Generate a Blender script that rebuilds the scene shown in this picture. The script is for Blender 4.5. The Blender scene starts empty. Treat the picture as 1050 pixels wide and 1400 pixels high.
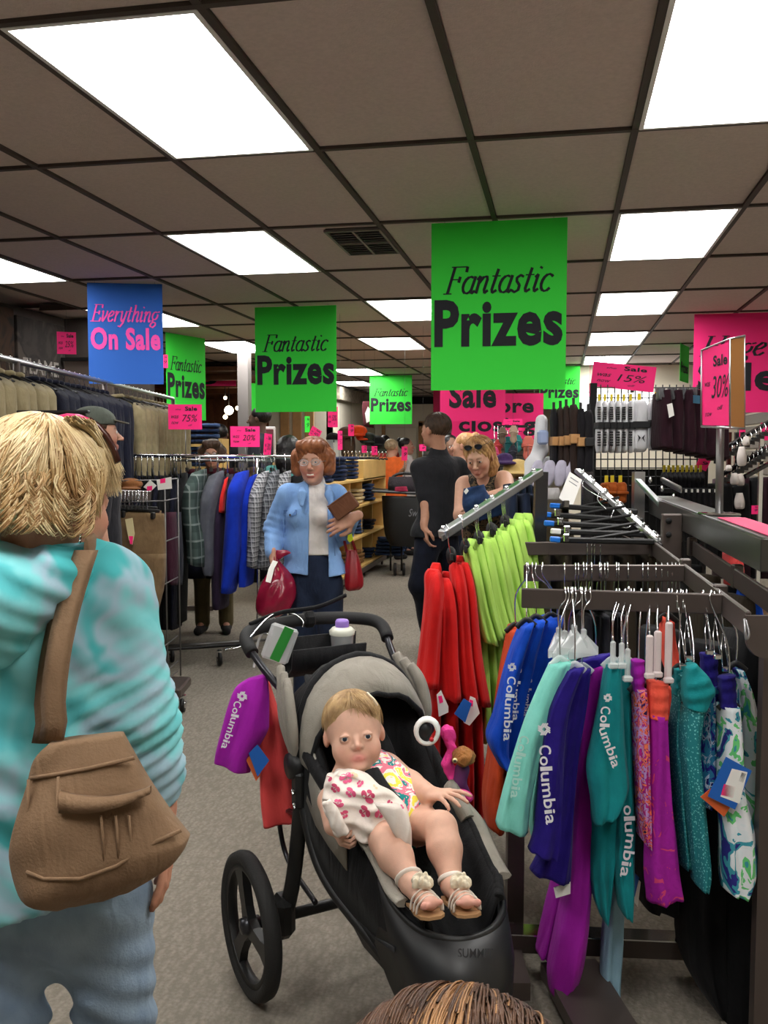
import bpy, math, random
import numpy as np
from mathutils import Vector, Matrix
PI = math.pi
rnd = random.Random(7)
SC = bpy.context.scene
COL = SC.collection
# ---------------------------------------------------------------- camera, world, exposure
FPX, CAMH = 1265.0, 1.52
YAW, PITCH = math.radians(10.9), math.atan(86 / 1265.0)
cam = bpy.data.cameras.new('camera')
cam.sensor_fit = 'VERTICAL'; cam.sensor_height = 24.0; cam.lens = 24.0 * FPX / 1400.0
cam.clip_start = 0.02; cam.clip_end = 100
camo = bpy.data.objects.new('camera', cam); COL.objects.link(camo)
camo.location = (0, 0, CAMH); camo.rotation_euler = (PI / 2 - PITCH, 0, YAW)
SC.camera = camo
world = bpy.data.worlds.new('world'); SC.world = world; world.use_nodes = True
world.node_tree.nodes['Background'].inputs[0].default_value = (0.9, 0.92, 1.0, 1)
world.node_tree.nodes['Background'].inputs[1].default_value = 0.05
SC.view_settings.view_transform = 'Standard'; SC.view_settings.look = 'None'
SC.view_settings.gamma = 1.0; SC.view_settings.use_curve_mapping = False
SC.view_settings.exposure = 0.0
TROFFER = 16.5            # strength of the fluorescent ceiling panels
# ---------------------------------------------------------------- places
R_ = Vector((math.cos(YAW), math.sin(YAW), 0)); FH = Vector((-math.sin(YAW), math.cos(YAW), 0))
F_ = FH * math.cos(PITCH) + Vector((0, 0, -math.sin(PITCH))); U_ = R_.cross(F_)
O_ = Vector((0, 0, CAMH))
def ray(px, py): return F_ + R_ * ((px - 525) / FPX) + U_ * ((700 - py) / FPX)
def W(px, py, D): return O_ + ray(px, py) * D
def WZ(px, py, z):
 d = ray(px, py); return O_ + d * ((z - CAMH) / d.z)
def C(X, D, z): return Vector((0, 0, z)) + R_ * X + FH * D      # X to the right, D away, z up
def floorpt(p): return Vector((p[0], p[1], 0))
def rotz_of(X, D):                                               # heading given in (X, D)
 v = R_ * X + FH * D; return math.atan2(v.y, v.x)
# ---------------------------------------------------------------- materials
MATS = {}
def s2l(c): return tuple((x / 12.92 if x <= .04045 else ((x + .055) / 1.055) ** 2.4) for x in c)
def rgb(r, g, b): return s2l((r / 255, g / 255, b / 255))
def nodes(m):
 m.use_nodes = True; nt = m.node_tree; return nt, nt.nodes['Principled BSDF']
def mat(name, col, rough=.7, metal=0., noise=0., nscale=30., bump=0., bscale=200., emit=0., trans=0., alpha=1., sheen=0., spec=.5, coat=0., col2=None, vcol=False, wave=0, wdir='X', coords='Object'):
 if name in MATS: return MATS[name]
 m = bpy.data.materials.new(name); nt, b = nodes(m); L = nt.links; N = nt.nodes
 b.inputs['Base Color'].default_value = (*col, 1); b.inputs['Roughness'].default_value = rough
 b.inputs['Metallic'].default_value = metal; b.inputs['Specular IOR Level'].default_value = spec
 if sheen: b.inputs['Sheen Weight'].default_value = sheen
 if coat: b.inputs['Coat Weight'].default_value = coat
 if trans: b.inputs['Transmission Weight'].default_value = trans
 if alpha < 1: b.inputs['Alpha'].default_value = alpha
 if emit:
  b.inputs['Emission Color'].default_value = (*col, 1); b.inputs['Emission Strength'].default_value = emit
 tc = N.new('ShaderNodeTexCoord')
 out = None
 if vcol:
  a = N.new('ShaderNodeVertexColor'); a.layer_name = 'Col'; out = a.outputs[0]
 if noise or col2 is not None:
  n = N.new('ShaderNodeTexNoise'); n.inputs['Scale'].default_value = nscale; n.inputs['Detail'].default_value = 4
  L.new(tc.outputs[coords], n.inputs['Vector'])
  mx = N.new('ShaderNodeMix'); mx.data_type = 'RGBA'
  rp = N.new('ShaderNodeMapRange'); rp.inputs[1].default_value = .3; rp.inputs[2].default_value = .7
  L.new(n.outputs[0], rp.inputs[0]); L.new(rp.outputs[0], mx.inputs[0])
  if col2 is not None:
   mx.inputs[6].default_value = (*col, 1); mx.inputs[7].default_value = (*col2, 1)
  else:
   mx.inputs[6].default_value = (*[c * (1 - noise) for c in col], 1); mx.inputs[7].default_value = (*[min(1, c * (1 + noise)) for c in col], 1)
  if out is not None:
   mm = N.new('ShaderNodeMix'); mm.data_type = 'RGBA'; mm.blend_type = 'MULTIPLY'; mm.inputs[0].default_value = 1
   mx.inputs[6].default_value = (1 - noise,) * 3 + (1,); mx.inputs[7].default_value = (1,) * 4
   L.new(out, mm.inputs[6]); L.new(mx.outputs[2], mm.inputs[7]); out = mm.outputs[2]
  else: out = mx.outputs[2]
 if out is not None: L.new(out, b.inputs['Base Color'])
 if bump:
  n2 = N.new('ShaderNodeTexNoise'); n2.inputs['Scale'].default_value = bscale; n2.inputs['Detail'].default_value = 3
  L.new(tc.outputs[coords], n2.inputs['Vector'])
  bp = N.new('ShaderNodeBump'); bp.inputs['Strength'].default_value = bump; bp.inputs['Distance'].default_value = .003
  if wave:
   n3 = N.new('ShaderNodeTexNoise'); n3.inputs['Scale'].default_value = 16; n3.inputs['Detail'].default_value = 2; n3.inputs['Distortion'].default_value = 1.2
   mp_ = N.new('ShaderNodeMapping'); mp_.inputs['Scale'].default_value = (1, 1, .35); L.new(tc.outputs[coords], mp_.inputs[0]); L.new(mp_.outputs[0], n3.inputs['Vector'])
   ad = N.new('ShaderNodeMath'); ad.operation = 'MULTIPLY_ADD'; ad.inputs[1].default_value = wave; L.new(n3.outputs[0], ad.inputs[0]); L.new(n2.outputs[0], ad.inputs[2]); L.new(ad.outputs[0], bp.inputs['Height'])
  else: L.new(n2.outputs[0], bp.inputs['Height'])
  L.new(bp.outputs[0], b.inputs['Normal'])
 MATS[name] = m; return m
def cloth(name, c, c2=None, noise=.12, nscale=18, rough=.9, bump=.35, wave=9.):
 return mat(name, c, rough, noise=0 if c2 else noise, col2=c2, nscale=nscale, bump=bump, bscale=260, sheen=.04, spec=.2, wave=wave)
def plaid(name, c1, c2, c3, s=14., axes=('X', 'Z')):
 if name in MATS: return MATS[name]
 m = bpy.data.materials.new(name); nt, b = nodes(m); L = nt.links; N = nt.nodes
 b.inputs['Roughness'].default_value = .9; b.inputs['Specular IOR Level'].default_value = .2
 tc = N.new('ShaderNodeTexCoord'); sep = N.new('ShaderNodeSeparateXYZ'); L.new(tc.outputs['Object'], sep.inputs[0])
 def stripe(out, sc, duty, off=0.):
  a = N.new('ShaderNodeMath'); a.operation = 'MULTIPLY_ADD'; a.inputs[1].default_value = sc; a.inputs[2].default_value = off; L.new(out, a.inputs[0])
  f = N.new('ShaderNodeMath'); f.operation = 'FRACT'; L.new(a.outputs[0], f.inputs[0])
  g = N.new('ShaderNodeMath'); g.operation = 'LESS_THAN'; g.inputs[1].default_value = duty; L.new(f.outputs[0], g.inputs[0]); return g.outputs[0]
 def mixc(fac, A, B, w=1.):
  x = N.new('ShaderNodeMix'); x.data_type = 'RGBA'
  k = N.new('ShaderNodeMath'); k.operation = 'MULTIPLY'; k.inputs[1].default_value = w; L.new(fac, k.inputs[0]); L.new(k.outputs[0], x.inputs[0])
  if isinstance(A, tuple): x.inputs[6].default_value = (*A, 1)
  else: L.new(A, x.inputs[6])
  x.inputs[7].default_value = (*B, 1); return x.outputs[2]
 u = N.new('ShaderNodeMath'); u.operation = 'ADD'; L.new(sep.outputs['X'], u.inputs[0]); L.new(sep.outputs['Y'], u.inputs[1])
 o = mixc(stripe(u.outputs[0], s, .45), c1, c2, .6); o = mixc(stripe(sep.outputs['Z'], s, .45), o, c2, .6)
 o = mixc(stripe(u.outputs[0], s, .12, .6), o, c3, .7); o = mixc(stripe(sep.outputs['Z'], s, .12, .6), o, c3, .7)
 L.new(o, b.inputs['Base Color']); MATS[name] = m; return m
def blotch(name, cols, scale=9., rough=.85, coords='Object', kind='VORONOI', dist=1.2):
 """fabric print: patches of several colours"""
 if name in MATS: return MATS[name]
 m = bpy.data.materials.new(name); nt, b = nodes(m); L = nt.links; N = nt.nodes
 b.inputs['Roughness'].default_value = rough; b.inputs['Specular IOR Level'].default_value = .25
 tc = N.new('ShaderNodeTexCoord'); nz = N.new('ShaderNodeTexNoise'); nz.inputs['Scale'].default_value = scale; nz.inputs['Detail'].default_value = 3; nz.inputs['Distortion'].default_value = dist
 L.new(tc.outputs[coords], nz.inputs['Vector'])
 cr = N.new('ShaderNodeValToRGB'); cr.color_ramp.interpolation = 'CONSTANT' if kind == 'VORONOI' else 'EASE'
 el = cr.color_ramp.elements; n = len(cols)
 for i, c in enumerate(cols):
  pos = .28 + .44 * i / n
  e = el[i] if i < 2 else el.new(pos)
  e.position = pos if i else 0.; e.color = (*c, 1)
 L.new(nz.outputs[0], cr.inputs[0]); L.new(cr.outputs[0], b.inputs['Base Color'])
 MATS[name] = m; return m
def dots(name, base, dot, scale=120., thr=.28, rough=.8):
 if name in MATS: return MATS[name]
 m = bpy.data.materials.new(name); nt, b = nodes(m); L = nt.links; N = nt.nodes
 b.inputs['Roughness'].default_value = rough
 tc = N.new('ShaderNodeTexCoord'); v = N.new('ShaderNodeTexVoronoi'); v.inputs['Scale'].default_value = scale; L.new(tc.outputs['Object'], v.inputs['Vector'])
 lt = N.new('ShaderNodeMath'); lt.operation = 'LESS_THAN'; lt.inputs[1].default_value = thr; L.new(v.outputs['Distance'], lt.inputs[0])
 x = N.new('ShaderNodeMix'); x.data_type = 'RGBA'; L.new(lt.outputs[0], x.inputs[0]); x.inputs[6].default_value = (*base, 1); x.inputs[7].default_value = (*dot, 1)
 L.new(x.outputs[2], b.inputs['Base Color']); MATS[name] = m; return m
# ---------------------------------------------------------------- objects
def link(o, parent=None):
 COL.objects.link(o)
 if parent is not None: o.parent = parent
 return o
def tag(o, label=None, cat=None, group=None, kind=None):
 if label: o['label'] = label
 if cat: o['category'] = cat
 if group: o['group'] = group
 if kind: o['kind'] = kind
 return o
def root(name, label, cat, loc=(0, 0, 0), rz=0., group=None):
 o = bpy.data.objects.new(name, None); o.empty_display_size = .1
 o.location = loc; o.rotation_euler = (0, 0, rz); link(o); o['_m'] = 1
 return tag(o, label, cat, group)
def nth(i): return '%d%s' % (i + 1, {1: 'st', 2: 'nd', 3: 'rd'}.get(i + 1 if i + 1 < 20 else (i + 1) % 10, 'th'))
def string_up(parent, p, z=2.705, r=.0008): return MB().tube([Vector(p), Vector((p[0], p[1], z))], r, 4).build('hanging_string', mat('nylon_string', (.08, .08, .08), .8), parent, world=True)
def M_of(o):
 m = Matrix.Identity(4)
 while o is not None:
  m = Matrix.Translation(o.location) @ o.rotation_euler.to_matrix().to_4x4() @ Matrix.Diagonal((*o.scale, 1)) @ m; o = o.parent
 return m
def kids(o): return [c for c in o.children]
def copy_tree(o, parent=None, loc=None, rz=None, rot=None):
 c = o.copy(); COL.objects.link(c); c.parent = parent
 if loc is not None: c.location = loc
 if rz is not None: c.rotation_euler = (0, 0, rz)
 if rot is not None: c.rotation_euler = rot
 for ch in list(o.children): copy_tree(ch, c)
 return c
def drop_tree(o):
 for ch in list(o.children): drop_tree(ch)
 bpy.data.objects.remove(o)
def frame(p0, p1, up=Vector((0, 0, 1))):
 d = (Vector(p1) - Vector(p0)); l = d.length; d = d / max(l, 1e-9)
 if abs(d.dot(up)) > .98: up = Vector((0, 1, 0))
 s = d.cross(up).normalized(); u = s.cross(d).normalized(); return d, s, u, l
class MB:
 def __init__(s): s.v = []; s.f = []; s.m = []; s.sm = []; s.mats = []; s.cur = 0; s.smooth = False
 def mat(s, m):
  if m not in s.mats: s.mats.append(m)
  s.cur = s.mats.index(m); return s
 def add(s, vs, fs, smooth=None):
  n = len(s.v); s.v += [tuple(v) for v in vs]; s.f += [tuple(i + n for i in f) for f in fs]
  s.m += [s.cur] * len(fs); s.sm += [s.smooth if smooth is None else smooth] * len(fs); return s
 def box(s, c, size, rot=None, bev=0.):
  c = Vector(c); h = Vector(size) / 2
  R = rot if rot is not None else Matrix.Identity(3)
  if bev <= 0:
   vs = [c + R @ Vector((x * h.x, y * h.y, z * h.z)) for x in (-1, 1) for y in (-1, 1) for z in (-1, 1)]
   return s.add(vs, [(0, 1, 3, 2), (4, 6, 7, 5), (0, 4, 5, 1), (2, 3, 7, 6), (0, 2, 6, 4), (1, 5, 7, 3)])
  b = min(bev, h.x * .99, h.y * .99, h.z * .99); vs = []; idx = {}
  for sx in (-1, 1):
   for sy in (-1, 1):
    for sz in (-1, 1):
     for a in range(3):
      q = Vector((sx * (h.x - b), sy * (h.y - b), sz * (h.z - b)))
      q[a] = (sx, sy, sz)[a] * h[a]; idx[(sx, sy, sz, a)] = len(vs); vs.append(c + R @ q)
  I = lambda *k: idx[k]
  fs = []
  for sg in (-1, 1):
   fs += [(I(sg, -1, -1, 0), I(sg, 1, -1, 0), I(sg, 1, 1, 0), I(sg, -1, 1, 0)), (I(-1, sg, -1, 1), I(1, sg, -1, 1), I(1, sg, 1, 1), I(-1, sg, 1, 1)), (I(-1, -1, sg, 2), I(1, -1, sg, 2), I(1, 1, sg, 2), I(-1, 1, sg, 2))]
   for t in (-1, 1):
    fs += [(I(sg, t, -1, 0), I(sg, t, 1, 0), I(sg, t, 1, 1), I(sg, t, -1, 1)), (I(sg, -1, t, 0), I(sg, 1, t, 0), I(sg, 1, t, 2), I(sg, -1, t, 2)), (I(-1, sg, t, 1), I(1, sg, t, 1), I(1, sg, t, 2), I(-1, sg, t, 2))]
    for w in (-1, 1): fs.append((I(sg, t, w, 0), I(sg, t, w, 1), I(sg, t, w, 2)))
  return s.add(vs, fs)
 def bar(s, p0, p1, w, h, up=Vector((0, 0, 1)), bev=0.):
  d, sd, u, l = frame(p0, p1, up); R = Matrix((sd, d, u)).transposed()
  return s.box((Vector(p0) + Vector(p1)) / 2, (w, l, h), R, bev)
 def tube(s, pts, r, n=8, cap=True, closed=False, flat=1., up=None, smooth=True):
  pts = [Vector(p) for p in pts]; k = len(pts); rs = r if isinstance(r, (list, tuple)) else [r] * k
  vs = []; fs = []; prev = up
  for i, p in enumerate(pts):
   a = pts[i - 1] if (i or closed) else p; b = pts[(i + 1) % k] if (i < k - 1 or closed) else p
   d = (b - a).normalized() if (b - a).length > 1e-9 else Vector((0, 0, 1))
   if prev is None or abs(d.dot(prev)) > .999:
    prev = Vector((0, 0, 1)) if abs(d.z) < .9 else Vector((1, 0, 0))
   u = (prev - d * prev.dot(d)).normalized(); prev = u; t = d.cross(u)
   for j in range(n):
    an = 2 * PI * j / n; vs.append(p + u * (rs[i] * math.cos(an)) + t * (rs[i] * flat * math.sin(an)))
  m = k if closed else k - 1
  for i in range(m):
   for j in range(n):
    a, b = i * n + j, i * n + (j + 1) % n; c = ((i + 1) % k) * n + (j + 1) % n; dd = ((i + 1) % k) * n + j
    fs.append((a, b, c, dd))
  s.add(vs, fs, smooth)
  if cap and not closed:
   nn = len(s.v) - k * n
   s.f.append(tuple(nn + j for j in reversed(range(n)))); s.f.append(tuple(nn + (k - 1) * n + j for j in range(n))); s.m += [s.cur] * 2; s.sm += [False] * 2
  return s
 def lathe(s, prof, c=(0, 0, 0), n=20, axis=Vector((0, 0, 1)), smooth=True):
  c = Vector(c); q = axis.to_track_quat('Z', 'Y').to_matrix(); vs = []; fs = []; k = len(prof)
  for r, z in prof:
   for j in range(n):
    a = 2 * PI * j / n; vs.append(c + q @ Vector((r * math.cos(a), r * math.sin(a), z)))
  for i in range(k - 1):
   for j in range(n): fs.append((i * n + j, i * n + (j + 1) % n, (i + 1) * n + (j + 1) % n, (i + 1) * n + j))
  return s.add(vs, fs, smooth)
 def loft(s, loops, cap=True, closed=True, smooth=True):
  n = len(loops[0]); vs = [v for l in loops for v in l]; fs = []
  for i in range(len(loops) - 1):
   for j in range(n if closed else n - 1): fs.append((i * n + j, i * n + (j + 1) % n, (i + 1) * n + (j + 1) % n, (i + 1) * n + j))
  if cap and closed: fs += [tuple(reversed(range(n))), tuple((len(loops) - 1) * n + j for j in range(n))]
  return s.add(vs, fs, smooth)
 def slab(s, poly, nrm, th):
  """flat polygon with thickness th along nrm"""
  n = len(poly); nrm = Vector(nrm).normalized() * th; vs = [Vector(p) for p in poly] + [Vector(p) + nrm for p in poly]
  return s.add(vs, [tuple(range(n)), tuple(reversed(range(n, 2 * n)))] + [(j, (j + 1) % n, n + (j + 1) % n, n + j) for j in range(n)])
 def build(s, name, m=None, parent=None, world=False, kind=None, label=None):
  me = bpy.data.meshes.new(name); vs = s.v
  if world and parent is not None:
   Mi = M_of(parent).inverted(); vs = [tuple(Mi @ Vector(v)) for v in vs]
  me.from_pydata(vs, [], s.f); me.update()
  ms = s.mats if s.mats else [m]
  for x in ms: me.materials.append(x)
  me.polygons.foreach_set('material_index', s.m); me.polygons.foreach_set('use_smooth', s.sm)
  o = bpy.data.objects.new(name, me); link(o, parent)
  if kind: o['kind'] = kind
  if label: o['label'] = label
  return o
def struct(name, mb, m): return tag(mb.build(name, m), kind='structure')
def fixn(o):
 """consistent outward normals"""
 import bmesh
 b = bmesh.new(); b.from_mesh(o.data); bmesh.ops.recalc_face_normals(b, faces=b.faces); b.to_mesh(o.data); b.free(); return o
# ---------------------------------------------------------------- smooth-union bodies (distance field + surface nets)
class S:
 """prims are evaluated in order and blended smoothly: cap(sule chains), ell(ipsoids), box; op '+' or '-'"""
 def __init__(s, k=.02): s.p = []; s.k = k; s.X = np.eye(4); s.paint = []
 def frame(s, M=None): s.X = np.array(M) if M is not None else np.eye(4); return s
 def _sc(s): return float(np.linalg.norm(s.X[:3, 0]))
 def _pt(s, p): return s.X[:3, :3] @ np.array(p, float) + s.X[:3, 3]
 def _add(s, kind, cen, rad, data, k, col, op): s.p.append((kind, cen, rad, data, (s.k if k is None else k) * s._sc(), col, op)); return s
 def cap(s, a, b, ra, rb=None, k=None, col=None, op='+', flat=None):
  """flat=(axis, factor): squeeze across axis"""
  rb = ra if rb is None else rb; A, B = s._pt(a), s._pt(b); sc = s._sc()
  fl = None
  if flat is not None:
   n = s.X[:3, :3] @ np.array(flat[0], float); n /= np.linalg.norm(n); fl = (n, flat[1])
  return s._add('c', (A + B) / 2, np.linalg.norm(B - A) / 2 + max(ra, rb) * sc, (A, B, ra * sc, rb * sc, fl), k, col, op)
 def chain(s, pts, rs, k=None, col=None, flat=None, op='+'):
  for i in range(len(pts) - 1): s.cap(pts[i], pts[i + 1], rs[i], rs[i + 1], k, col, op, flat)
  return s
 def ell(s, c, r, rot=None, k=None, col=None, op='+'):
  Q = np.array(rot.to_matrix() if rot is not None and hasattr(rot, 'to_matrix') else (rot if rot is not None else np.eye(3)), float)
  sc = s._sc(); L = (s.X[:3, :3] / sc) @ Q; r = np.array(r, float) * sc
  return s._add('e', s._pt(c), r.max(), (L, r), k, col, op)
 def box(s, c, h, rot=None, rr=.01, k=None, col=None, op='+'):
  Q = np.array(rot.to_matrix() if rot is not None and hasattr(rot, 'to_matrix') else (rot if rot is not None else np.eye(3)), float)
  sc = s._sc(); L = (s.X[:3, :3] / sc) @ Q; h = np.array(h, float) * sc
  return s._add('b', s._pt(c), np.linalg.norm(h), (L, h, rr * sc), k, col, op)
 def dot(s, c, r, col, soft=.5): s.paint.append((s._pt(c), r * s._sc(), np.array(col, float), soft)); return s
 @staticmethod
 def ev(pr, P):
  kind, cen, rad, data = pr[:4]
  if kind == 'c':
   A, B, ra, rb, fl = data
   if fl is not None:
    n, f = fl; P = P + np.outer((P - cen) @ n, n) * (1 / f - 1) if True else P
   BA = B - A; t = np.clip(((P - A) @ BA) / max(BA @ BA, 1e-12), 0, 1)
   d = np.linalg.norm(P - A - t[:, None] * BA, axis=1) - (ra + (rb - ra) * t)
   return d * (fl[1] ** .5 if fl is not None and fl[1] < 1 else 1.)
  if kind == 'e':
   L, r = data; q = (P - cen) @ L; k0 = np.linalg.norm(q / r, axis=1); k1 = np.linalg.norm(q / (r * r), axis=1)
   return k0 * (k0 - 1) / np.maximum(k1, 1e-9)
  L, h, rr = data; q = np.abs((P - cen) @ L) - h + rr
  return np.linalg.norm(np.maximum(q, 0), axis=1) + np.minimum(q.max(axis=1), 0) - rr
 def field(s, P, cc=None, cr=0):
  d = np.full(len(P), 1.0, np.float32)
  for pr in s.p:
   k = pr[4]; reach = pr[2] * 1.0 + k + cr * 2 + .02
   near = np.linalg.norm(P - pr[1], axis=1) < reach * (1.3)
   if not near.any(): continue
   Q = P[near]; e = s.ev(pr, Q); a = d[near]
   if pr[6] == '+':
    h = np.maximum(k - np.abs(a - e), 0) / max(k, 1e-9); d[near] = np.minimum(a, e) - h * h * k * .25
   else:
    h = np.maximum(k - np.abs(a + e), 0) / max(k, 1e-9); d[near] = np.maximum(a, -e) + h * h * k * .25
  return d
 def mesh(s, name, m, res=.006, parent=None, disp=None, dmax=.0, clip=None, world=False, label=None, kind=None):
  adds = [p for p in s.p if p[6] == '+']
  lo = np.min([p[1] - p[2] for p in adds], axis=0) - 3 * res - dmax; hi = np.max([p[1] + p[2] for p in adds], axis=0) + 3 * res + dmax
  B = 8; nb = np.ceil((hi - lo) / (res * B)).astype(int) + 1
  g = np.stack(np.meshgrid(*[np.arange(n) for n in nb], indexing='ij'), -1).reshape(-1, 3)
  cen = lo + (g + .5) * B * res; hd = B * res * .5 * 1.7321
  dc = s.field(cen, cr=0)
  act = np.abs(dc) < hd * 1.35 + s.k + dmax
  D = np.where(dc < 0, -1., 1.).astype(np.float32)
  full = np.repeat(np.repeat(np.repeat(D.reshape(nb), B, 0), B, 1), B, 2)
  ga = g[act]; off = np.stack(np.meshgrid(*[np.arange(B)] * 3, indexing='ij'), -1).reshape(-1, 3)
  idx = (ga[:, None, :] * B + off[None]).reshape(-1, 3); P = lo + idx * res
  bc = cen[act]; d = np.full((len(ga), B ** 3), 1.0, np.float32); Pb = P.reshape(len(ga), B ** 3, 3)
  for pr in s.p:
   k = pr[4]; mb = np.linalg.norm(bc - pr[1], axis=1) < pr[2] + hd + k + .012 + dmax
   if not mb.any(): continue
   Q = Pb[mb].reshape(-1, 3); e = s.ev(pr, Q).reshape(-1, B ** 3); a = d[mb]
   if pr[6] == '+':
    h = np.maximum(k - np.abs(a - e), 0) / max(k, 1e-9); d[mb] = np.minimum(a, e) - h * h * k * .25
   else:
    h = np.maximum(k - np.abs(a + e), 0) / max(k, 1e-9); d[mb] = np.maximum(a, -e) + h * h * k * .25
  d = d.reshape(-1)
  if disp is not None: d = d + disp(P)
  if clip is not None: d = np.maximum(d, clip(P))
  full[idx[:, 0], idx[:, 1], idx[:, 2]] = d
  vs, fs = surfnet(full, lo, res)
  return s.finish(name, vs, fs, m, parent, world, label, kind)
 def colours(s, vs, default=(.8, .8, .8), sharp=.006):
  acc = np.zeros((len(vs), 3)); w = np.zeros(len(vs))
  for pr in s.p:
   if pr[5] is None: continue
   near = np.linalg.norm(vs - pr[1], axis=1) < pr[2] * 1.3 + .06
   if not near.any(): continue
   e = s.ev(pr, vs[near]); ww = np.exp(-np.clip(e, -.02, .2) / sharp); acc[near] += ww[:, None] * np.array(pr[5]); w[near] += ww
  col = np.where(w[:, None] > 1e-12, acc / np.maximum(w, 1e-12)[:, None], np.array(default))
  for c, r, cc, soft in s.paint:
   dd = np.linalg.norm(vs - c, axis=1) / r; a = np.clip((1 - dd) / soft, 0, 1)[:, None]; col = col * (1 - a) + cc * a
  return col
 def finish(s, name, vs, fs, m, parent, world, label=None, kind=None):
  me = bpy.data.meshes.new(name); col = None
  if any(p[5] is not None for p in s.p) or s.paint: col = s.colours(vs)
  if world and parent is not None:
   Mi = np.array(M_of(parent).inverted()); vs = vs @ Mi[:3, :3].T + Mi[:3, 3]
  nv, nf = len(vs), len(fs)
  me.vertices.add(nv); me.vertices.foreach_set('co', vs.astype(np.float32).ravel())
  me.loops.add(nf * 4); me.loops.foreach_set('vertex_index', fs.astype(np.int32).ravel())
  me.polygons.add(nf); me.polygons.foreach_set('loop_start', np.arange(0, nf * 4, 4, dtype=np.int32))
  me.polygons.foreach_set('loop_total', np.full(nf, 4, np.int32)); me.polygons.foreach_set('use_smooth', np.ones(nf, bool))
  me.update(calc_edges=True); me.materials.append(m)
  if col is not None:
   at = me.color_attributes.new('Col', 'FLOAT_COLOR', 'POINT'); at.data.foreach_set('color', np.c_[col, np.ones(nv)].astype(np.float32).ravel())
  o = bpy.data.objects.new(name, me); link(o, parent)
  if label: o['label'] = label
  if kind: o['kind'] = kind
  return o
def surfnet(F, lo, res):
 neg = F < 0; n = F.shape
 c = np.zeros((n[0] - 1, n[1] - 1, n[2] - 1), np.int8)
 for dx in (0, 1):
  for dy in (0, 1):
   for dz in (0, 1): c += neg[dx:n[0] - 1 + dx, dy:n[1] - 1 + dy, dz:n[2] - 1 + dz]
 cells = np.argwhere((c > 0) & (c < 8)); ids = np.full(c.shape, -1, np.int32); ids[cells[:, 0], cells[:, 1], cells[:, 2]] = np.arange(len(cells))
 acc = np.zeros((len(cells), 3)); cnt = np.zeros(len(cells))
 corners = [(0, 0, 0), (1, 0, 0), (0, 1, 0), (1, 1, 0), (0, 0, 1), (1, 0, 1), (0, 1, 1), (1, 1, 1)]
 vals = [F[cells[:, 0] + a, cells[:, 1] + b, cells[:, 2] + d] for a, b, d in corners]
 for i, j in [(0, 1), (2, 3), (4, 5), (6, 7), (0, 2), (1, 3), (4, 6), (5, 7), (0, 4), (1, 5), (2, 6), (3, 7)]:
  a, b = vals[i], vals[j]; x = (a < 0) != (b < 0); t = np.where(x, a / np.where(x, a - b, 1), 0)
  p = np.array(corners[i])[None] + t[:, None] * (np.array(corners[j]) - np.array(corners[i]))[None]
  acc[x] += p[x]; cnt[x] += 1
 vs = lo + (cells + acc / cnt[:, None]) * res; fs = []
 for ax in range(3):
  sl0 = [slice(None)] * 3; sl1 = [slice(None)] * 3; sl0[ax] = slice(0, -1); sl1[ax] = slice(1, None)
  e = np.argwhere(neg[tuple(sl0)] != neg[tuple(sl1)]); u, v = [q for q in range(3) if q != ax]
  e = e[(e[:, u] > 0) & (e[:, v] > 0) & (e[:, u] < n[u] - 1) & (e[:, v] < n[v] - 1)]
  if not len(e): continue
  def I(du, dv):
   q = e.copy(); q[:, u] -= du; q[:, v] -= dv; return ids[q[:, 0], q[:, 1], q[:, 2]]
  quad = np.stack([I(1, 1), I(0, 1), I(0, 0), I(1, 0)], 1)
  s0 = neg[e[:, 0], e[:, 1], e[:, 2]]; flip = s0 if ax != 1 else ~s0
  quad = np.where(flip[:, None], quad, quad[:, ::-1]); fs.append(quad)
 fs = np.concatenate(fs); fs = fs[(fs >= 0).all(1)]
 return vs, fs
def rotm(ax, deg): return Matrix.Rotation(math.radians(deg), 4, ax)
def TR(loc, *rs):
 M = Matrix.Translation(Vector(loc))
 for ax, d in rs: M = M @ rotm(ax, d)
 return M
# ---------------------------------------------------------------- lettering
def text_mesh(body, size=1., bold=0., shear=0., sx=1., align='CENTER'):
 """vertices and faces of a line of lettering, centred on its box, in the XY plane"""
 cu = bpy.data.curves.new('lettering', 'FONT'); cu.body = body; cu.size = size; cu.offset = bold; cu.shear = shear; cu.space_character = 1 + bold * 2.2
 cu.resolution_u = 3; cu.fill_mode = 'FRONT' if hasattr(cu, 'fill_mode') else cu.fill_mode
 o = bpy.data.objects.new('lettering', cu); COL.objects.link(o)
 me = bpy.data.meshes.new_from_object(o); vs = [Vector(v.co) for v in me.vertices]; fs = [tuple(p.vertices) for p in me.polygons]
 bpy.data.objects.remove(o); bpy.data.curves.remove(cu); bpy.data.meshes.remove(me)
 x0, x1 = min(v.x for v in vs), max(v.x for v in vs); y0, y1 = min(v.y for v in vs), max(v.y for v in vs)
 cx, cy = (x0 + x1) / 2, (y0 + y1) / 2
 return [Vector(((v.x - cx) * sx, v.y - cy, 0)) for v in vs], fs, (x1 - x0) * sx, y1 - y0
TXC = {}
def put_text(mb, body, O, ex, ey, w=None, h=None, bold=0., shear=0., ital=False):
 """lettering fitted in box w x h centred at O, ex along the line, ey up"""
 key = (body, bold, shear, ital)
 if key not in TXC: TXC[key] = nib_text(body) if ital else text_mesh(body, 1., bold, shear)
 vs, fs, tw, th = TXC[key]
 sx = (w / tw) if w else (h / th); sy = (h / th) if h else sx
 ex = Vector(ex); ey = Vector(ey); O = Vector(O)
 mb.add([O + ex * (v.x * sx) + ey * (v.y * sy) for v in vs], fs)
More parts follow.
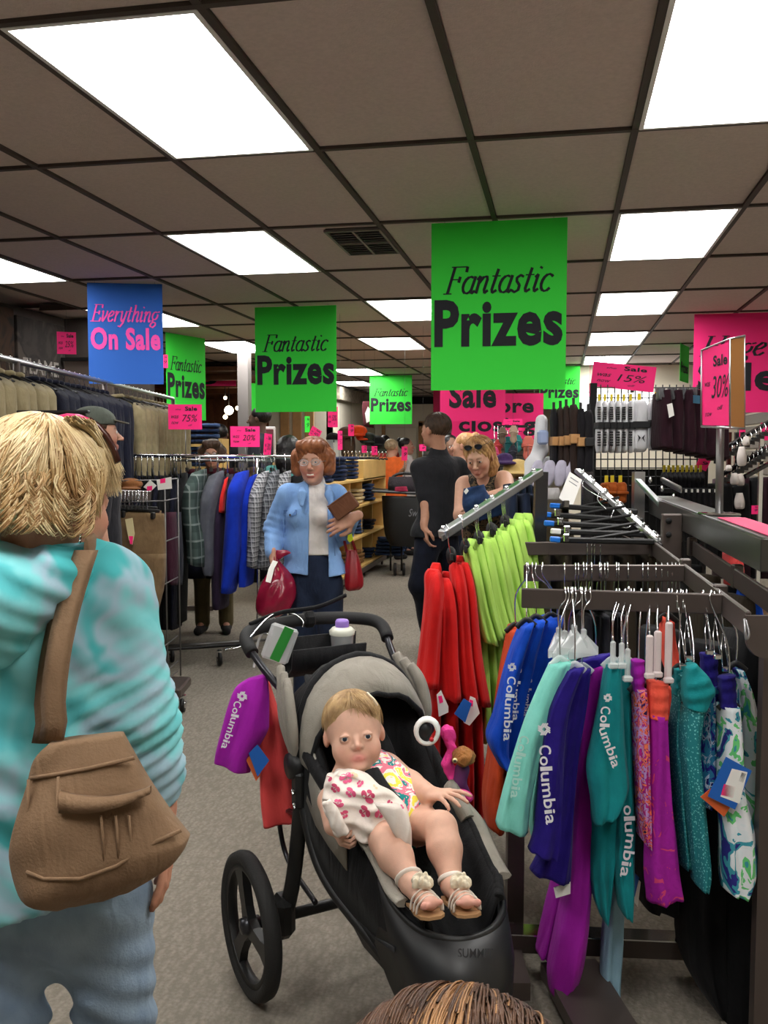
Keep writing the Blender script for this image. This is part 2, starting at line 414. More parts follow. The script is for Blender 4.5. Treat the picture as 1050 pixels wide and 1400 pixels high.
# slanted book hand drawn with a broad nib: strokes on a 0..1 x-height grid
def arc(cx, cy, rx, ry, a0, a1, n=8): return [(cx + rx * math.cos(math.radians(a0 + (a1 - a0) * i / n)), cy + ry * math.sin(math.radians(a0 + (a1 - a0) * i / n))) for i in range(n + 1)]
GL = {
   'F': (1.15, [[(.35, 0), (.35, 1.6)], [(.1, 0), (.6, 0)], [(.15, 1.6), (1.15, 1.6), (1.18, 1.3)], [(.35, .85), (.85, .85)], [(.87, 1.0), (.87, .68)]]),
   'E': (1.15, [[(.35, 0), (.35, 1.6)], [(.1, 0), (1.1, 0), (1.18, .35)], [(.15, 1.6), (1.08, 1.6), (1.1, 1.3)], [(.35, .85), (.85, .85)], [(.87, 1.0), (.87, .68)]]),
   'H': (1.4, [[(.3, 0), (.3, 1.6)], [(1.15, 0), (1.15, 1.6)], [(.1, 0), (.5, 0)], [(.95, 0), (1.35, 0)], [(.1, 1.6), (.5, 1.6)], [(.95, 1.6), (1.35, 1.6)], [(.3, .85), (1.15, .85)]]),
   'S': (1.0, [arc(.5, 1.2, .35, .4, 30, 270, 10) + arc(.5, .4, .38, .4, 90, -150, 10)]),
   'a': (.85, [arc(.42, .5, .34, .5, 60, 330, 10), [(.72, 1.0), (.68, .2), (.76, 0), (.92, .15)]]),
   'n': (.9, [[(.05, .8), (.18, 1.0), (.2, 0)], [(.2, .6), (.4, .95), (.6, 1.0), (.68, .8), (.66, .2), (.74, 0), (.9, .15)]]),
   't': (.6, [[(.3, 1.4), (.25, .2), (.34, 0), (.55, .15)], [(.05, 1.0), (.55, 1.0)]]),
   's': (.68, [[(.6, .9), (.4, 1.0), (.2, .85), (.25, .65), (.5, .4), (.5, .12), (.3, 0), (.08, .12)]]),
   'i': (.5, [[(.08, .85), (.22, 1.0), (.2, .2), (.28, 0), (.46, .15)], [(.27, 1.36), (.29, 1.44)]]),
   'c': (.75, [[(.68, .85)] + arc(.42, .5, .34, .5, 60, 320, 10)]),
   'v': (.8, [[(.05, .9), (.18, 1.0), (.28, .1), (.34, 0)], [(.34, 0), (.65, .6), (.66, 1.0)]]),
   'e': (.75, [[(.1, .45), (.45, .55), (.64, .75), (.55, .98), (.38, 1.0), (.14, .7), (.1, .3), (.28, 0), (.5, .03), (.7, .22)]]),
   'r': (.65, [[(.05, .85), (.18, 1.0), (.2, 0)], [(.2, .6), (.38, .95), (.6, .95)]]),
   'y': (.8, [[(.05, .9), (.18, 1.0), (.24, .2), (.36, 0), (.6, .3), (.7, 1.0)], [(.68, .8), (.55, -.1), (.3, -.5), (.05, -.42)]]),
   'h': (.9, [[(.1, 1.55), (.22, 1.6), (.2, 0)], [(.2, .6), (.42, .95), (.62, 1.0), (.7, .8), (.66, .2), (.74, 0), (.9, .15)]]),
   'g': (.85, [arc(.42, .6, .3, .38, 60, 380, 10), [(.65, .95), (.85, 1.0)], [(.3, .2), (.2, .05), (.65, -.08), (.7, -.3), (.45, -.52), (.1, -.4), (.15, -.15), (.35, 0)]]),
   'u': (.9, [[(.05, .85), (.18, 1.0), (.18, .2), (.3, 0), (.55, .25), (.68, .6)], [(.7, 1.0), (.68, .2), (.76, 0), (.92, .15)]]),
}
def nib_text(body):
 vs = []; fs = []; x = 0; nx, ny = .085, .035
 for ch in body:
  w, strokes = GL[ch]
  for st in strokes:
   for a, b in zip(st[:-1], st[1:]):
    q = [(p[0] + x + .32 * p[1], p[1]) for p in (a, b)]
    dx, dy = q[1][0] - q[0][0], q[1][1] - q[0][1]; L = math.hypot(dx, dy) or 1
    px, py = -dy / L, dx / L; hw = abs(px) * nx + abs(py) * ny
    ex, ey = dx / L * .02, dy / L * .02; n = len(vs)
    vs += [Vector((q[0][0] - ex + px * hw, q[0][1] - ey + py * hw, 0)), Vector((q[0][0] - ex - px * hw, q[0][1] - ey - py * hw, 0)), Vector((q[1][0] + ex - px * hw, q[1][1] + ey - py * hw, 0)), Vector((q[1][0] + ex + px * hw, q[1][1] + ey + py * hw, 0))]
    fs.append((n, n + 1, n + 2, n + 3))
  x += w
 x0, x1 = min(v.x for v in vs), max(v.x for v in vs); y0, y1 = min(v.y for v in vs), max(v.y for v in vs)
 cx, cy = (x0 + x1) / 2, (y0 + y1) / 2
 return [Vector((v.x - cx, v.y - cy, 0)) for v in vs], fs, x1 - x0, y1 - y0
# ================================================================= the room
X0, Y0, TW, TL = -0.36, 2.42, .61, 1.22
CZ = 2.70
mcarpet = mat('carpet', (.27, .245, .21), .95, spec=.1)
def carpet():
 nt, b = nodes(mcarpet); L = nt.links; N = nt.nodes
 tc = N.new('ShaderNodeTexCoord')
 mp = N.new('ShaderNodeMapping'); mp.inputs['Scale'].default_value = (40, 17, 1); mp.inputs['Rotation'].default_value = (0, 0, .5); L.new(tc.outputs['Object'], mp.inputs[0])
 v = N.new('ShaderNodeTexVoronoi'); v.inputs['Scale'].default_value = 1.6; L.new(mp.outputs[0], v.inputs['Vector'])
 n = N.new('ShaderNodeTexNoise'); n.inputs['Scale'].default_value = 90; n.inputs['Detail'].default_value = 4; L.new(tc.outputs['Object'], n.inputs['Vector'])
 n3 = N.new('ShaderNodeTexNoise'); n3.inputs['Scale'].default_value = .8; L.new(tc.outputs['Object'], n3.inputs['Vector'])
 a = N.new('ShaderNodeMath'); a.operation = 'MULTIPLY_ADD'; a.inputs[1].default_value = .55; L.new(v.outputs['Distance'], a.inputs[0]); L.new(n.outputs[0], a.inputs[2])
 cr = N.new('ShaderNodeValToRGB'); L.new(a.outputs[0], cr.inputs[0])
 cr.color_ramp.elements[0].position = .45; cr.color_ramp.elements[0].color = (.31, .278, .23, 1)
 cr.color_ramp.elements[1].position = .95; cr.color_ramp.elements[1].color = (.215, .19, .155, 1)
 mx = N.new('ShaderNodeMix'); mx.data_type = 'RGBA'; mx.blend_type = 'MULTIPLY'; mx.inputs[0].default_value = .25
 L.new(cr.outputs[0], mx.inputs[6]); L.new(n3.outputs[0], mx.inputs[7]); L.new(mx.outputs[2], b.inputs['Base Color'])
 bp = N.new('ShaderNodeBump'); bp.inputs['Strength'].default_value = .8; bp.inputs['Distance'].default_value = .006
 L.new(a.outputs[0], bp.inputs['Height']); bp.invert = True; L.new(bp.outputs[0], b.inputs['Normal'])
carpet()
mtile = mat('ceiling_fibre', rgb(206, 190, 182), .95, noise=.06, nscale=60, bump=.5, bscale=140, spec=.1)
mgrid = mat('grid_metal', rgb(70, 60, 54), .7)
mwall = mat('cream_paint', rgb(226, 218, 200), .85, noise=.02, nscale=3)
mdark = mat('dark_wall', rgb(62, 54, 50), .9)
mwood = mat('wood_panel', rgb(122, 74, 42), .55, col2=rgb(84, 47, 26), nscale=6)
mtan = mat('tan_board', rgb(172, 128, 80), .6, noise=.12, nscale=8)
mgslat = mat('slatwall_grey', rgb(120, 112, 104), .7, noise=.05)
mdiff = mat('light_panel', (1, .985, .95), .5, emit=TROFFER)
mwhite = mat('white_enamel', rgb(230, 230, 228), .5)
mblack = mat('black_plastic', rgb(14, 14, 15), .5, noise=.1)
mmatte = mat('black_matte', rgb(14, 13, 14), .85)
mchrome = mat('chrome', (.75, .76, .78), .12, metal=1.)
msteel = mat('steel', (.42, .42, .44), .35, metal=1.)
mgun = mat('brown_enamel', rgb(84, 74, 70), .38, metal=.35, noise=.06, nscale=12)
mgrey = mat('grey_metal', rgb(110, 108, 106), .4, metal=.6)
YB, YL, YR, YBB = 16.5, 7.8, 13.6, 20.5
mb = MB(); mb.add([(-9, -3.2, 0), (3.2, -3.2, 0), (3.2, 21, 0), (-9, 21, 0), (-9, -3.2, -.1), (3.2, -3.2, -.1), (3.2, 21, -.1), (-9, 21, -.1)], [(0, 1, 2, 3), (4, 7, 6, 5), (0, 4, 5, 1), (2, 6, 7, 3)])
struct('floor', mb, mcarpet)
def wall(name, p0, p1, z0, z1, m, th=.1, side=1):
 d = (Vector((*p1, 0)) - Vector((*p0, 0))).normalized(); n = Vector((-d.y, d.x, 0)) * side
 a, b = Vector((*p0, 0)), Vector((*p1, 0))
 mb = MB().slab([a + Vector((0, 0, z0)), b + Vector((0, 0, z0)), b + Vector((0, 0, z1)), a + Vector((0, 0, z1))], n, th)
 return struct(name, mb, m)
wall('wall_left', (-4.46, -3), (-4.46, YL), 0, CZ, mdark)
wall('wall_left_return', (-4.46, YL), (-3.64, YL), 0, CZ, mdark)
wall('wall_far_left', (-9, 7.9), (-9, YB), 0, CZ, mwood)
wb = wall('wall_back_left', (-9, YB), (-5.35, YB), 0, CZ, mwood)
wc = wall('wall_back_cream', (-5.35, YB), (-4.15, YB), 0, CZ, mwall)
wall('wall_back_side', (-4.15, YB), (-4.15, YBB), 0, CZ, mwall)
wk = wall('wall_back', (-4.15, YBB), (0.0, YBB), 0, CZ, mwall)
wall('wall_recess_side', (0.0, YBB), (0.0, YR), 0, CZ, mwall)
wr = wall('wall_back_right', (0.0, YR), (2.4, YR), 0, CZ, mwall)
ws = wall('wall_right', (2.4, YR), (2.4, -3), 0, CZ, mwall)
wall('wall_front', (2.4, -3), (-4.46, -3), 0, CZ, mwall)
# wood boards on the far wall, brown boards on the cream one, slats on the right wall
def boards(name, parent, m, x0, x1, y, z0, z1, n, gap=.012, th=.025):
 w = (x1 - x0) / n; first = None
 for i in range(n):
  if first is None: first = MB().box((0, 0, 0), (w - gap, th, z1 - z0), bev=.004).build(name, m, parent); o = first
  else: o = first.copy(); link(o, parent)
  o.location = (x0 + (i + .5) * w, y - th / 2, (z0 + z1) / 2)
boards('board', wb, mwood, -8.9, -5.4, YB, 0, 2.45, 14)
boards('board', wc, mtan, -5.15, -4.45, YB, 0, 2.3, 3, gap=.07, th=.05)
first = None
for i in range(14):
 if first is None: first = MB().box((0, 0, 0), (.03, 9.5, .13), bev=.008).build('slat', mgslat, ws); o = first
 else: o = first.copy(); link(o, ws)
 o.location = (2.4 - .015, 8.8, .35 + i * .155)
# dropped wooden ceiling of the far left room and its beams
tag(MB().box((-6.75, 14.2, 2.60), (4.9, 4.6, .06)).build('ceiling_soffit', mwood), kind='structure')
for i in range(3):
 tag(MB().box((-6.75, 12.4 + i * 1.5, 2.53), (4.8, .12, .1)).build('trim_%d' % (i + 4), mwood), kind='structure')
tag(MB().box((-2.1, YBB - .05, 2.6), (4.0, .1, .16)).build('trim_1', mmatte), kind='structure')
tag(MB().box((-4.08, 18.6, 2.56), (.06, 3.8, .24)).build('trim_2', mat('patterned_border', rgb(150, 140, 125), .8, noise=.4, nscale=14)), kind='structure')
tag(MB().box((1.2, YR - .02, .06), (2.3, .03, .12)).build('baseboard_back', mmatte), kind='structure')
tag(MB().box((-4.43, 2.4, .06), (.03, 10.6, .12)).build('baseboard_left', mmatte), kind='structure')
# roll-up shutters of grey slats in pale wooden frames, a plain door between
def shutter(n, x0, x1):
 r = MB().box(((x0 + x1) / 2, YBB - .02, 1.0), (x1 - x0, .02, 2.0)).build('door_%d' % n, mgrey); r['kind'] = 'structure'
 fr = MB()
 for x in (x0 - .05, x1 + .05): fr.box((x, YBB - .06, 1.06), (.1, .1, 2.12), bev=.01)
 fr.box(((x0 + x1) / 2, YBB - .06, 2.08), (x1 - x0 + .2, .1, .12), bev=.01)
 fr.build('door_frame', mtan, r)
 f = None
 for i in range(16):
  if f is None: f = MB().box((0, 0, 0), (x1 - x0, .03, .1), bev=.012).build('slat', mat('shutter_grey', rgb(168, 166, 164), .5), r); o = f
  else: o = f.copy(); link(o, r)
  o.location = ((x0 + x1) / 2, YBB - .05, .12 + i * .12)
shutter(1, -3.05, -2.0); shutter(2, -1.75, -.5)
d3 = MB().box((-3.55, YBB - .03, 1.0), (.72, .04, 2.0), bev=.01).build('door_3', mwall); d3['kind'] = 'structure'
MB().box((-3.95, YBB - .05, 1.02), (.07, .08, 2.06)).build('door_frame', mtan, d3)
# window strip high in the back right wall, bright with daylight
mday = mat('daylight', (.95, .97, 1.), .5, emit=2.2)
w1 = MB().box((.95, YR - .02, 2.08), (1.5, .02, .5)).build('window_1', mday); w1['kind'] = 'structure'
fr = MB()
for x in (.2, .95, 1.7): fr.box((x, YR - .05, 2.08), (.05, .05, .55))
for z in (1.82, 2.34): fr.box((.95, YR - .05, z), (1.55, .05, .05))
fr.build('window_frame', mwhite, w1)
# ---- ceiling: lay-in panels on a dark grid
LIGHTS = [(-2, 0), (1, 0), (-3, 2), (1, 2), (-6, 2), (-2, 4), (1, 4), (-6, 4), (-3, 6), (1, 6), (-6, 6), (1, 8), (-5, 9), (-6, 11), (-2, -2), (1, -2), (-6, -1)]
ceil = MB().box((-3, 9, CZ + .1), (12.4, 24.4, .06)).build('ceiling', mtile); ceil['kind'] = 'structure'
tile0 = None; rest = MB(); nt_ = 0
def inview(p):
 v = Vector(p) - O_; d = v.dot(F_)
 return d > .2 and abs(v.dot(R_) / d) < .47 and v.dot(U_) / d < .62
for kx in range(-14, 5):
 for ky in range(-5, 15):
  x, y = X0 + TW * kx, Y0 + TL * ky
  if (kx, ky) in LIGHTS: continue
  if x < -4.5 and y < 7.0: continue
  c = (x + TW / 2, y + TL / 2, CZ + .018)
  if y > YBB: continue
  if any(inview((x + a * TW, y + b * TL, CZ)) for a in (0, 1) for b in (0, 1)) and nt_ < 295:
   if tile0 is None: tile0 = MB().box((0, 0, 0), (TW - .022, TL - .022, .014), bev=.004).build('ceiling_tile', mtile, ceil); o = tile0
   else: o = tile0.copy(); link(o, ceil)
   nt_ += 1; o.location = (c[0], c[1], c[2] + rnd.uniform(-.001, .002)); o.rotation_euler = (rnd.uniform(-.002, .002), rnd.uniform(-.003, .003), 0)
  else: rest.box(c, (TW - .022, TL - .022, .014))
rest.build('ceiling_tiles_beyond', mtile, ceil, kind='stuff')
for kx in range(-14, 6):
 x = X0 + TW * kx; ya = -3.7 if x > -4.5 else 7.4
 if ya > 0 and kx % 2: pass
 MB().box((x, (ya + 20.5) / 2, CZ + .006), (.026, 20.5 - ya, .012)).box((x, (ya + 20.5) / 2, CZ + .03), (.006, 20.5 - ya, .04)).build('main_runner', mgrid, ceil)
for ky in range(-5, 16):
 y = Y0 + TL * ky; xa = -4.4 if y < 7.4 else -8.9
 if y < 20.5: MB().box(((xa + 2.4) / 2, y, CZ + .005), (2.4 - xa, .026, .011)).box(((xa + 2.4) / 2, y, CZ + .03), (2.4 - xa, .006, .04)).build('cross_tee', mgrid, ceil)
lab = {(-2, 0): 'large glowing ceiling light panel nearest above the blond woman', (1, 0): 'large glowing ceiling light panel cut by the top right corner', (-3, 2): 'ceiling light panel above the blue hanging sign to its right, between two rows',
    (1, 2): 'ceiling light panel right of the largest green sign, second in its row', (-6, 2): 'ceiling light panel at the left picture edge above the khaki shirts', (-2, 4): 'ceiling light panel partly behind the left edge of the largest green sign, nearer one',
    (1, 4): 'ceiling light panel third in the row right of the largest green sign', (-6, 4): 'ceiling light panel just right of the blue hanging sign', (-3, 6): 'ceiling light panel above the small distant green sign',
    (1, 6): 'ceiling light panel fourth in the row right of the largest green sign', (-6, 6): 'ceiling light panel left of the middle green sign, low and far', (1, 8): 'smallest ceiling light panel at the far end of the right row',
    (-5, 9): 'far ceiling light panel right of the middle green sign', (-6, 11): 'farthest ceiling light panel just left of the distant green sign'}
L0 = None
for (kx, ky) in LIGHTS:
 x, y = X0 + TW * (kx + .5), Y0 + TL * (ky + .5)
 if L0 is None:
  L0 = root('ceiling_light', '', 'ceiling light', (0, 0, 0));
  fr = MB()
  for sx in (-1, 1): fr.box((sx * (TW / 2 - .02), 0, 0), (.016, TL - .03, .03))
  for sy in (-1, 1): fr.box((0, sy * (TL / 2 - .02), 0), (TW - .03, .016, .03))
  fr.box((0, 0, .03), (TW - .03, TL - .03, .01)).build('fixture_frame', mwhite, L0)
  MB().box((0, 0, .004), (TW - .05, TL - .05, .006)).build('diffuser', mdiff, L0); o = L0
 else: o = copy_tree(L0)
 o.location = (x, y, CZ + .012); tag(o, lab.get((kx, ky), {(-2, -2): 'ceiling light panel behind the camera over the aisle', (1, -2): 'ceiling light panel behind the camera over the right racks'}.get((kx, ky), 'ceiling light panel behind the camera over the left racks')), 'ceiling light', 'fluorescent ceiling light panels')
v = root('air_vent', 'grey louvred air vent set in the ceiling panel above the middle green sign', 'vent', (-1.13, 5.26, CZ - .002))
MB().box((0, 0, .012), (.30, .60, .008)).build('vent_backing', mat('vent_dark', rgb(60, 56, 52), .7), v)
fr = MB()
for sx in (-1, 0, 1): fr.box((sx * .15, 0, 0), (.014, .62, .014))
for sy in (-1, 0, 1): fr.box((0, sy * .305, 0), (.31, .014, .014))
fr.build('vent_frame', mgrey, v)
s0 = None
for i in range(11):
 if s0 is None: s0 = MB().box((0, 0, 0), (.29, .02, .003), Matrix.Rotation(.6, 3, 'X')).build('slat', mgrey, v); o = s0
 else: o = s0.copy(); link(o, v)
 o.location = (0, -.26 + i * .052, .004)
# ================================================================= hanging signs
GREEN = mat('sign_green', rgb(52, 225, 62), .75); BLUE = mat('sign_blue', rgb(34, 96, 190), .75); PINK = mat('sign_pink', rgb(255, 38, 128), .75)
INK = mat('black_ink', rgb(26, 28, 36), .8); PINKINK = mat('pink_ink', rgb(245, 80, 175), .8); WHITEINK = mat('white_ink', rgb(235, 235, 240), .8)
CARDP = mat('card_pink', rgb(255, 30, 125), .7)
mtag = mat('tag_white', rgb(232, 230, 226), .6); mcardblue = mat('tag_blue', rgb(18, 92, 178), .5); mcardorange = mat('tag_orange', rgb(205, 92, 40), .6)
def sign(name, label, cen, w, h, rz, m, lines, group=None, tilt=0., cat='sign', th=.003, hang=True):
 """board in its own frame: X across, Z up, reads from -Y. lines: (text, x, z, w, h, bold, shear, italic, material)"""
 r = root(name, label, cat, cen, rz, group)
 if tilt: r.rotation_euler = (0, tilt, rz)
 n = 8; bd = MB(); vs = []
 for i in range(n + 1):
  u = -w / 2 + w * i / n; b = .010 * w * math.sin(i / n * PI)
  for zz in (-h / 2, h / 2): vs += [(u, b, zz), (u, b + th, zz)]
 fs = []
 for i in range(n):
  a = i * 4; fs += [(a, a + 4, a + 6, a + 2), (a + 1, a + 3, a + 7, a + 5), (a, a + 1, a + 5, a + 4), (a + 2, a + 6, a + 7, a + 3)]
 fs += [(0, 2, 3, 1), (n * 4, n * 4 + 1, n * 4 + 3, n * 4 + 2)]
 bd.add(vs, fs).build('board', m, r)
 for (t, x, z, tw, th_, bold, shear, it, mm) in lines:
  mb = MB(); put_text(mb, t, (x, -.003, z), (1, 0, 0), (0, 0, 1), tw, th_, bold, shear, it)
  mb.v = [(a, b + .010 * w * math.sin(max(0, min(1, a / w + .5)) * PI), c) for a, b, c in mb.v]
  mb.build('lettering', mm, r)
 if hang:
  for sx in (-1, 1): MB().tube([(sx * w * .4, .004, h / 2 - .02), (sx * w * .4, .004, max(h / 2 + .02, CZ - cen[2]))], .002, 4).build('hanging_clip', mchrome, r)
 return r
def prizes(label, cen, rz, w=.7, h=.87, g='green Fantastic Prizes signs hanging from the ceiling'):
 return sign('hanging_sign', label, cen, w, h, rz, GREEN, [('Fantastic', .0, h * .155, w * .82, h * .17, 0, 0, True, INK), ('Prizes', 0, -h * .1, w * .95, h * .285, .038, 0, False, INK)], g)
prizes('largest green hanging sign, nearest, lettered Fantastic Prizes', (-.34, 4.9, CZ - .435), 0)
prizes('middle green hanging sign above the woman in the light denim jacket', (-2.19, 7.48, CZ - .435), 0)
prizes('narrow turned green sign hanging just right of the blue one', (-3.85, 9.13, CZ - .44), math.radians(73), .62)
prizes('small distant green sign hanging left of the man in the black polo', (-2.72, 14.7, CZ - .39), 0, .69, .78)
p = W(765, 530, 13.0); prizes('small green sign peeking out at the lower right of the largest green sign', (p.x, p.y, p.z), YAW * .4, .56, .6)
sign('hanging_sign', 'blue hanging sign with pink lettering Everything On Sale', (-3.07, 6.2, CZ - .36), .52, .71, math.radians(18), BLUE,
    [('Everything', 0, .125, .485, .165, 0, 0, True, PINKINK), ('On Sale', 0, -.035, .485, .16, .04, 0, False, PINKINK)])
sign('hanging_sign', 'large pink hanging sign at the right edge reading Huge Sale', (1.49, 8.58, CZ - .43), .74, .86, 0, PINK,
    [('Huge', -.04, .12, .56, .24, 0, 0, True, INK), ('Sale', 0, -.12, .66, .25, .035, 0, False, INK)], 'pink Sale signs hanging from the ceiling')
p = W(646, 548, 10.2); sign('hanging_sign', 'pink hanging sign reading Sale, half hidden behind the largest green sign', (p.x, p.y, p.z + .18), .72, .8, 0, PINK, [('Sale', 0, -.12, .52, .28, .035, 0, False, INK)], 'pink Sale signs hanging from the ceiling')
p = W(680, 569, 12.6); sign('banner', 'wide pink banner reading Store Closing behind the pink Sale sign', (p.x, p.y, p.z), 1.25, .62, YAW, PINK,
    [('store', .12, .13, .75, .17, .03, 0, False, INK), ('closing', 0, -.14, 1.05, .26, .03, 0, False, INK)])
p = W(293, 518, 13.2); sign('banner', 'dark pink banner with a black letter hanging left of the middle green sign', (p.x, p.y, p.z), .62, .2, YAW, PINK, [('g', -.12, .02, .3, .2, .035, 0, False, INK)])
p = W(607, 556, 15.5); sign('poster', 'small deep pink poster with white lettering behind the head of the man in black', (p.x, p.y, p.z), .36, .66, YAW, mat('poster_pink', rgb(205, 30, 95), .7), [('Sale', 0, -.2, .3, .1, .02, 0, False, WHITEINK)])
p = W(936, 497, 10.6); sign('hanging_sign', 'thin green sign seen nearly edge on above the maroon shorts', (p.x, p.y, p.z), .5, .42, math.radians(72), GREEN, [('Prizes', 0, -.05, .4, .12, .03, 0, False, INK)])
p = W(345, 545, 12.0); sign('hanging_sign', 'sliver of a green sign left of the middle green sign', (p.x, p.y, p.z), .42, .4, math.radians(50), GREEN, [])
# ---- pink price cards (about 28 x 22 cm) on rods
def card(label, px, py, D, wpx, hpx, rz=YAW, txt='20%', tilt=0., pole=0., vert=False, sub=True, group='pink price cards on the racks', m=None):
 p = W(px, py, D); w, h = wpx * D / FPX, hpx * D / FPX
 L = [('Sale', w * .18, h * .33, w * .36, h * .17, .03, 0, False, INK), (txt, w * .14, -h * .05, w * .46, h * .28, .0, .25, False, INK)]
 if sub: L += [('the', -w * .2, h * .3, w * .16, h * .06, 0, .4, False, INK), ('was', -w * .3, 0, w * .22, h * .12, 0, .4, False, INK), ('now', -w * .3, -h * .24, w * .22, h * .1, 0, .4, False, INK), ('off', w * .15, -h * .33, w * .12, h * .07, 0, .4, False, INK)]
 r = sign('price_card', label, (p.x, p.y, p.z), w, h, rz, m or CARDP, L, group, tilt, 'price card', .002, False)
 if pole:
  MB().tube([(0, .008, -h / 2 + .02), (0, .008, -h / 2 - pole)], .004, 6).box((0, .008, -h / 2 + .01), (w * .5, .01, .02)).build('card_holder', mgrey, r)
 if D > 7 and py != 515: string_up(r, (p.x, p.y + .004, p.z + h / 2 - .01))
 return r
card('pink card reading Sale 75% under the narrow green sign', 253, 570, 6.9, 46, 34, YAW, '75%', pole=.26)
card('pink card reading Sale 20% above the rolling rack, beside the dark haired face', 335, 597, 6.6, 40, 28, YAW, '20%', pole=.12)
card('small pink card on the dark wall poster above the khaki shirts', 91, 469, 7.6, 25, 30, YAW + .3, '25%')
card('turned pink card right of the one reading 20%, corner up', 366, 609, 6.7, 14, 32, YAW + .9, '30%', tilt=.1, pole=.1)
card('pink card with lettering above and right of the denim jacket woman', 455, 570, 9.2, 15, 28, YAW + .5, '50%')
card('diamond shaped pink card beside the smiling woman, standing by the hats', 465, 602, 8.2, 10, 26, YAW + .95, '30%', pole=.15)
card('small pink card in front of the hat display, taller one', 480, 588, 9.4, 8, 16, YAW, '9', sub=False, pole=.1)
card('pink card hanging below the hats, left of the pair', 498, 614, 9.6, 7, 10, YAW, '5', sub=False)
card('pink card hanging below the hats, right of the pair', 512, 616, 9.6, 8, 12, YAW, '5', sub=False)
card('pink card held up before the woman in white', 553, 620, 10.2, 8, 19, YAW, '9', sub=False, pole=.2)
card('pink card beside the shoulder of the man in the black polo', 578, 612, 9.0, 9, 9, YAW, '9', sub=False, pole=.2)
card('pink card between jacket woman and green sign, dipping to its corner', 431, 592, 8.8, 16, 14, YAW + .5, '40%', tilt=.5)
card('pale pink card pinned over the Store Closing banner', 701, 581, 8.8, 26, 16, YAW, '30%', pole=.12)
card('curled pink card lying across the top of the sock rack, reading 15%', 852, 515, 4.88, 84, 34, YAW - .25, '15%', tilt=.12)
card('edge of a pink card standing up at the left end of the sock rack', 807, 520, 4.5, 5, 44, YAW + 1.35, '9', sub=False)
card('small crumpled pink tag above the black socks', 962, 632, 4.87, 16, 20, YAW, '9', tilt=.4, sub=False)
card('tiny pink card hanging behind the pole of the wooden sign', 1015, 592, 6.0, 8, 18, YAW, '9', sub=False)
card('pink card cut by the right edge above the silver hangers', 1048, 590, 5.6, 16, 24, YAW, '9', sub=False)
card('round ended pink sticker card on the far right rail', 1032, 697, 4.6, 9, 12, YAW, '9', sub=False)
card('pink card in the dark, edge of the narrow green sign', 225, 494, 9.3, 9, 18, YAW, '9', sub=False)
card('bright green paper strip left of the brown boards', 420, 580, 11.5, 7, 22, YAW, '9', sub=False, m=GREEN)
# ================================================================= figures
mskin = mat('skin', (1, 1, 1), .55, vcol=True, noise=.08, nscale=60, bump=.12, bscale=500, spec=.35)
mskin.node_tree.nodes['Principled BSDF'].inputs['Subsurface Weight'].default_value = .12
mskin.node_tree.nodes['Principled BSDF'].inputs['Subsurface Radius'].default_value = (.012, .005, .003)
meye = mat('eye_white', rgb(225, 220, 214), .2); miris = mat('iris_blue', rgb(50, 62, 78), .15); mirisb = mat('iris_brown', rgb(48, 30, 22), .15)
mlens = mat('lens_glass', (1, 1, 1), .03, alpha=.18, spec=.8)
def bas(f, up=Vector((0, 0, 1))):
 """frame with Y along f, Z near up"""
 f = Vector(f).normalized(); x = f.cross(up).normalized(); z = x.cross(f); return Matrix((x, f, z)).transposed().to_4x4()
def hframe(p, f, sc=1., roll=0., pitch=0.):
 return Matrix.Translation(p) @ bas(f) @ rotm('Y', roll) @ rotm('X', pitch) @ Matrix.Scale(sc, 4)
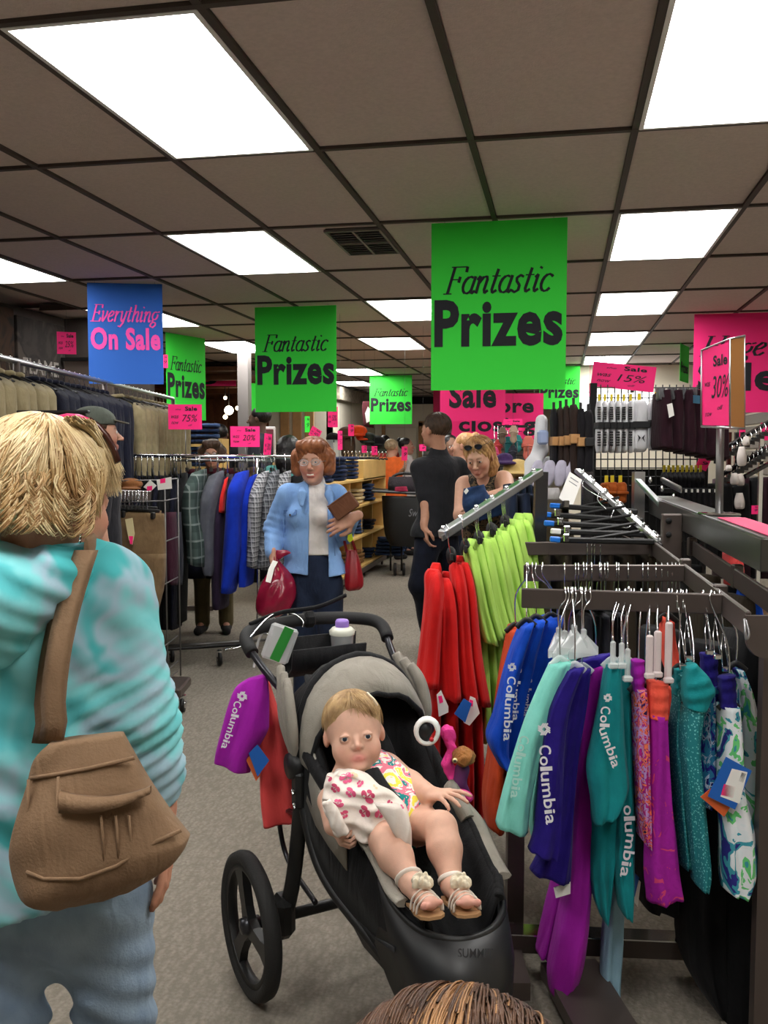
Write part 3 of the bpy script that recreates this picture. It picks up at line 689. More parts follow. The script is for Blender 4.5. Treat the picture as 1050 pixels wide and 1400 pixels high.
def head(s, M, skin, lip=None, baby=False, smile=0., brow=None, female=True):
 lip = lip or tuple(c * f for c, f in zip(skin, (.8, .5, .5))); s.frame(M); c = skin
 if baby:
  s.ell((0, -.015, .03), (.079, .09, .08), col=c).ell((0, .028, -.026), (.060, .056, .064), k=.03, col=c)
  for x in (-1, 1): s.ell((x * .034, .052, -.036), (.030, .030, .030), k=.02, col=c)
  s.ell((0, .062, -.078), (.024, .022, .018), k=.02, col=c)
 else:
  s.ell((0, -.015, .03), (.076, .095, .087), col=c).ell((0, .03, -.028), (.062, .062, .085), k=.03, col=c).ell((0, .045, -.076), (.043, .042, .035), k=.03, col=c)
  for x in (-1, 1): s.ell((x * .036, .06, -.03), (.026, .026, .026), k=.02, col=c)
  s.ell((0, .078, -.098), (.02, .02, .016), k=.02, col=c)
 if not baby: s.cap((-.03, .078, .02), (.03, .078, .02), .010, k=.02, col=c)
 ez = .0 if baby else .004
 for x in (-1, 1):
  ey, er = (.0790, .0125) if baby else (.0845, .0118)
  s.ell((x * .031, .1, ez), (.016, .015, .012), k=.014, op='-'); s.ell((x * .031, ey, ez), (er * 1.15, er, er), k=.005, col=c)
  s.ell((x * .0315, ey + .014, ez - .0008), (.0108 if baby else .0112, .012, .0052 if baby else .0042), k=.0015, op='-')
  s.cap((x * .020, ey + .0095, ez + .0068), (x * .043, ey + .0065, ez + .0056), .0022, k=.003, col=tuple(v * .7 for v in c))
  s.ell((x * (.0765 if baby else .0785), -.008, -.006), ((.009, .021, .031) if not baby else (.008, .015, .022)), rot=Matrix.Rotation(x * -.35, 3, 'Z'), k=.008, col=tuple(v * w for v, w in zip(c, (1, .88, .86))))
 nl = .099 if baby else .118; nz = -.021 if baby else -.028
 s.chain([(0, .082 if baby else .086, -.004 if baby else .01), (0, nl, nz)], [.0055 if baby else .0065, .0082 if baby else .0125], k=.012, col=c)
 for x in (-1, 1): s.ell((x * (.009 if baby else .012), nl - .011, nz - .004), (.0075 if baby else .009, .009, .006), k=.006, col=c)
 lw = .018 if baby else .023 + .009 * smile; ly = .094 if baby else .096; lz = -.051 if baby else -.062
 if baby:
  s.ell((0, .078, -.052), (.022, .012, .014), k=.014, col=c)
  for x in (-1, 1): s.cap((x * .0155, .0865, -.0555), (x * .003, .0925, -.0500), .0024, .0034, k=.003, col=lip)
  s.cap((-.008, .0905, -.0570), (.008, .0905, -.0570), .0038, k=.003, col=lip); s.ell((0, .078, -.078), (.018, .014, .011), k=.012, col=c)
 else:
  s.cap((-lw, ly - .012 - .004 * smile, lz + .008 * smile), (0, ly, lz - .001), .005, .0065, k=.006, col=lip).cap((lw, ly - .012 - .004 * smile, lz + .008 * smile), (0, ly, lz - .001), .005, .0065, k=.006, col=lip)
  s.ell((0, ly, lz - .010), (lw * .8, .008, .0065), k=.006, col=lip)
 pk = tuple(v * w for v, w in zip(c, (1., .68, .66)))
 for x in (-1, 1): s.dot((x * .042, .078, -.035), .034, tuple(a_ * .35 + b_ * .65 for a_, b_ in zip(pk, c)) if baby else pk, 1.)
 s.dot((0, nl + .008, -.03), .014, pk, 1.)
 if brow:
  for x in (-1, 1):
   for t in range(6): s.dot((x * (.015 + .0065 * t), .092 - .0022 * t, .022 + .003 * math.sin(t / 5 * PI)), .0065, brow, .9)
def eyes(parent, M, m=None, r=.0103, y=.0845, z=.004, ir=.0054):
 out = []
 for x in (-1, 1):
  c = Vector((x * .031, y, z - .0006)); mb = MB().mat(meye); mb.smooth = True
  def ballp(rr, cc, n=10): return [(rr * math.sin(PI * i / n), -rr * math.cos(PI * i / n)) for i in range(n + 1)]
  mb.lathe(ballp(r, 0), c, 14); mb.mat(m or miris)
  mb.lathe([(0.0001, r * 1.05), (ir, r * (.93 if ir < .006 else .88))], c, 12, axis=Vector((0, 1, 0)))
  mb.mat(mmatte); mb.lathe([(0.0001, r * 1.07), (.0024, r * 1.045)], c, 10, axis=Vector((0, 1, 0)))
  mb.v = [tuple(M @ Vector(v)) for v in mb.v]; out.append(mb.build('eye', None, parent, world=True))
 return out
def hand(s, M, side, col, curl=(.25, .3, .35, .4), thumb=.3, sc=1., spread=.06):
 """M: origin at the wrist, Z to the fingertips, Y out of the palm, thumb at +X*side"""
 s.frame(M @ Matrix.Scale(sc, 4)); c = col
 s.cap((0, 0, -.035), (0, .0, .02), .027, .026, k=.02, col=c, flat=((0, 1, 0), .75))
 s.box((0, 0, .052), (.039, .0135, .045), rr=.013, k=.012, col=c)
 s.ell((side * .024, .010, .03), (.018, .014, .028), k=.012, col=c)
 for i in range(4):
  x = side * (.030 - .0205 * i); z = (.09, .095, .091, .082)[i]; L = (.95, 1.05, .98, .78)[i]; a = 0.
  p = Vector((x, 0, z)); pts = [p - Vector((0, 0, .02))]; pts.append(p); lat = side * spread * (1.5 - i)
  for j, l in enumerate((.043, .026, .021)):
   a += curl[i] * (.9, 1.1, .7)[j]; p = p + Vector((lat * l, math.sin(a) * l, math.cos(a) * l)) * L; pts.append(p)
  s.chain(pts, [.0095, .0095, .0088, .0082, .0068], k=.005, col=c)
  s.dot(pts[-1], .008, tuple(v * w for v, w in zip(c, (1.02, .8, .8))), 1)
 t = thumb; b = Vector((side * .026, .004, .018)); p1 = b + Vector((side * .028, .012 + .01 * t, .022)); p2 = p1 + Vector((side * (.016 - .02 * t), .006 + .016 * t, .03)); p3 = p2 + Vector((side * (.004 - .018 * t), .004 + .01 * t, .024))
 s.chain([b, p1, p2, p3], [.015, .0125, .0105, .0085], k=.008, col=c)
def folds(P, amp, sc=18., seed=0.):
 x, y, z = P[:, 0], P[:, 1], P[:, 2]
 a = np.sin(x * sc + 2.1 * np.sin(z * sc * .45 + seed) + y * sc * .7 + seed) + .6 * np.sin((y - x * .6) * sc * 1.7 + 1.7 * np.sin(z * sc * .8 + 2 * seed) + 1.3) + .5 * np.sin(z * sc * 1.3 + 2 * np.sin((x + y) * sc * .6) + seed * 3)
 return amp * a
def creases(P, lst):
 d = np.zeros(len(P))
 for c, r, ax, wl, amp in lst:
  v = P - np.array(c); dist = np.linalg.norm(v, axis=1); t = v @ np.array(Vector(ax).normalized())
  perp = v - np.outer(t, np.array(Vector(ax).normalized())); w = np.exp(-(dist / r) ** 2)
  d -= amp * w * (.5 + .5 * np.sin(t * 2 * PI / wl + 2.5 * np.sin(perp[:, 0] * 22 + perp[:, 2] * 9) + perp[:, 1] * 25))
 return d
def pose(base, f, H=1.7, **kw):
 """default standing joints at base facing f; kw overrides with world points"""
 s = H / 1.7; f = Vector(f).normalized(); r = f.cross(Vector((0, 0, 1))); b = Vector((base[0], base[1], 0))
 P = lambda x, y, z: b + r * (x * s) + f * (y * s) + Vector((0, 0, z * s))
 J = dict(head=P(0, .02, 1.585), neck=P(0, -.015, 1.45), chest=P(0, 0, 1.28), waist=P(0, 0, 1.06), pelvis=P(0, 0, .93))
 for n, x in (('R', 1), ('L', -1)):
  J.update({'sh' + n: P(x * .175, -.01, 1.39), 'el' + n: P(x * .235, -.03, 1.11), 'wr' + n: P(x * .25, .05, .87), 'hi' + n: P(x * .088, 0, .90), 'kn' + n: P(x * .1, .02, .5), 'an' + n: P(x * .105, -.01, .09), 'to' + n: P(x * .125, .14, .035)})
 J.update(kw); J['f'] = f; J['r'] = r; J['s'] = s; return J
def body(root_, J, skin, M, res=.006, hands=None, fem=True, armsc=1., headkw=None, wide=1., name='body', legw=.85):
 s = S(.03); sc = J['s']; f = tuple(J['f']); c = skin; bl = ((f), .72)
 s.frame().chain([J['pelvis'], J['waist'], J['chest']], [.125 * sc * wide, .105 * sc * wide, .125 * sc * wide], k=.06 * sc, col=c, flat=(f, .72))
 up = J['chest'] + (J['neck'] - J['chest']) * .45
 s.cap(J['shL'] * .85 + up * .15, J['shR'] * .85 + up * .15, .052 * sc, k=.05 * sc, col=c)
 s.cap(up, J['neck'], .075 * sc, .05 * sc, k=.04 * sc, col=c)
 hc = M @ Vector((0, -.02, -.05)); s.cap(J['neck'], hc, .052 * sc, .05 * sc, k=.03 * sc, col=c)
 for n in 'LR':
  s.cap(J['sh' + n], J['el' + n], .047 * sc * armsc, .039 * sc * armsc, k=.03 * sc, col=c).cap(J['el' + n], J['wr' + n], .039 * sc * armsc, .026 * sc, k=.02 * sc, col=c)
  s.cap(J['hi' + n], J['kn' + n], (.083 * sc * wide) * legw, .052 * sc * legw, k=.04 * sc, col=c).cap(J['kn' + n], J['an' + n], .05 * sc * legw, .036 * sc * legw, k=.03 * sc, col=c)
  s.cap(J['an' + n], J['to' + n], .035 * sc, .026 * sc, k=.02 * sc, col=c)
 head(s, M, skin, **(headkw or {}))
 for n, h in (hands or {}).items(): hand(s, h[0], h[1], c, *h[2:])
 return s.frame().mesh(name, mskin, res, root_, world=True)
def limbs_top(s, J, inf=.012, sleeve=1., col=None, wide=1., hem=None, armsc=1., bust=0., loose=1.):
 sc = J['s']; f = tuple(J['f']); a = inf
 low = hem if hem is not None else J['pelvis']
 s.frame().chain([low, J['waist'], J['chest']], [.135 * sc * wide * loose + a, .115 * sc * wide * loose + a, .13 * sc * wide + a], k=.06 * sc, col=col, flat=(f, .74))
 up = J['chest'] + (J['neck'] - J['chest']) * .45
 s.cap(J['shL'] * .85 + up * .15, J['shR'] * .85 + up * .15, .056 * sc + a, k=.05 * sc, col=col)
 s.cap(up, J['neck'] * .7 + up * .3, .08 * sc + a, .06 * sc + a * .6, k=.04 * sc, col=col)
 s.cap(J['hiL'] - J['r'] * .02, J['hiR'] + J['r'] * .02, .085 * sc * wide * loose + a, k=.05 * sc, col=col)
 if bust:
  for x in (-1, 1): s.ell(J['chest'] + J['r'] * (x * .075 * sc) + J['f'] * (.085 * sc) - Vector((0, 0, .02)), (bust,) * 3, k=.05 * sc, col=col)
 for n in 'LR':
  sl = sleeve if not isinstance(sleeve, dict) else sleeve[n]
  if sl <= 0: continue
  e = min(sl, .5) * 2; pe = J['sh' + n] + (J['el' + n] - J['sh' + n]) * e
  s.cap(J['sh' + n], pe, .052 * sc * armsc + a, .045 * sc * armsc + a, k=.03 * sc, col=col)
  if sl > .5:
   e2 = (sl - .5) * 2; pw = J['el' + n] + (J['wr' + n] - J['el' + n]) * e2
   s.cap(J['el' + n], pw, .045 * sc * armsc + a, (.045 - .011 * e2) * sc * armsc + a, k=.02 * sc, col=col)
 return s
def limbs_legs(s, J, inf=.012, wide=1., cuff=.06, knee=.062, to=1.):
 sc = J['s']; f = tuple(J['f']); a = inf
 s.frame().cap(J['pelvis'] + Vector((0, 0, .06 * sc)), (J['hiL'] + J['hiR']) / 2, .128 * sc * wide + a, .12 * sc * wide + a, k=.05 * sc, flat=(f, .8))
 for n in 'LR':
  an = J['kn' + n] + (J['an' + n] - J['kn' + n]) * to
  s.cap(J['hi' + n], J['kn' + n], .09 * sc * wide + a, knee * sc + a, k=.03 * sc).cap(J['kn' + n], an, knee * sc + a, cuff * sc + a * .5, k=.03 * sc)
 return s
def shoe(parent, J, n, m, res=.006, sole=None):
 sc = J['s']; a, t = J['an' + n], J['to' + n]; s = S(.02); d = (t - a); d.z = 0; d.normalize()
 s.cap(Vector((a.x, a.y, .05 * sc)) - d * .01, Vector((t.x, t.y, .035 * sc)), .048 * sc, .038 * sc); s.cap(a, Vector((a.x, a.y, .05)), .044 * sc, .045 * sc)
 return s.mesh('shoe', m, res, parent, world=True, clip=lambda P: .004 - P[:, 2])
def strands(name, m, parent, paths, r=.0012, n=3, world=True, col=None):
 vs = []; fs = []
 for pts in paths:
  k = len(pts); base = len(vs); pv = None
  for i, p in enumerate(pts):
   d = (pts[min(i + 1, k - 1)] - pts[max(i - 1, 0)]); d = d.normalized() if d.length > 1e-9 else Vector((0, 0, 1))
   u = (d.orthogonal() if pv is None else (pv - d * pv.dot(d))); u = u.normalized() if u.length > 1e-6 else d.orthogonal().normalized(); pv = u; t = d.cross(u)
   rr = r * (1 if i < k * .6 else max(.15, 1.6 * (1 - i / (k - 1)) + .1))
   for j in range(n):
    an = 2 * PI * j / n; vs.append(p + u * rr * math.cos(an) + t * rr * math.sin(an))
  for i in range(k - 1):
   for j in range(n): fs.append((base + i * n + j, base + i * n + (j + 1) % n, base + (i + 1) * n + (j + 1) % n, base + (i + 1) * n + j))
 mb = MB(); mb.smooth = True; mb.add(vs, fs); return mb.build(name, m, parent, world=world, kind='stuff')
def hairmat(name, c1, c2, sc=40):
 return mat(name, c1, .45, col2=c2, nscale=sc, bump=.5, bscale=120, spec=.4)
def glasses(parent, M, m, lens=mlens, y=.108, z=.004, dark=False, name='glasses', up=0.):
 mb = MB().mat(m)
 for x in (-1, 1):
  pts = [(x * .033 + .024 * math.cos(a), y - .006 * abs(math.cos(a)), z + up + .017 * math.sin(a)) for a in [2 * PI * i / 16 for i in range(16)]]
  mb.mat(m).tube(pts, .0016, 5, closed=True, cap=False); mb.mat(lens).add(pts, [tuple(range(16))])
  mb.mat(m).tube([(x * .057, y - .008, z + up + .003), (x * .079, .03, z + up), (x * .08, -.02, z + up - .006)], .0014, 4)
 mb.mat(m).tube([(-.009, y, z + up + .003), (.009, y, z + up + .003)], .0014, 4)
 mb.v = [tuple(M @ Vector(v)) for v in mb.v]; return mb.build(name, None, parent, world=True)
def pillow(rows, D, name, m, parent, fold=None, sq=.75, n=32, sub=4, world=True, label=None, mb=None):
 """closed soft body through slanted rows (xl, yl, xr, yr, thickness[, dD left, dD right]) given in the picture and a distance"""
 rows = [tuple(r) + (0,) * (7 - len(r)) for r in rows]; k = len(rows); out = []
 def cat(a, b, c, d, t): return tuple(.5 * ((2 * b_) + (-a_ + c_) * t + (2 * a_ - 5 * b_ + 4 * c_ - d_) * t * t + (-a_ + 3 * b_ - 3 * c_ + d_) * t ** 3) for a_, b_, c_, d_ in zip(a, b, c, d))
 for i in range(k - 1):
  for j in range(sub):
   out.append(cat(rows[max(i - 1, 0)], rows[i], rows[i + 1], rows[min(i + 2, k - 1)], j / sub))
 out.append(rows[-1]); loops = []
 for i, r in enumerate(out):
  L, Rr = W(r[0], r[1], D + r[5]), W(r[2], r[3], D + r[6]); c = (L + Rr) / 2; h = (Rr - L) / 2; v = i / (len(out) - 1); nr = h.cross(U_).normalized()
  if nr.dot(FH) < 0: nr = -nr
  loop = []
  for j in range(n):
   a = 2 * PI * j / n; ca, sa = math.cos(a), math.sin(a); x = math.copysign(abs(ca) ** sq, ca); y = math.copysign(abs(sa) ** sq, sa)
   f = fold((x + 1) / 2, v) if fold else 0
   loop.append(c + h * x + nr * (y * r[4] / 2 + f * (-1 if y < 0 else 1) * min(1, abs(y) * 3)))
  loops.append(loop)
 mb2 = mb or MB(); mb2.loft(loops)
 if mb is not None: return mb
 o = fixn(mb2.build(name, m, parent, world=world))
 if label: o['label'] = label
 return o
# ---------------------------------------------------------------- woman in the foreground, seen from behind
def blond_woman():
 D = 1.41
 r = root('person', 'woman with short blond hair seen from behind in an aqua tie dye hoodie', 'person', floorpt(W(60, 1300, D)))
 P = lambda x, y, d=0.: W(x, y, D + d)
 hd = R_ * .48 + FH * .88; sc = 1.0
 J = pose(floorpt(W(45, 1300, D)), R_ * .18 + FH * .98, 1.6, head=P(66, 684), neck=P(50, 765, -.0), chest=P(38, 880, .02), waist=P(45, 1060, .03), pelvis=P(60, 1195, .02),
      shR=P(158, 812, .03), shL=P(-85, 812, .0), elR=P(188, 975, .02), elL=P(-150, 985, 0), wrR=P(220, 1098, .06), wrL=P(-150, 1150, .1),
      hiR=P(148, 1235, .02), hiL=P(0, 1235, .0), knR=P(158, 1420, .04), knL=P(8, 1420, -.02), anR=P(172, 1700, .0), anL=P(0, 1700, 0), toR=P(180, 1740, .13), toL=P(-10, 1740, .13))
 skin = (.50, .235, .15)
 M = hframe(J['head'], hd, .95, 0, -8)
 Mh = Matrix.Translation(J['wrR']) @ Matrix.Rotation(0, 4, 'Z') @ (lambda z, y: Matrix((y.cross(z), y, z)).transposed().to_4x4())((P(233, 1200, .03) - J['wrR']).normalized(), Vector(tuple(-R_)))
 body(r, J, skin, M, .006, {'R': (Mh, 1, (.2, .25, .3, .35), .2, .88)}, legw=.55, headkw=dict(brow=(.25, .15, .08)))
 eyes(r, M)
 s = limbs_legs(S(.02), J, .0, .82, .05, .054)
 s.mesh('jeans', cloth('pale_denim', rgb(150, 170, 188), rgb(112, 132, 156), nscale=9), .007, r, world=True,
     disp=lambda Q: folds(Q, .0018, 16, 1.) + creases(Q, [(J['knR'], .16, (0, .2, 1), .05, .010), (J['knL'], .16, (0, .3, 1), .05, .010), ((J['hiL'] + J['hiR']) / 2, .14, (.5, 0, 1), .05, .007)]), dmax=.01)
 s = limbs_top(S(.03), J, .010, {'L': .9, 'R': .86}, wide=1.12, hem=P(58, 1185, .02), loose=1.05)
 s.cap(P(-60, 800, -.03), P(130, 800, .0), .055, k=.05)
 mt = blotch('aqua_tie_dye', [rgb(56, 160, 170), rgb(92, 190, 196), rgb(128, 206, 210), rgb(160, 190, 205), rgb(74, 176, 180)], 6.5, .9, kind='E', dist=.5)
 vt = (J['elR'] - J['shR']).normalized(); vf = (J['wrR'] - J['elR']).normalized()
 s.mesh('hoodie', mt, .006, r, world=True, disp=lambda Q: folds(Q, .0016, 22, .4) + creases(Q, [(J['elR'] + Vector((0, 0, -.03)), .11, vf, .024, .013), (J['shR'], .09, (0, .4, 1), .05, .006), (J['waist'] + R_ * .06 - FH * .1, .2, (.2, 0, 1), .07, .010), (P(90, 900, -.1), .16, (1, 0, .4), .09, .006)]), dmax=.014, clip=lambda Q: (.845 + .34 * (Q @ np.array(R_) + .55) + .006 * np.sin(Q[:, 0] * 20)) - Q[:, 2])
 h = S(.03); h.chain([P(128, 762, -.0), P(70, 800, -.085), P(0, 822, -.105), P(-60, 800, -.07)], [.026, .040, .048, .04], k=.03)
 h.chain([P(112, 768, .01), P(55, 784, -.055), P(0, 782, -.07), P(-50, 770, -.03)], [.022, .03, .034, .03], k=.02)
 h.chain([P(10, 830, -.11), P(-15, 880, -.10), P(-40, 905, -.08)], [.035, .028, .014], k=.04)
 h.mesh('hood', mt, .005, r, world=True, disp=lambda Q: folds(Q, .003, 30, 2.) + creases(Q, [(P(40, 790, -.1), .12, (.3, 0, 1), .035, .008)]), dmax=.012)
 hs = S(.02).frame(M)
 for cx, cy, cz, rx, ry, rz in [(0, -.025, .035, .090, .102, .090), (0, -.055, .0, .082, .072, .04), (0, .045, .07, .07, .062, .05)]: hs.ell((cx, cy, cz), (rx, ry, rz), k=.03)
 hs.ell((0, .075, -.05), (.075, .075, .09), k=.015, op='-').ell((.085, .045, -.055), (.045, .045, .055), k=.015, op='-').ell((-.085, .045, -.055), (.045, .045, .055), k=.015, op='-')
 mh = hairmat('blond_hair', rgb(250, 230, 184), rgb(200, 168, 118), 22)
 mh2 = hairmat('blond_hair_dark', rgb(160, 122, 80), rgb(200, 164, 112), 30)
 Mi = np.array(M.inverted())
 def hd_(Q):
  q = Q @ Mi[:3, :3].T + Mi[:3, 3]; an = np.arctan2(q[:, 0], q[:, 1] + .02)
  return .0035 * np.sin(an * 26 + 3 * np.sin(q[:, 2] * 40)) + .0025 * np.sin(an * 47 + q[:, 2] * 60)
 cap_ = hs.mesh('hair', mh, .005, r, world=True, disp=hd_, dmax=.006)
 rr = random.Random(3); paths = []; paths2 = []
 for i in range(5200):
  a = rr.uniform(-PI, PI); v = rr.random() ** .7; back = math.cos(a)            # 1 = front
  bot = -.022 - .012 * math.sin(a * 2) if back < .2 else (-.015 if back < .55 else .03)
  pts = []; st = v * 1.0; ln = rr.uniform(.35, .7); lift = rr.uniform(0, .010)
  clump = round(a * 5) / 5.; tw = .5 * math.sin(clump * 3.1) + rr.uniform(-.1, .1); flick = rr.uniform(.004, .03) * (.6 + .6 * abs(math.sin(clump * 2.3)))
  for k in range(9):
   t = st + ln * k / 8; th = t * 1.5; aa = a + tw * (k / 8) ** 1.7 + (clump - a) * .5 * (k / 8)
   rx, ry, rz = .092 + lift, .104 + lift, .092 + lift
   if th < PI / 2: q = Vector((rx * math.sin(th) * math.sin(aa), ry * math.sin(th) * math.cos(aa) - .025, rz * math.cos(th) + .035))
   else:
    e2 = (th - PI / 2); inn = 1 - .12 * e2 + flick * 4 * e2 ** 2; q = Vector((rx * inn * math.sin(aa), ry * inn * math.cos(aa) - .025, .035 - e2 * .10))
   if q.z < bot + .012 * math.sin(clump * 9): break
   pts.append(M @ q)
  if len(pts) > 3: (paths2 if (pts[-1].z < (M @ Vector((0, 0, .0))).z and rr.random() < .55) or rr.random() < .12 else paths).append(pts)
 for i in range(900):                                     # turned-under curls at the back of the head
  a = rr.uniform(1.5, 2 * PI - 1.2); cl = round(a * 6) / 6.; z0 = rr.uniform(-.01, .05); rad = rr.uniform(.010, .022); dr = 1 if math.sin(cl * 7) > 0 else -1; pts = []
  for k in range(9):
   t = k / 8; an = cl + (a - cl) * .6 + dr * .16 * math.sin(t * 4.2); R2 = 1.02 + .16 * math.sin(t * 3.0)
   pts.append(M @ Vector((.092 * R2 * math.sin(an), .100 * R2 * math.cos(an) - .025, z0 - t * .066 + (rad * .8 if t > .8 else 0))))
  (paths2 if rr.random() < .6 else paths).append(pts)
 for i in range(500):                                     # swept fringe flicking forward past the brow
  a = rr.uniform(.1, 1.1); p0 = Vector((.04 + rr.uniform(-.05, .04), -.01 + rr.uniform(-.02, .02), .125 + rr.uniform(-.006, .006))); e = Vector((.086 * math.sin(a) + rr.uniform(0, .012), .092 * math.cos(a) + .016 + rr.uniform(-.008, .010), rr.uniform(.015, .065)))
  m1 = Vector((e.x * .78, e.y * .72, .112)); pts = []
  for k in range(8):
   t = k / 7; pts.append(M @ (p0 * (1 - t) ** 2 + m1 * 2 * t * (1 - t) + e * t * t))
  paths.append(pts)
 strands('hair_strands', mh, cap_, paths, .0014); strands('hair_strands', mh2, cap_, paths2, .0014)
 mb = MB(); pts = [M @ Vector((.104 * math.sin(a), .03 + .012 * a, .035 + .106 * math.cos(a))) for a in [-.5 + .22 * i for i in range(9)]]
 mb.mat(mat('pink_plastic', rgb(225, 40, 110), .35)).tube(pts[:5], .005, 6); mb.mat(mat('tortoise', rgb(60, 25, 20), .25)).tube(pts[4:], .007, 6, flat=.4); mb.build('sunglasses', None, r, world=True)
 mb = MB().mat(mchrome)
 for k in range(4): mb.lathe([(.0001, -.003), (.003, 0), (.0001, .003)], M @ Vector((.090, -.012, -.045 - .006 * k)), 6)
 mb.build('earring', None, r, world=True)
 b = root('shoulder_bag', 'tan fabric shoulder bag with pocket flap hanging from the blond woman', 'bag', P(110, 1240, -.13))
 mbag = cloth('tan_fabric', rgb(140, 112, 86), rgb(120, 94, 70), nscale=7, rough=.75)
 D0 = -.14; Q = lambda x, y, d=0.: P(x, y, D0 + d)
 pillow([(70, 1014, 168, 1002, .035), (50, 1036, 182, 1030, .055), (38, 1075, 204, 1070, .075), (26, 1120, 232, 1112, .09), (18, 1165, 252, 1138, .10), (22, 1200, 257, 1150, .10), (40, 1228, 238, 1178, .085), (75, 1240, 185, 1212, .05)],
     D + D0, 'bag_body', mbag, b, fold=lambda u, v: .004 * math.sin(v * 16 + u * 5) * (u < .4) + .003 * math.sin(u * 21 + v * 6) * v, sq=.62)
 def seam(name, pts, rad, flat=.4, dz=-.052):
  mb = MB().tube([Q(x, y, dz + .01 * ((x - 120) / 90) ** 2) for x, y in pts], rad, 6, flat=flat); return mb.build(name, mbag, b, world=True)
 seam('stitched_edge', [(42, 1064), (70, 1060), (120, 1051), (184, 1036)], .003, .8, -.032)
 seam('stitched_edge', [(80, 1062), (77, 1130), (74, 1198)], .0025, .8, -.044)
 seam('stitched_edge', [(39, 1066), (36, 1130), (34, 1195)], .0025, .8, -.040)
 seam('stitched_edge', [(36, 1192), (60, 1202), (110, 1202), (160, 1184), (215, 1150), (248, 1135)], .003, .8, -.052)
 for x in (138, 158, 176): seam('stitched_edge', [(x, 1115), (x + 3, 1150), (x + 4, 1188 - (x - 138) * .35)], .002, .8, -.050)
 mb = MB(); n = 12; top = []; bot = []
 for i in range(n + 1):
  t = i / n; x = 80 + t * 125; yt = 1082 + 12 * math.sin(t * PI) ** .8 + 0 - 6 * t; yb = 1112 + 10 * math.sin(t * PI) - 26 * t
  top.append(Q(x, yt, -.042 - .005 * math.sin(t * PI))); bot.append(Q(x, yb, -.050 - .006 * math.sin(t * PI)))
 o = FH * .008
 for A, B in zip(range(n), range(1, n + 1)): mb.add([top[A], top[B], bot[B], bot[A], top[A] + o, top[B] + o, bot[B] + o, bot[A] + o], [(0, 1, 2, 3), (4, 7, 6, 5), (0, 4, 5, 1), (3, 2, 6, 7)], True)
 mb.build('pocket_band', mbag, b, world=True)
 for i, (xa, xb) in enumerate([((118, 752), (70, 1012)), ((112, 752), (60, 1016))]):
  dd = (-.085, -.045)[i]; pts = []
  for t in [k / 10 for k in range(11)]:
   x = xa[0] + (xb[0] - xa[0]) * t - 12 * math.sin(t * PI) * (1 if t < .9 else 0); y = xa[1] + (xb[1] - xa[1]) * t; pts.append(P(x, y, dd - .06 * t - .02 * math.sin(t * PI)))
  mb = MB(); w = R_ * .0175
  mb.loft([[p - w, p - w * .3 - FH * .003, p + w * .3 - FH * .003, p + w, p + w * .3 + FH * .002, p - w * .3 + FH * .002] for p in pts]); mb.build('strap', mbag, b, world=True)
 mb = MB().tube([P(118, 752, -.08), P(128, 745, -.03), P(132, 748, .03), P(130, 765, .08)], [.018] * 4, 8, flat=.2); mb.build('strap', mbag, b, world=True)
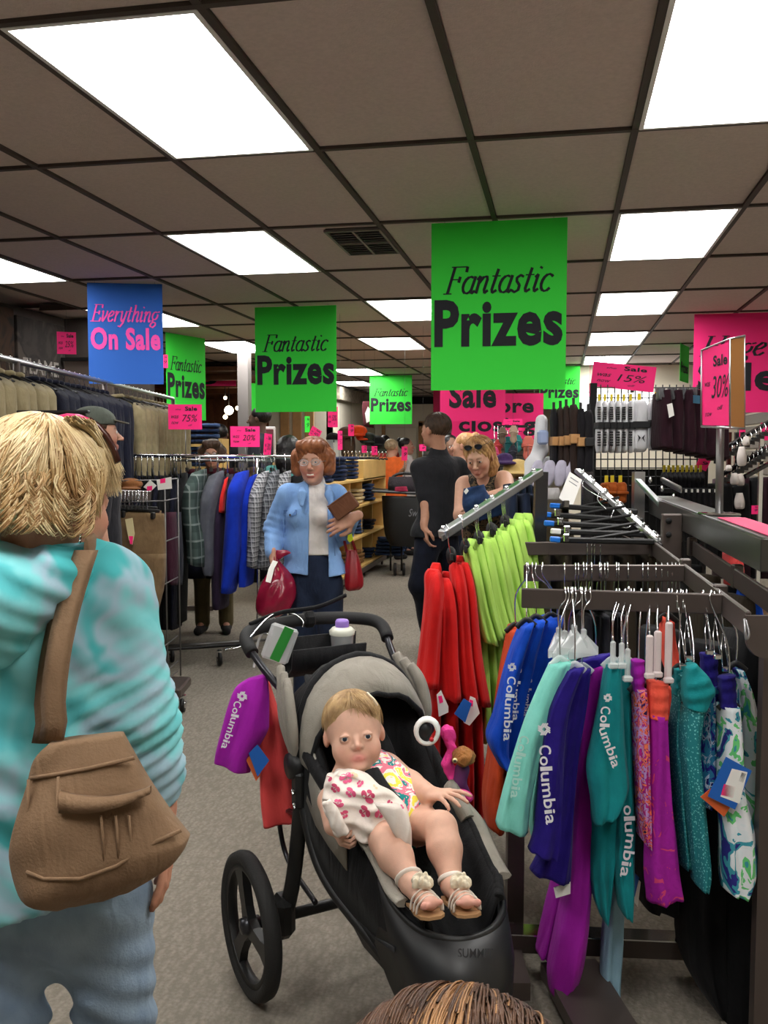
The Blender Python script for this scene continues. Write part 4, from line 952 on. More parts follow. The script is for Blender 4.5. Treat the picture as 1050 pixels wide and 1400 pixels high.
# ---------------------------------------------------------------- other people
def orient(z, y):
 z = Vector(z).normalized(); y = Vector(y); y = (y - z * y.dot(z)).normalized(); return Matrix((y.cross(z), y, z)).transposed().to_4x4()
def simple_hair(parent, M, m, cut='short', res=.006, amp=.0025, vol=1., long_=0., fringe=.05, strands_n=0, seed=1, m2=None, bald=0):
 hs = S(.02).frame(M)
 hs.ell((0, -.025, .035), (.086 * vol, .100 * vol, .088 * vol), k=.03)
 if cut == 'bob':
  hs.ell((0, -.06, -.02), (.086 * vol, .07 * vol, .075), k=.03)
  for x in (-1, 1): hs.cap((x * .078 * vol, -.005, .03), (x * .08 * vol, -.0, -.045), .034 * vol, .03 * vol, k=.03)
  hs.cap((-.05, .062, .092), (.05, .062, .092), .03, k=.03)
 if cut == 'long':
  hs.chain([(0, -.06, .0), (0, -.075, -.1), (0, -.07, -.1 - long_)], [.085, .08, .05], k=.04)
 if cut == 'bun': hs.ell((0, -.11, .09), (.035, .035, .035), k=.01)
 hs.ell((0, .088, -.048), (.062, .05, .105 - (.0 if cut != 'bob' else .005)), k=.012, op='-')
 hs.ell((0, .07, -.10), (.09, .085, .07), k=.015, op='-')
 if cut in ('short', 'bun'):
  for x in (-1, 1): hs.ell((x * .085, .03, -.03), (.035, .045, .05), k=.012, op='-')
  hs.ell((0, -.06, -.13), (.12, .12, .06), k=.015, op='-')
 Mi = np.array(M.inverted())
 def dp(Q):
  q = Q @ Mi[:3, :3].T + Mi[:3, 3]; an = np.arctan2(q[:, 0], q[:, 1] + .02); return amp * (np.sin(an * 23 + 3 * np.sin(q[:, 2] * 45 + seed)) + .6 * np.sin(an * 41 + q[:, 2] * 60))
 o = hs.mesh('hair', m, res, parent, world=True, disp=dp, dmax=.006)
 if strands_n:
  rr = random.Random(seed); P1 = []
  for i in range(strands_n):
   a = rr.uniform(-PI, PI); back = math.cos(a); st = rr.random() * .9; ln = rr.uniform(.3, .6); pts = []; lift = rr.uniform(0, .006); cl = round(a * 4) / 4
   for k in range(7):
    th = (st + ln * k / 6) * 1.5; aa = a + (cl - a) * .5 * k / 6 + .25 * math.sin(cl * 5) * (k / 6) ** 2
    if th < PI / 2: q = Vector(((.088 * vol + lift) * math.sin(th) * math.sin(aa), (.10 * vol + lift) * math.sin(th) * math.cos(aa) - .025, (.088 * vol + lift) * math.cos(th) + .035))
    else: e = th - PI / 2; q = Vector(((.09 * vol + lift) * math.sin(aa) * (1 + .1 * e), (.1 * vol + lift) * math.cos(aa) - .025, .035 - e * .11))
    if back > .3 and q.z < fringe + .015 * math.sin(a * 9): break
    if cut != 'bob' and q.z < (-.0 if back > -.2 else -.05): break
    pts.append(M @ q)
   if len(pts) > 2: P1.append(pts)
  strands('hair_strands', m2 or m, o, P1, .0013)
 return o
mjeans = cloth('dark_denim', rgb(34, 44, 66), rgb(22, 30, 48), nscale=12)
FAIR = (.56, .30, .21); TAN = (.46, .23, .15)
def cast_on(o, px, py):
 from mathutils.bvhtree import BVHTree
 if o.name not in BV: Mo = M_of(o); BV[o.name] = BVHTree.FromPolygons([Mo @ v.co for v in o.data.vertices], [tuple(p.vertices) for p in o.data.polygons])
 h = BV[o.name].ray_cast(O_, ray(px, py).normalized()); return h[0]
BV = {}
def denim_woman():
 D = 5.2; P = lambda x, y, d=0.: W(x, y, D + d)
 r = root('person', 'smiling woman with auburn hair and glasses in a light denim jacket over a white turtleneck', 'person', floorpt(P(430, 900)))
 f = R_ * -.05 - FH
 J = pose(floorpt(P(432, 900)), f, 1.6, head=P(428, 631, -.02), neck=P(430, 664, .02), chest=P(425, 700), waist=P(425, 750), pelvis=P(430, 790),
      shL=P(460, 677, 0), shR=P(392, 677, 0), elL=P(480, 722, .02), elR=P(375, 722, .04), wrL=P(469, 700, -.22), wrR=P(374, 762, -.1), hiL=P(448, 795), hiR=P(412, 795), knL=P(452, 880), knR=P(416, 880), anL=P(452, 955, .0), anR=P(415, 955, .0), toL=P(456, 975, -.13), toR=P(410, 975, -.13))
 M = hframe(J['head'], f + R_ * -.06, 1.03, 2, -4)
 ML = Matrix.Translation(J['wrL']) @ orient(P(470, 690, -.26) - P(489, 697, -.18), -FH * -1 + R_ * .2)   # fingers wrap the wallet from behind
 ML = Matrix.Translation(P(482, 708, -.20)) @ orient(R_ * -.8 - U_ * .35 - FH * .2, FH * .9 + R_ * .2)
 J['wrL'] = P(482, 708, -.20); J['elL'] = P(468, 731, .03)
 MR = Matrix.Translation(J['wrR']) @ orient(P(373, 790) - P(374, 762), R_ * .9)
 body(r, J, FAIR, M, .005, {'L': (ML, -1, (.5, .55, .6, .65), .4, 1.), 'R': (MR, 1, (1.2, 1.25, 1.3, 1.35), .8, .95)}, headkw=dict(smile=.8, brow=(.22, .1, .05), lip=(.45, .12, .10)), legw=.6)
 eyes(r, M); glasses(r, M, msteel)
 mb = MB(); pts = [(x * .0045, .1015 - .0012 * x * x * .25, -.0635 + .0005 * abs(x)) for x in range(-4, 5)]
 mb.loft([[Vector((x, y, z - .0035)), Vector((x, y + .003, z - .0035)), Vector((x, y + .003, z + .0035)), Vector((x, y, z + .0035))] for x, y, z in pts], smooth=False); mb.v = [tuple(M @ Vector(v)) for v in mb.v]; mb.build('teeth', mat('teeth_white', rgb(225, 218, 205), .3), r, world=True)
 simple_hair(r, M, hairmat('auburn_hair', rgb(160, 98, 60), rgb(112, 64, 38), 30), 'bob', .005, vol=1.1, strands_n=1800, fringe=.055)
 s = limbs_top(S(.03), J, .002, 0, wide=1.0, hem=P(430, 765), bust=.05)
 s.cap(J['neck'] + U_ * -.015, J['neck'] + U_ * .02, .066, .060, k=.02)
 s.mesh('turtleneck', cloth('white_knit', rgb(212, 205, 200)), .006, r, world=True, disp=lambda Q: folds(Q, .0015, 30, .2), clip=lambda Q: P(430, 757).z - Q[:, 2], dmax=.006)
 s = limbs_legs(S(.03), J, .004, .98, .062, .066)
 s.mesh('jeans', mjeans, .008, r, world=True, disp=lambda Q: folds(Q, .003, 16, 1.), dmax=.01)
 for n in 'LR': shoe(r, J, n, mmatte)
 s = limbs_top(S(.03), J, .012, .92, wide=1.02, hem=P(430, 775), loose=1.16, bust=.055)
 cx = P(437, 720); rv = R_
 def open_front(Q):          # the jacket hangs open over the turtleneck
  v = Q - np.array(cx); x = v @ np.array(R_); y = v @ np.array(-FH); z = v @ np.array(U_); half = .052 + .02 * np.clip(-z, -.15, .2) + .05 * np.clip(z - .08, 0, .2)
  return np.where(y > 0, half - np.abs(x), -1.)
 mdn = cloth('light_denim', rgb(134, 172, 222), rgb(112, 150, 204), nscale=10)
 mdd = cloth('denim_trim', rgb(88, 122, 174))
 jk = s.mesh('denim_jacket', mdn, .006, r, world=True, dmax=.01,
     disp=lambda Q: folds(Q, .0022, 20, .9) + creases(Q, [(J['elR'], .1, (0, .2, 1), .04, .008), (J['elL'], .1, (0, .2, 1), .04, .008)]),
     clip=lambda Q: np.maximum(open_front(Q), (P(430, 783).z + .01 * np.sin(Q[:, 0] * 16)) - Q[:, 2]))
 c = S(.012)                                                  # collar, plackets and pocket flaps
 for sx, xs in ((-1, 414), (1, 449)): c.chain([P(xs, 667, .0), P(xs + sx * 1, 676, -.13), P(xs + sx * 3 + 1, 690, -.165)], [.018, .026, .012], k=.01, flat=(tuple(FH), .6))
 c.cap(P(414, 667, .0), P(448, 667, .0), .018)
 c.mesh('collar', mdn, .006, r, world=True)
 for x in (397, 463):
  def on(px, py):
   h = cast_on(jk, px, py); return h if h is not None else P(px, py, -.17)
  pts = [on(x - 9, 697), on(x + 9, 697), on(x + 9, 703), on(x, 707), on(x - 9, 703)]
  MB().slab([q - FH * .012 for q in pts], FH, .014).build('pocket_flap', mdd, r, world=True)
  MB().lathe([(.001, -.005), (.007, -.003), (.007, .004)], pts[3] + U_ * .012 - FH * .014, 8, axis=-FH).build('button', mgun, r, world=True)
  MB().tube([on(x - 10, 710) , on(x - 8, 735), on(x - 5, 760)], .003, 4).build('seam', mdn, r, world=True)
 for k in range(4):
  q = cast_on(jk, 418, 703 + k * 18)
  if q is not None: MB().lathe([(.001, -.005), (.006, -.003), (.006, .004)], q, 8, axis=-FH).build('button', mgun, r, world=True)
 w = root('wallet', 'brown leather wallet held against the chest of the denim jacket woman', 'wallet', P(468, 692, -.25))
 MB().box((0, 0, 0), (.15, .028, .095), bev=.008).box((0, -.004, .049), (.148, .02, .004)).build('leather', cloth('brown_leather', rgb(104, 66, 46), rough=.5), w)
 w.rotation_euler = (0.1, -.62, YAW); w.location = P(470, 692, -.262)
 b = root('shopping_bag', 'crumpled dark red plastic bag with a white label held by the denim jacket woman', 'bag', P(376, 845, -.1))
 mpl = mat('red_plastic', rgb(150, 24, 58), .22, noise=.2, nscale=9, trans=.15, bump=.4, bscale=40)
 o = pillow([(372, 752, 380, 752, .03), (371, 768, 382, 766, .06), (365, 785, 396, 782, .12), (356, 800, 404, 796, .18), (350, 822, 405, 815, .21), (351, 838, 396, 834, .17), (362, 845, 382, 843, .08)], D - .1, 'bag_body', mpl, b,
      fold=lambda u, v: .010 * math.sin(u * 17 + v * 5) * (1 - v * .5) + .006 * math.sin(v * 22 + u * 9), sq=1.)
 pillow([(373, 762, 379, 752, .02), (382, 765, 392, 752, .03), (386, 762, 398, 756, .01)], D - .11, 'bag_handle', mpl, b, sq=1)
 MB().slab([P(363, 795, -.215), P(370, 797, -.215), P(375, 777, -.17), P(380, 768, -.14), P(373, 766, -.14), P(367, 778, -.18)], FH, .003).build('paper_label', mtag, b, world=True)
 h = root('handbag', 'deep red leather handbag hanging at the hip of the denim jacket woman', 'bag', P(484, 806, .0))
 mhb = mat('red_leather', rgb(140, 18, 30), .35, bump=.3, bscale=150)
 pillow([(474, 752, 487, 752, .05), (472, 770, 492, 766, .08), (471, 790, 496, 786, .10), (472, 804, 497, 800, .10), (476, 808, 492, 806, .06)], D - .02, 'bag_body', mhb, h, fold=lambda u, v: .004 * math.sin(u * 16 + v * 5))
 MB().tube([P(474, 755, -.03), P(470, 735, -.03), P(474, 718, -.03)], .008, 6, flat=.4).tube([P(487, 755, -.03), P(480, 735, -.03), P(474, 718, -.02)], .008, 6, flat=.4).build('strap', mhb, h, world=True)
 MB().slab([P(476, 718, -.1), P(479, 722, -.1), P(483, 738, -.1), P(478, 742, -.1), P(475, 738, -.1)], FH, .004).build('yellow_tag', mat('yellow_tag', rgb(215, 235, 30), .6), h, world=True)
def polo_man():
 D = 7.0; P = lambda x, y, d=0.: W(x, y, D + d)
 r = root('person', 'tall dark haired man in a black polo shirt and dark jeans turned away', 'person', floorpt(P(598, 880)))
 f = FH * .75 - R_ * .66
 J = pose(floorpt(P(592, 880)), f, 1.82, head=P(595, 588, -.02), neck=P(600, 618), chest=P(602, 650), waist=P(600, 695), pelvis=P(598, 722),
      shL=P(575, 641, -.02), shR=P(627, 640, .1), elL=P(583, 690, -.1), elR=P(655, 680, .12), wrL=P(580, 722, -.16), wrR=P(650, 715, .25),
      hiL=P(586, 730, -.05), hiR=P(608, 730, .06), knL=P(575, 800, -.12), knR=P(622, 805, .1), anL=P(590, 868, .1), anR=P(628, 868, .1), toL=P(582, 876, .16), toR=P(620, 876, .2))
 M = hframe(J['head'], FH * .7 - R_ * .72, 1.06, 0, 0)
 MLh = Matrix.Translation(J['wrL']) @ orient(-U_ + R_ * .12, R_ * .8 + FH * .3)
 body(r, J, TAN, M, .006, {'L': (MLh, -1, (.5, .6, .7, .8), .3, 1.0)}, legw=.7, headkw=dict(brow=(.05, .03, .02)))
 eyes(r, M, mirisb); simple_hair(r, M, hairmat('dark_brown_hair', rgb(84, 60, 44), rgb(52, 38, 28)), 'short', .006, strands_n=700)
 s = limbs_top(S(.03), J, .012, .36, wide=1.12, loose=1.08, armsc=1.15)
 s.cap(J['neck'] - U_ * .02, J['neck'] + U_ * .01, .072, .066, k=.015)
 s.mesh('polo_shirt', cloth('black_cotton', rgb(30, 30, 34)), .008, r, world=True, disp=lambda Q: folds(Q, .003, 15, .2), clip=lambda Q: P(598, 732).z - Q[:, 2], dmax=.006)
 limbs_legs(S(.03), J, .01, 1.0, .062, .068).mesh('jeans', cloth('navy_denim', rgb(18, 22, 38), rgb(12, 15, 26)), .008, r, world=True, disp=lambda Q: folds(Q, .004, 14, 1.), dmax=.01)
 for n in 'LR': shoe(r, J, n, cloth('brown_shoe', rgb(84, 60, 44), rough=.5))
def leaning_woman():
 D = 6.1; P = lambda x, y, d=0.: W(x, y, D + d)
 r = root('person', 'woman in a sleeveless black top leaning with folded arms, sunglasses on her blond hair', 'person', floorpt(P(650, 880)))
 f = -FH * .95 - R_ * .3
 J = pose(floorpt(P(655, 880)), f, 1.62, head=P(655, 625, -.12), neck=P(662, 650, -.02), chest=P(660, 680, .05), waist=P(664, 725, .18), pelvis=P(668, 765, .25),
      shL=P(688, 657, .0), shR=P(636, 664, .04), elL=P(694, 676, -.2), elR=P(632, 704, -.1), wrL=P(657, 681, -.3), wrR=P(660, 700, -.26),
      hiL=P(684, 770, .25), hiR=P(655, 770, .25), knL=P(684, 850, .25), knR=P(655, 850, .25), anL=P(684, 905, .3), anR=P(655, 905, .3), toL=P(684, 915, .15), toR=P(652, 915, .15))
 M = hframe(J['head'], f + R_ * -.1 - U_ * .3, 1.04, 6, -6)
 ML = Matrix.Translation(J['wrL']) @ orient(-R_ * .6 - U_ * .75 - FH * .1, FH + U_ * .2)
 body(r, J, (.54, .29, .2), M, .006, {'L': (ML, -1, (.2, .25, .3, .35), .5, 1.0)}, wide=1.25, armsc=1.5, headkw=dict(brow=(.25, .15, .08), smile=.3), legw=.6)
 eyes(r, M, mirisb)
 mh = hairmat('golden_hair', rgb(196, 150, 96), rgb(140, 98, 60))
 simple_hair(r, M, mh, 'long', .006, vol=1.04, long_=.02, strands_n=900, fringe=.06)
 glasses(r, M, mblack, mat('dark_lens', rgb(40, 36, 34), .08), y=.075, z=.075, name='sunglasses', up=.02)
 s = limbs_top(S(.03), J, .008, 0, wide=1.3, bust=.065)
 mt = blotch('gold_print', [rgb(18, 16, 16), rgb(24, 22, 20), rgb(92, 74, 52), rgb(20, 18, 18)], 26, .8)
 s.mesh('sleeveless_top', mt, .008, r, world=True, clip=lambda Q: np.maximum(P(660, 765).z - Q[:, 2], .07 - np.linalg.norm(Q - np.array(J['neck'] + J['f'] * .09 - U_ * .02), axis=1)))
 limbs_legs(S(.03), J, .01, 1.15).mesh('trousers', mjeans, .01, r, world=True)
 for n in 'LR': shoe(r, J, n, mmatte)
 j = root('folded_jeans', 'folded blue jeans with a white tag under the arms of the leaning woman', 'jeans', P(652, 712, -.3))
 pillow([(634, 668, 662, 662, .09), (632, 690, 668, 676, .12), (640, 706, 690, 690, .12), (655, 712, 694, 702, .08)], D - .34, 'folded_denim', cloth('mid_denim', rgb(44, 66, 104), rgb(30, 44, 76)), j, fold=lambda u, v: .01 * math.sin(v * 20 + u * 3))
 MB().slab([P(634, 672, -.43), P(638, 667, -.43), P(641, 671, -.43), P(637, 676, -.43)], FH, .003).build('paper_tag', mtag, j, world=True)
blond_woman(); denim_woman(); polo_man(); leaning_woman()
def bystander(label, hx, hy, D, f, skin, top, topm, hairm, cut='short', hair_n=0, female=True, H=1.65, wide=1., arms=None, sleeve=.4, res=.01, pants=None, gl=False, hf=None, long_=.06, extra=None, vol=1., hat=None, bend=0.):
 """person with the head at picture point (hx, hy), standing on the floor"""
 hp = W(hx, hy, D); H = (hp.z + .105) / .998 if bend == 0 else H
 f = Vector(f); r = root('person', label, 'person', floorpt(hp)); J = pose(floorpt(hp) + f.normalized() * -bend, f, H); J['head'] = hp.copy()
 if bend:
  for k, w in (('neck', 1), ('chest', .75), ('waist', .3), ('shL', .9), ('shR', .9)): J[k] = J[k] + f.normalized() * bend * w
  J['neck'] = hp - U_ * .13 - f.normalized() * .04
 for k, v in (arms or {}).items(): J[k] = v
 M = hframe(hp, hf or f, 1.0 * H / 1.66)
 hands = {n: (Matrix.Translation(J['wr' + n]) @ orient(J['wr' + n] - J['el' + n], J['f'] * .3 + J['r'] * (1 if n == 'L' else -1)), 1 if n == 'R' else -1, (.3, .35, .4, .45), .3, .95) for n in 'LR'}
 body(r, J, skin, M, res, hands, wide=wide, headkw=dict(brow=(.06, .04, .03)), legw=.6)
 eyes(r, M, mirisb)
 if gl: glasses(r, M, mblack)
 simple_hair(r, M, hairm, cut, res, vol=vol, long_=long_, strands_n=hair_n, fringe=.055)
 limbs_top(S(.03), J, .012, sleeve, wide=wide * 1.08, bust=.05 if female else 0).mesh(top, topm, max(res, .01), r, world=True, disp=lambda Q: folds(Q, .003, 15, .2), dmax=.004, clip=lambda Q: J['pelvis'].z - .12 - Q[:, 2])
 limbs_legs(S(.03), J, .01, wide).mesh('trousers', pants or mjeans, .012, r, world=True)
 for n in 'LR': shoe(r, J, n, mmatte, .01)
 return r, J, M
hb = MATS['dark_brown_hair']; hbl = hairmat('black_hair', rgb(24, 20, 20), rgb(14, 12, 12)); hg = hairmat('grey_blond_hair', rgb(178, 156, 124), rgb(130, 108, 84))
orange = cloth('orange_cotton', rgb(238, 112, 52))
A = W(552, 637, 10.1)
bystander('woman in an orange T-shirt with short ash blond hair at the far counter', 536, 612, 12.7, FH * .8 + R_ * .6, FAIR, 'orange_tshirt', orange, hg, wide=1.15, arms={'elR': W(548, 646, 12.6), 'wrR': W(553, 640, 12.3)})
bystander('dark haired woman in white holding papers beside the orange T-shirt', 556, 610, 13.3, -FH * .3 + R_ * .9, (.4, .2, .14), 'white_blouse', cloth('white_cotton', rgb(205, 202, 200)), hbl, 'bun', sleeve=.4)
bystander('far shopper whose black hair shows above the orange T-shirt woman', 526, 605, 15.8, FH, (.1, .05, .035), 'red_shirt', cloth('dull_red_cotton', rgb(170, 60, 60)), hbl, female=False)
bystander('dark haired man whose face shows behind the shoulder of the black polo', 616, 612, 8.8, -FH + R_ * .2, (.22, .11, .07), 'grey_tshirt', cloth('grey_cotton', rgb(90, 90, 94)), hbl, female=False)
bystander('woman with a blond bun in a pale pink top between the two central shoppers', 634, 610, 8.2, FH * .35 + R_ * -.9, FAIR, 'pink_top', cloth('pale_pink_cotton', rgb(225, 196, 190)), MATS['golden_hair'], 'bun', sleeve=0)
bystander('dark haired woman in a teal top right behind the denim jacket woman', 396, 615, 7.4, FH + R_ * .3, TAN, 'teal_top', cloth('teal_cotton', rgb(96, 170, 165)), hbl, 'long', wide=1.05, long_=.12)
bystander('woman with dark curly hair and glasses looking over the rolling rack', 290, 621, 7.6, -FH + R_ * .05, TAN, 'maroon_sweater', cloth('maroon_knit', rgb(70, 22, 32)), hb, 'bob', gl=True, pants=cloth('olive_twill', rgb(92, 82, 56)), vol=1.12, H=1.6)
r, J, M = bystander('man in a grey cap looking down among the left racks', 132, 592, 4.6, FH * .4 + R_ * .9, FAIR, 'dark_jacket', cloth('charcoal_cloth', rgb(40, 40, 46)), hb, female=False)
c = S(.01).frame(M); c.ell((0, -.015, .055), (.092, .108, .075)).ell((0, -.01, .0), (.12, .13, .055), op='-', k=.01)
c.mesh('cap', cloth('cap_grey', rgb(86, 92, 84)), .006, r, world=True)
MB().slab([M @ Vector(v) for v in [(-.06, .075, .06), (-.05, .13, .048), (0, .155, .045), (.05, .13, .048), (.06, .075, .06)]], U_, .006).build('cap_brim', cloth('cap_brim', rgb(110, 108, 96)), r, world=True)
bystander('person in a dark cap near the pink cards left of the cream wall', 354, 573, 10.6, FH * .2 + R_ * -.9, (.12, .07, .05), 'grey_hooded_top', cloth('slate_cotton', rgb(52, 54, 64)), hbl, female=False)
bystander('distant dark haired shopper in front of the wood panelled room', 302, 594, 12.0, FH, (.2, .1, .07), 'black_top', MATS['black_cotton'], hbl)
bystander('far shopper in teal half hidden by the elbow of the black polo man', 567, 640, 14.2, FH, TAN, 'teal_shirt', MATS['teal_cotton'], hbl, female=False)
# top of a child's head at the very front, brown hair catching the light
def front_head():
 D = .62; c = W(632, 1630, D); r = root('person', 'brown haired head of a child at the bottom edge in front of the stroller', 'person', floorpt(c))
 f = FH * .98 + R_ * .25; J = pose(floorpt(c), f, 1.16, ); J['head'] = c
 base = 1.16 / 1.7; dz = c.z - J['head'].z
 M = hframe(c, f, 1.0); z = c.z
 J = pose(floorpt(c), f, z / 1.585 * 1.7); J['head'] = c; J['neck'] = c - Vector((0, 0, .13))
 body(r, J, FAIR, M, .008, headkw=dict(baby=True), legw=.7); eyes(r, M)
 limbs_top(S(.03), J, .01, .4, wide=1.05).mesh('tshirt', cloth('navy_cotton', rgb(30, 34, 60)), .01, r, world=True)
 limbs_legs(S(.03), J, .01).mesh('trousers', mjeans, .012, r, world=True)
 for n in 'LR': shoe(r, J, n, mmatte, .01)
 hs = S(.02).frame(M); hs.ell((0, -.015, .035), (.092, .106, .094), k=.03).ell((0, -.06, -.03), (.085, .07, .08), k=.03).ell((0, .11, -.05), (.06, .05, .1), k=.01, op='-')
 mh = hairmat('brown_hair', rgb(92, 60, 38), rgb(48, 30, 20), 24); mh2 = hairmat('brown_hair_light', rgb(166, 122, 78), rgb(124, 86, 54), 24)
 Mh = M @ Matrix.Translation((0, -.015, .035)) @ rotm('X', 78) @ rotm('Y', 25) @ Matrix.Translation((0, .015, -.035))
 cap_ = hs.mesh('hair', mh, .005, r, world=True); rr = random.Random(9); a1 = []; a2 = []
 for i in range(5200):
  a = rr.uniform(-PI, PI); st = rr.random() * 1.1; ln = rr.uniform(.3, .7); lift = rr.uniform(0, .007); cl = round(a * 6) / 6; tw = .5 * math.sin(cl * 4.1); pts = []
  for k in range(9):
   th = (st + ln * k / 8) * 1.5; aa = a + (cl - a) * .55 * k / 8 + tw * .35 * (k / 8) ** 1.5 + .5 * th
   q = Vector(((.093 + lift) * math.sin(th) * math.sin(aa), (.096 + lift) * math.sin(th) * math.cos(aa) - .015, (.104 + lift) * math.cos(th) + .035 + .003 * math.sin(cl * 11)))
   pts.append(Mh @ q)
  (a2 if (math.sin(cl * 5.3) > .55 and rr.random() < .8) or rr.random() < .06 else a1).append(pts)
 strands('hair_strands', mh, cap_, a1, .0011); strands('hair_strands', mh2, cap_, a2, .0010)
front_head()
# ================================================================= the jogging stroller and the baby
SO = C(-.13, 2.62, 0); SF = (R_ * .47 - FH * .88).normalized(); SR = (R_ * .88 + FH * .47).normalized()
def st(r, f, z): return SO + SR * r + SF * f + Vector((0, 0, z))
msk = cloth('stroller_grey_fabric', rgb(150, 144, 134), rgb(136, 130, 120), nscale=10, rough=.7)
mskb = cloth('stroller_black_fabric', rgb(22, 22, 24), rgb(16, 16, 18), nscale=14, rough=.75)
mfoam = mat('handle_foam', rgb(20, 20, 21), .75, bump=.2, bscale=300)
mframe = mat('frame_grey_metal', rgb(60, 60, 64), .3, metal=.7)
mrub = mat('tyre_rubber', rgb(24, 23, 22), .8, bump=.4, bscale=150)
def sheet(loops, th=.006):
 """curved fabric panel from rows of points, given thickness"""
 rows = [[Vector(p) for p in l] for l in loops]; nr, nc = len(rows), len(rows[0]); mb = MB(); mb.smooth = True; vs = []; nrm = []
 for i in range(nr):
  for j in range(nc):
   a = rows[min(i + 1, nr - 1)][j] - rows[max(i - 1, 0)][j]; b = rows[i][min(j + 1, nc - 1)] - rows[i][max(j - 1, 0)]; n = a.cross(b); nrm.append(n.normalized() if n.length > 1e-9 else Vector((0, 0, 1)))
 vs = [rows[i][j] for i in range(nr) for j in range(nc)]; N0 = len(vs); vs += [v + n * th for v, n in zip(vs, nrm)]; fs = []
 for i in range(nr - 1):
  for j in range(nc - 1):
   a = i * nc + j; fs += [(a, a + 1, a + nc + 1, a + nc), (N0 + a, N0 + a + nc, N0 + a + nc + 1, N0 + a + 1)]
 for i in range(nr - 1):
  a = i * nc; b = a + nc - 1; fs += [(a, a + nc, N0 + a + nc, N0 + a), (b, N0 + b, N0 + b + nc, b + nc)]
 for j in range(nc - 1):
  a = j; b = (nr - 1) * nc + j; fs += [(a, N0 + a, N0 + a + 1, a + 1), (b, b + 1, N0 + b + 1, N0 + b)]
 return mb.add(vs, fs)
def bez(p, n=10):
 p = [Vector(q) for q in p]; out = []; k = len(p)
 for i in range(k - 1):
  a, b, c, d = p[max(i - 1, 0)], p[i], p[i + 1], p[min(i + 2, k - 1)]
  for j in range(n):
   t = j / n; out.append(.5 * ((2 * b) + (-a + c) * t + (2 * a - 5 * b + 4 * c - d) * t * t + (-a + 3 * b - 3 * c + d) * t ** 3))
 return out + [p[-1]]
def wheel(parent, cen, ax, R, w=.05):
 wh = MB().mat(mrub).lathe([(R - .035, -w * .3), (R - .02, -w * .5), (R - .004, -w * .34), (R, 0), (R - .004, w * .34), (R - .02, w * .5), (R - .035, w * .3), (R - .045, 0), (R - .035, -w * .3)], cen, 48, axis=ax); o = wh.build('wheel', None, parent, world=True)
 MB().lathe([(R - .05, -w * .28), (R - .034, -w * .3), (R - .034, w * .3), (R - .05, w * .28), (R - .055, 0), (R - .05, -w * .28)], cen, 40, axis=ax).build('rim', mblack, o, world=True)
 u, v = ax.orthogonal().normalized(), None; v = ax.cross(u)
 for k in range(3):
  a = k * 2 * PI / 3 + .5; d = u * math.cos(a) + v * math.sin(a); t = u * -math.sin(a) + v * math.cos(a); mb = MB()
  mb.loft([[cen + d * rr_ + t * ww - ax * .012, cen + d * rr_ - t * ww - ax * .012, cen + d * rr_ - t * ww + ax * .012, cen + d * rr_ + t * ww + ax * .012] for rr_, ww in ((.01, .028), (.05, .02), (R - .09, .022), (R - .045, .036))], smooth=False).build('spoke', mblack, o, world=True)
 MB().lathe([(.001, -.03), (.022, -.026), (.026, 0), (.022, .026), (.001, .03)], cen, 16, axis=ax).build('hub', mframe, o, world=True)
st1 = st
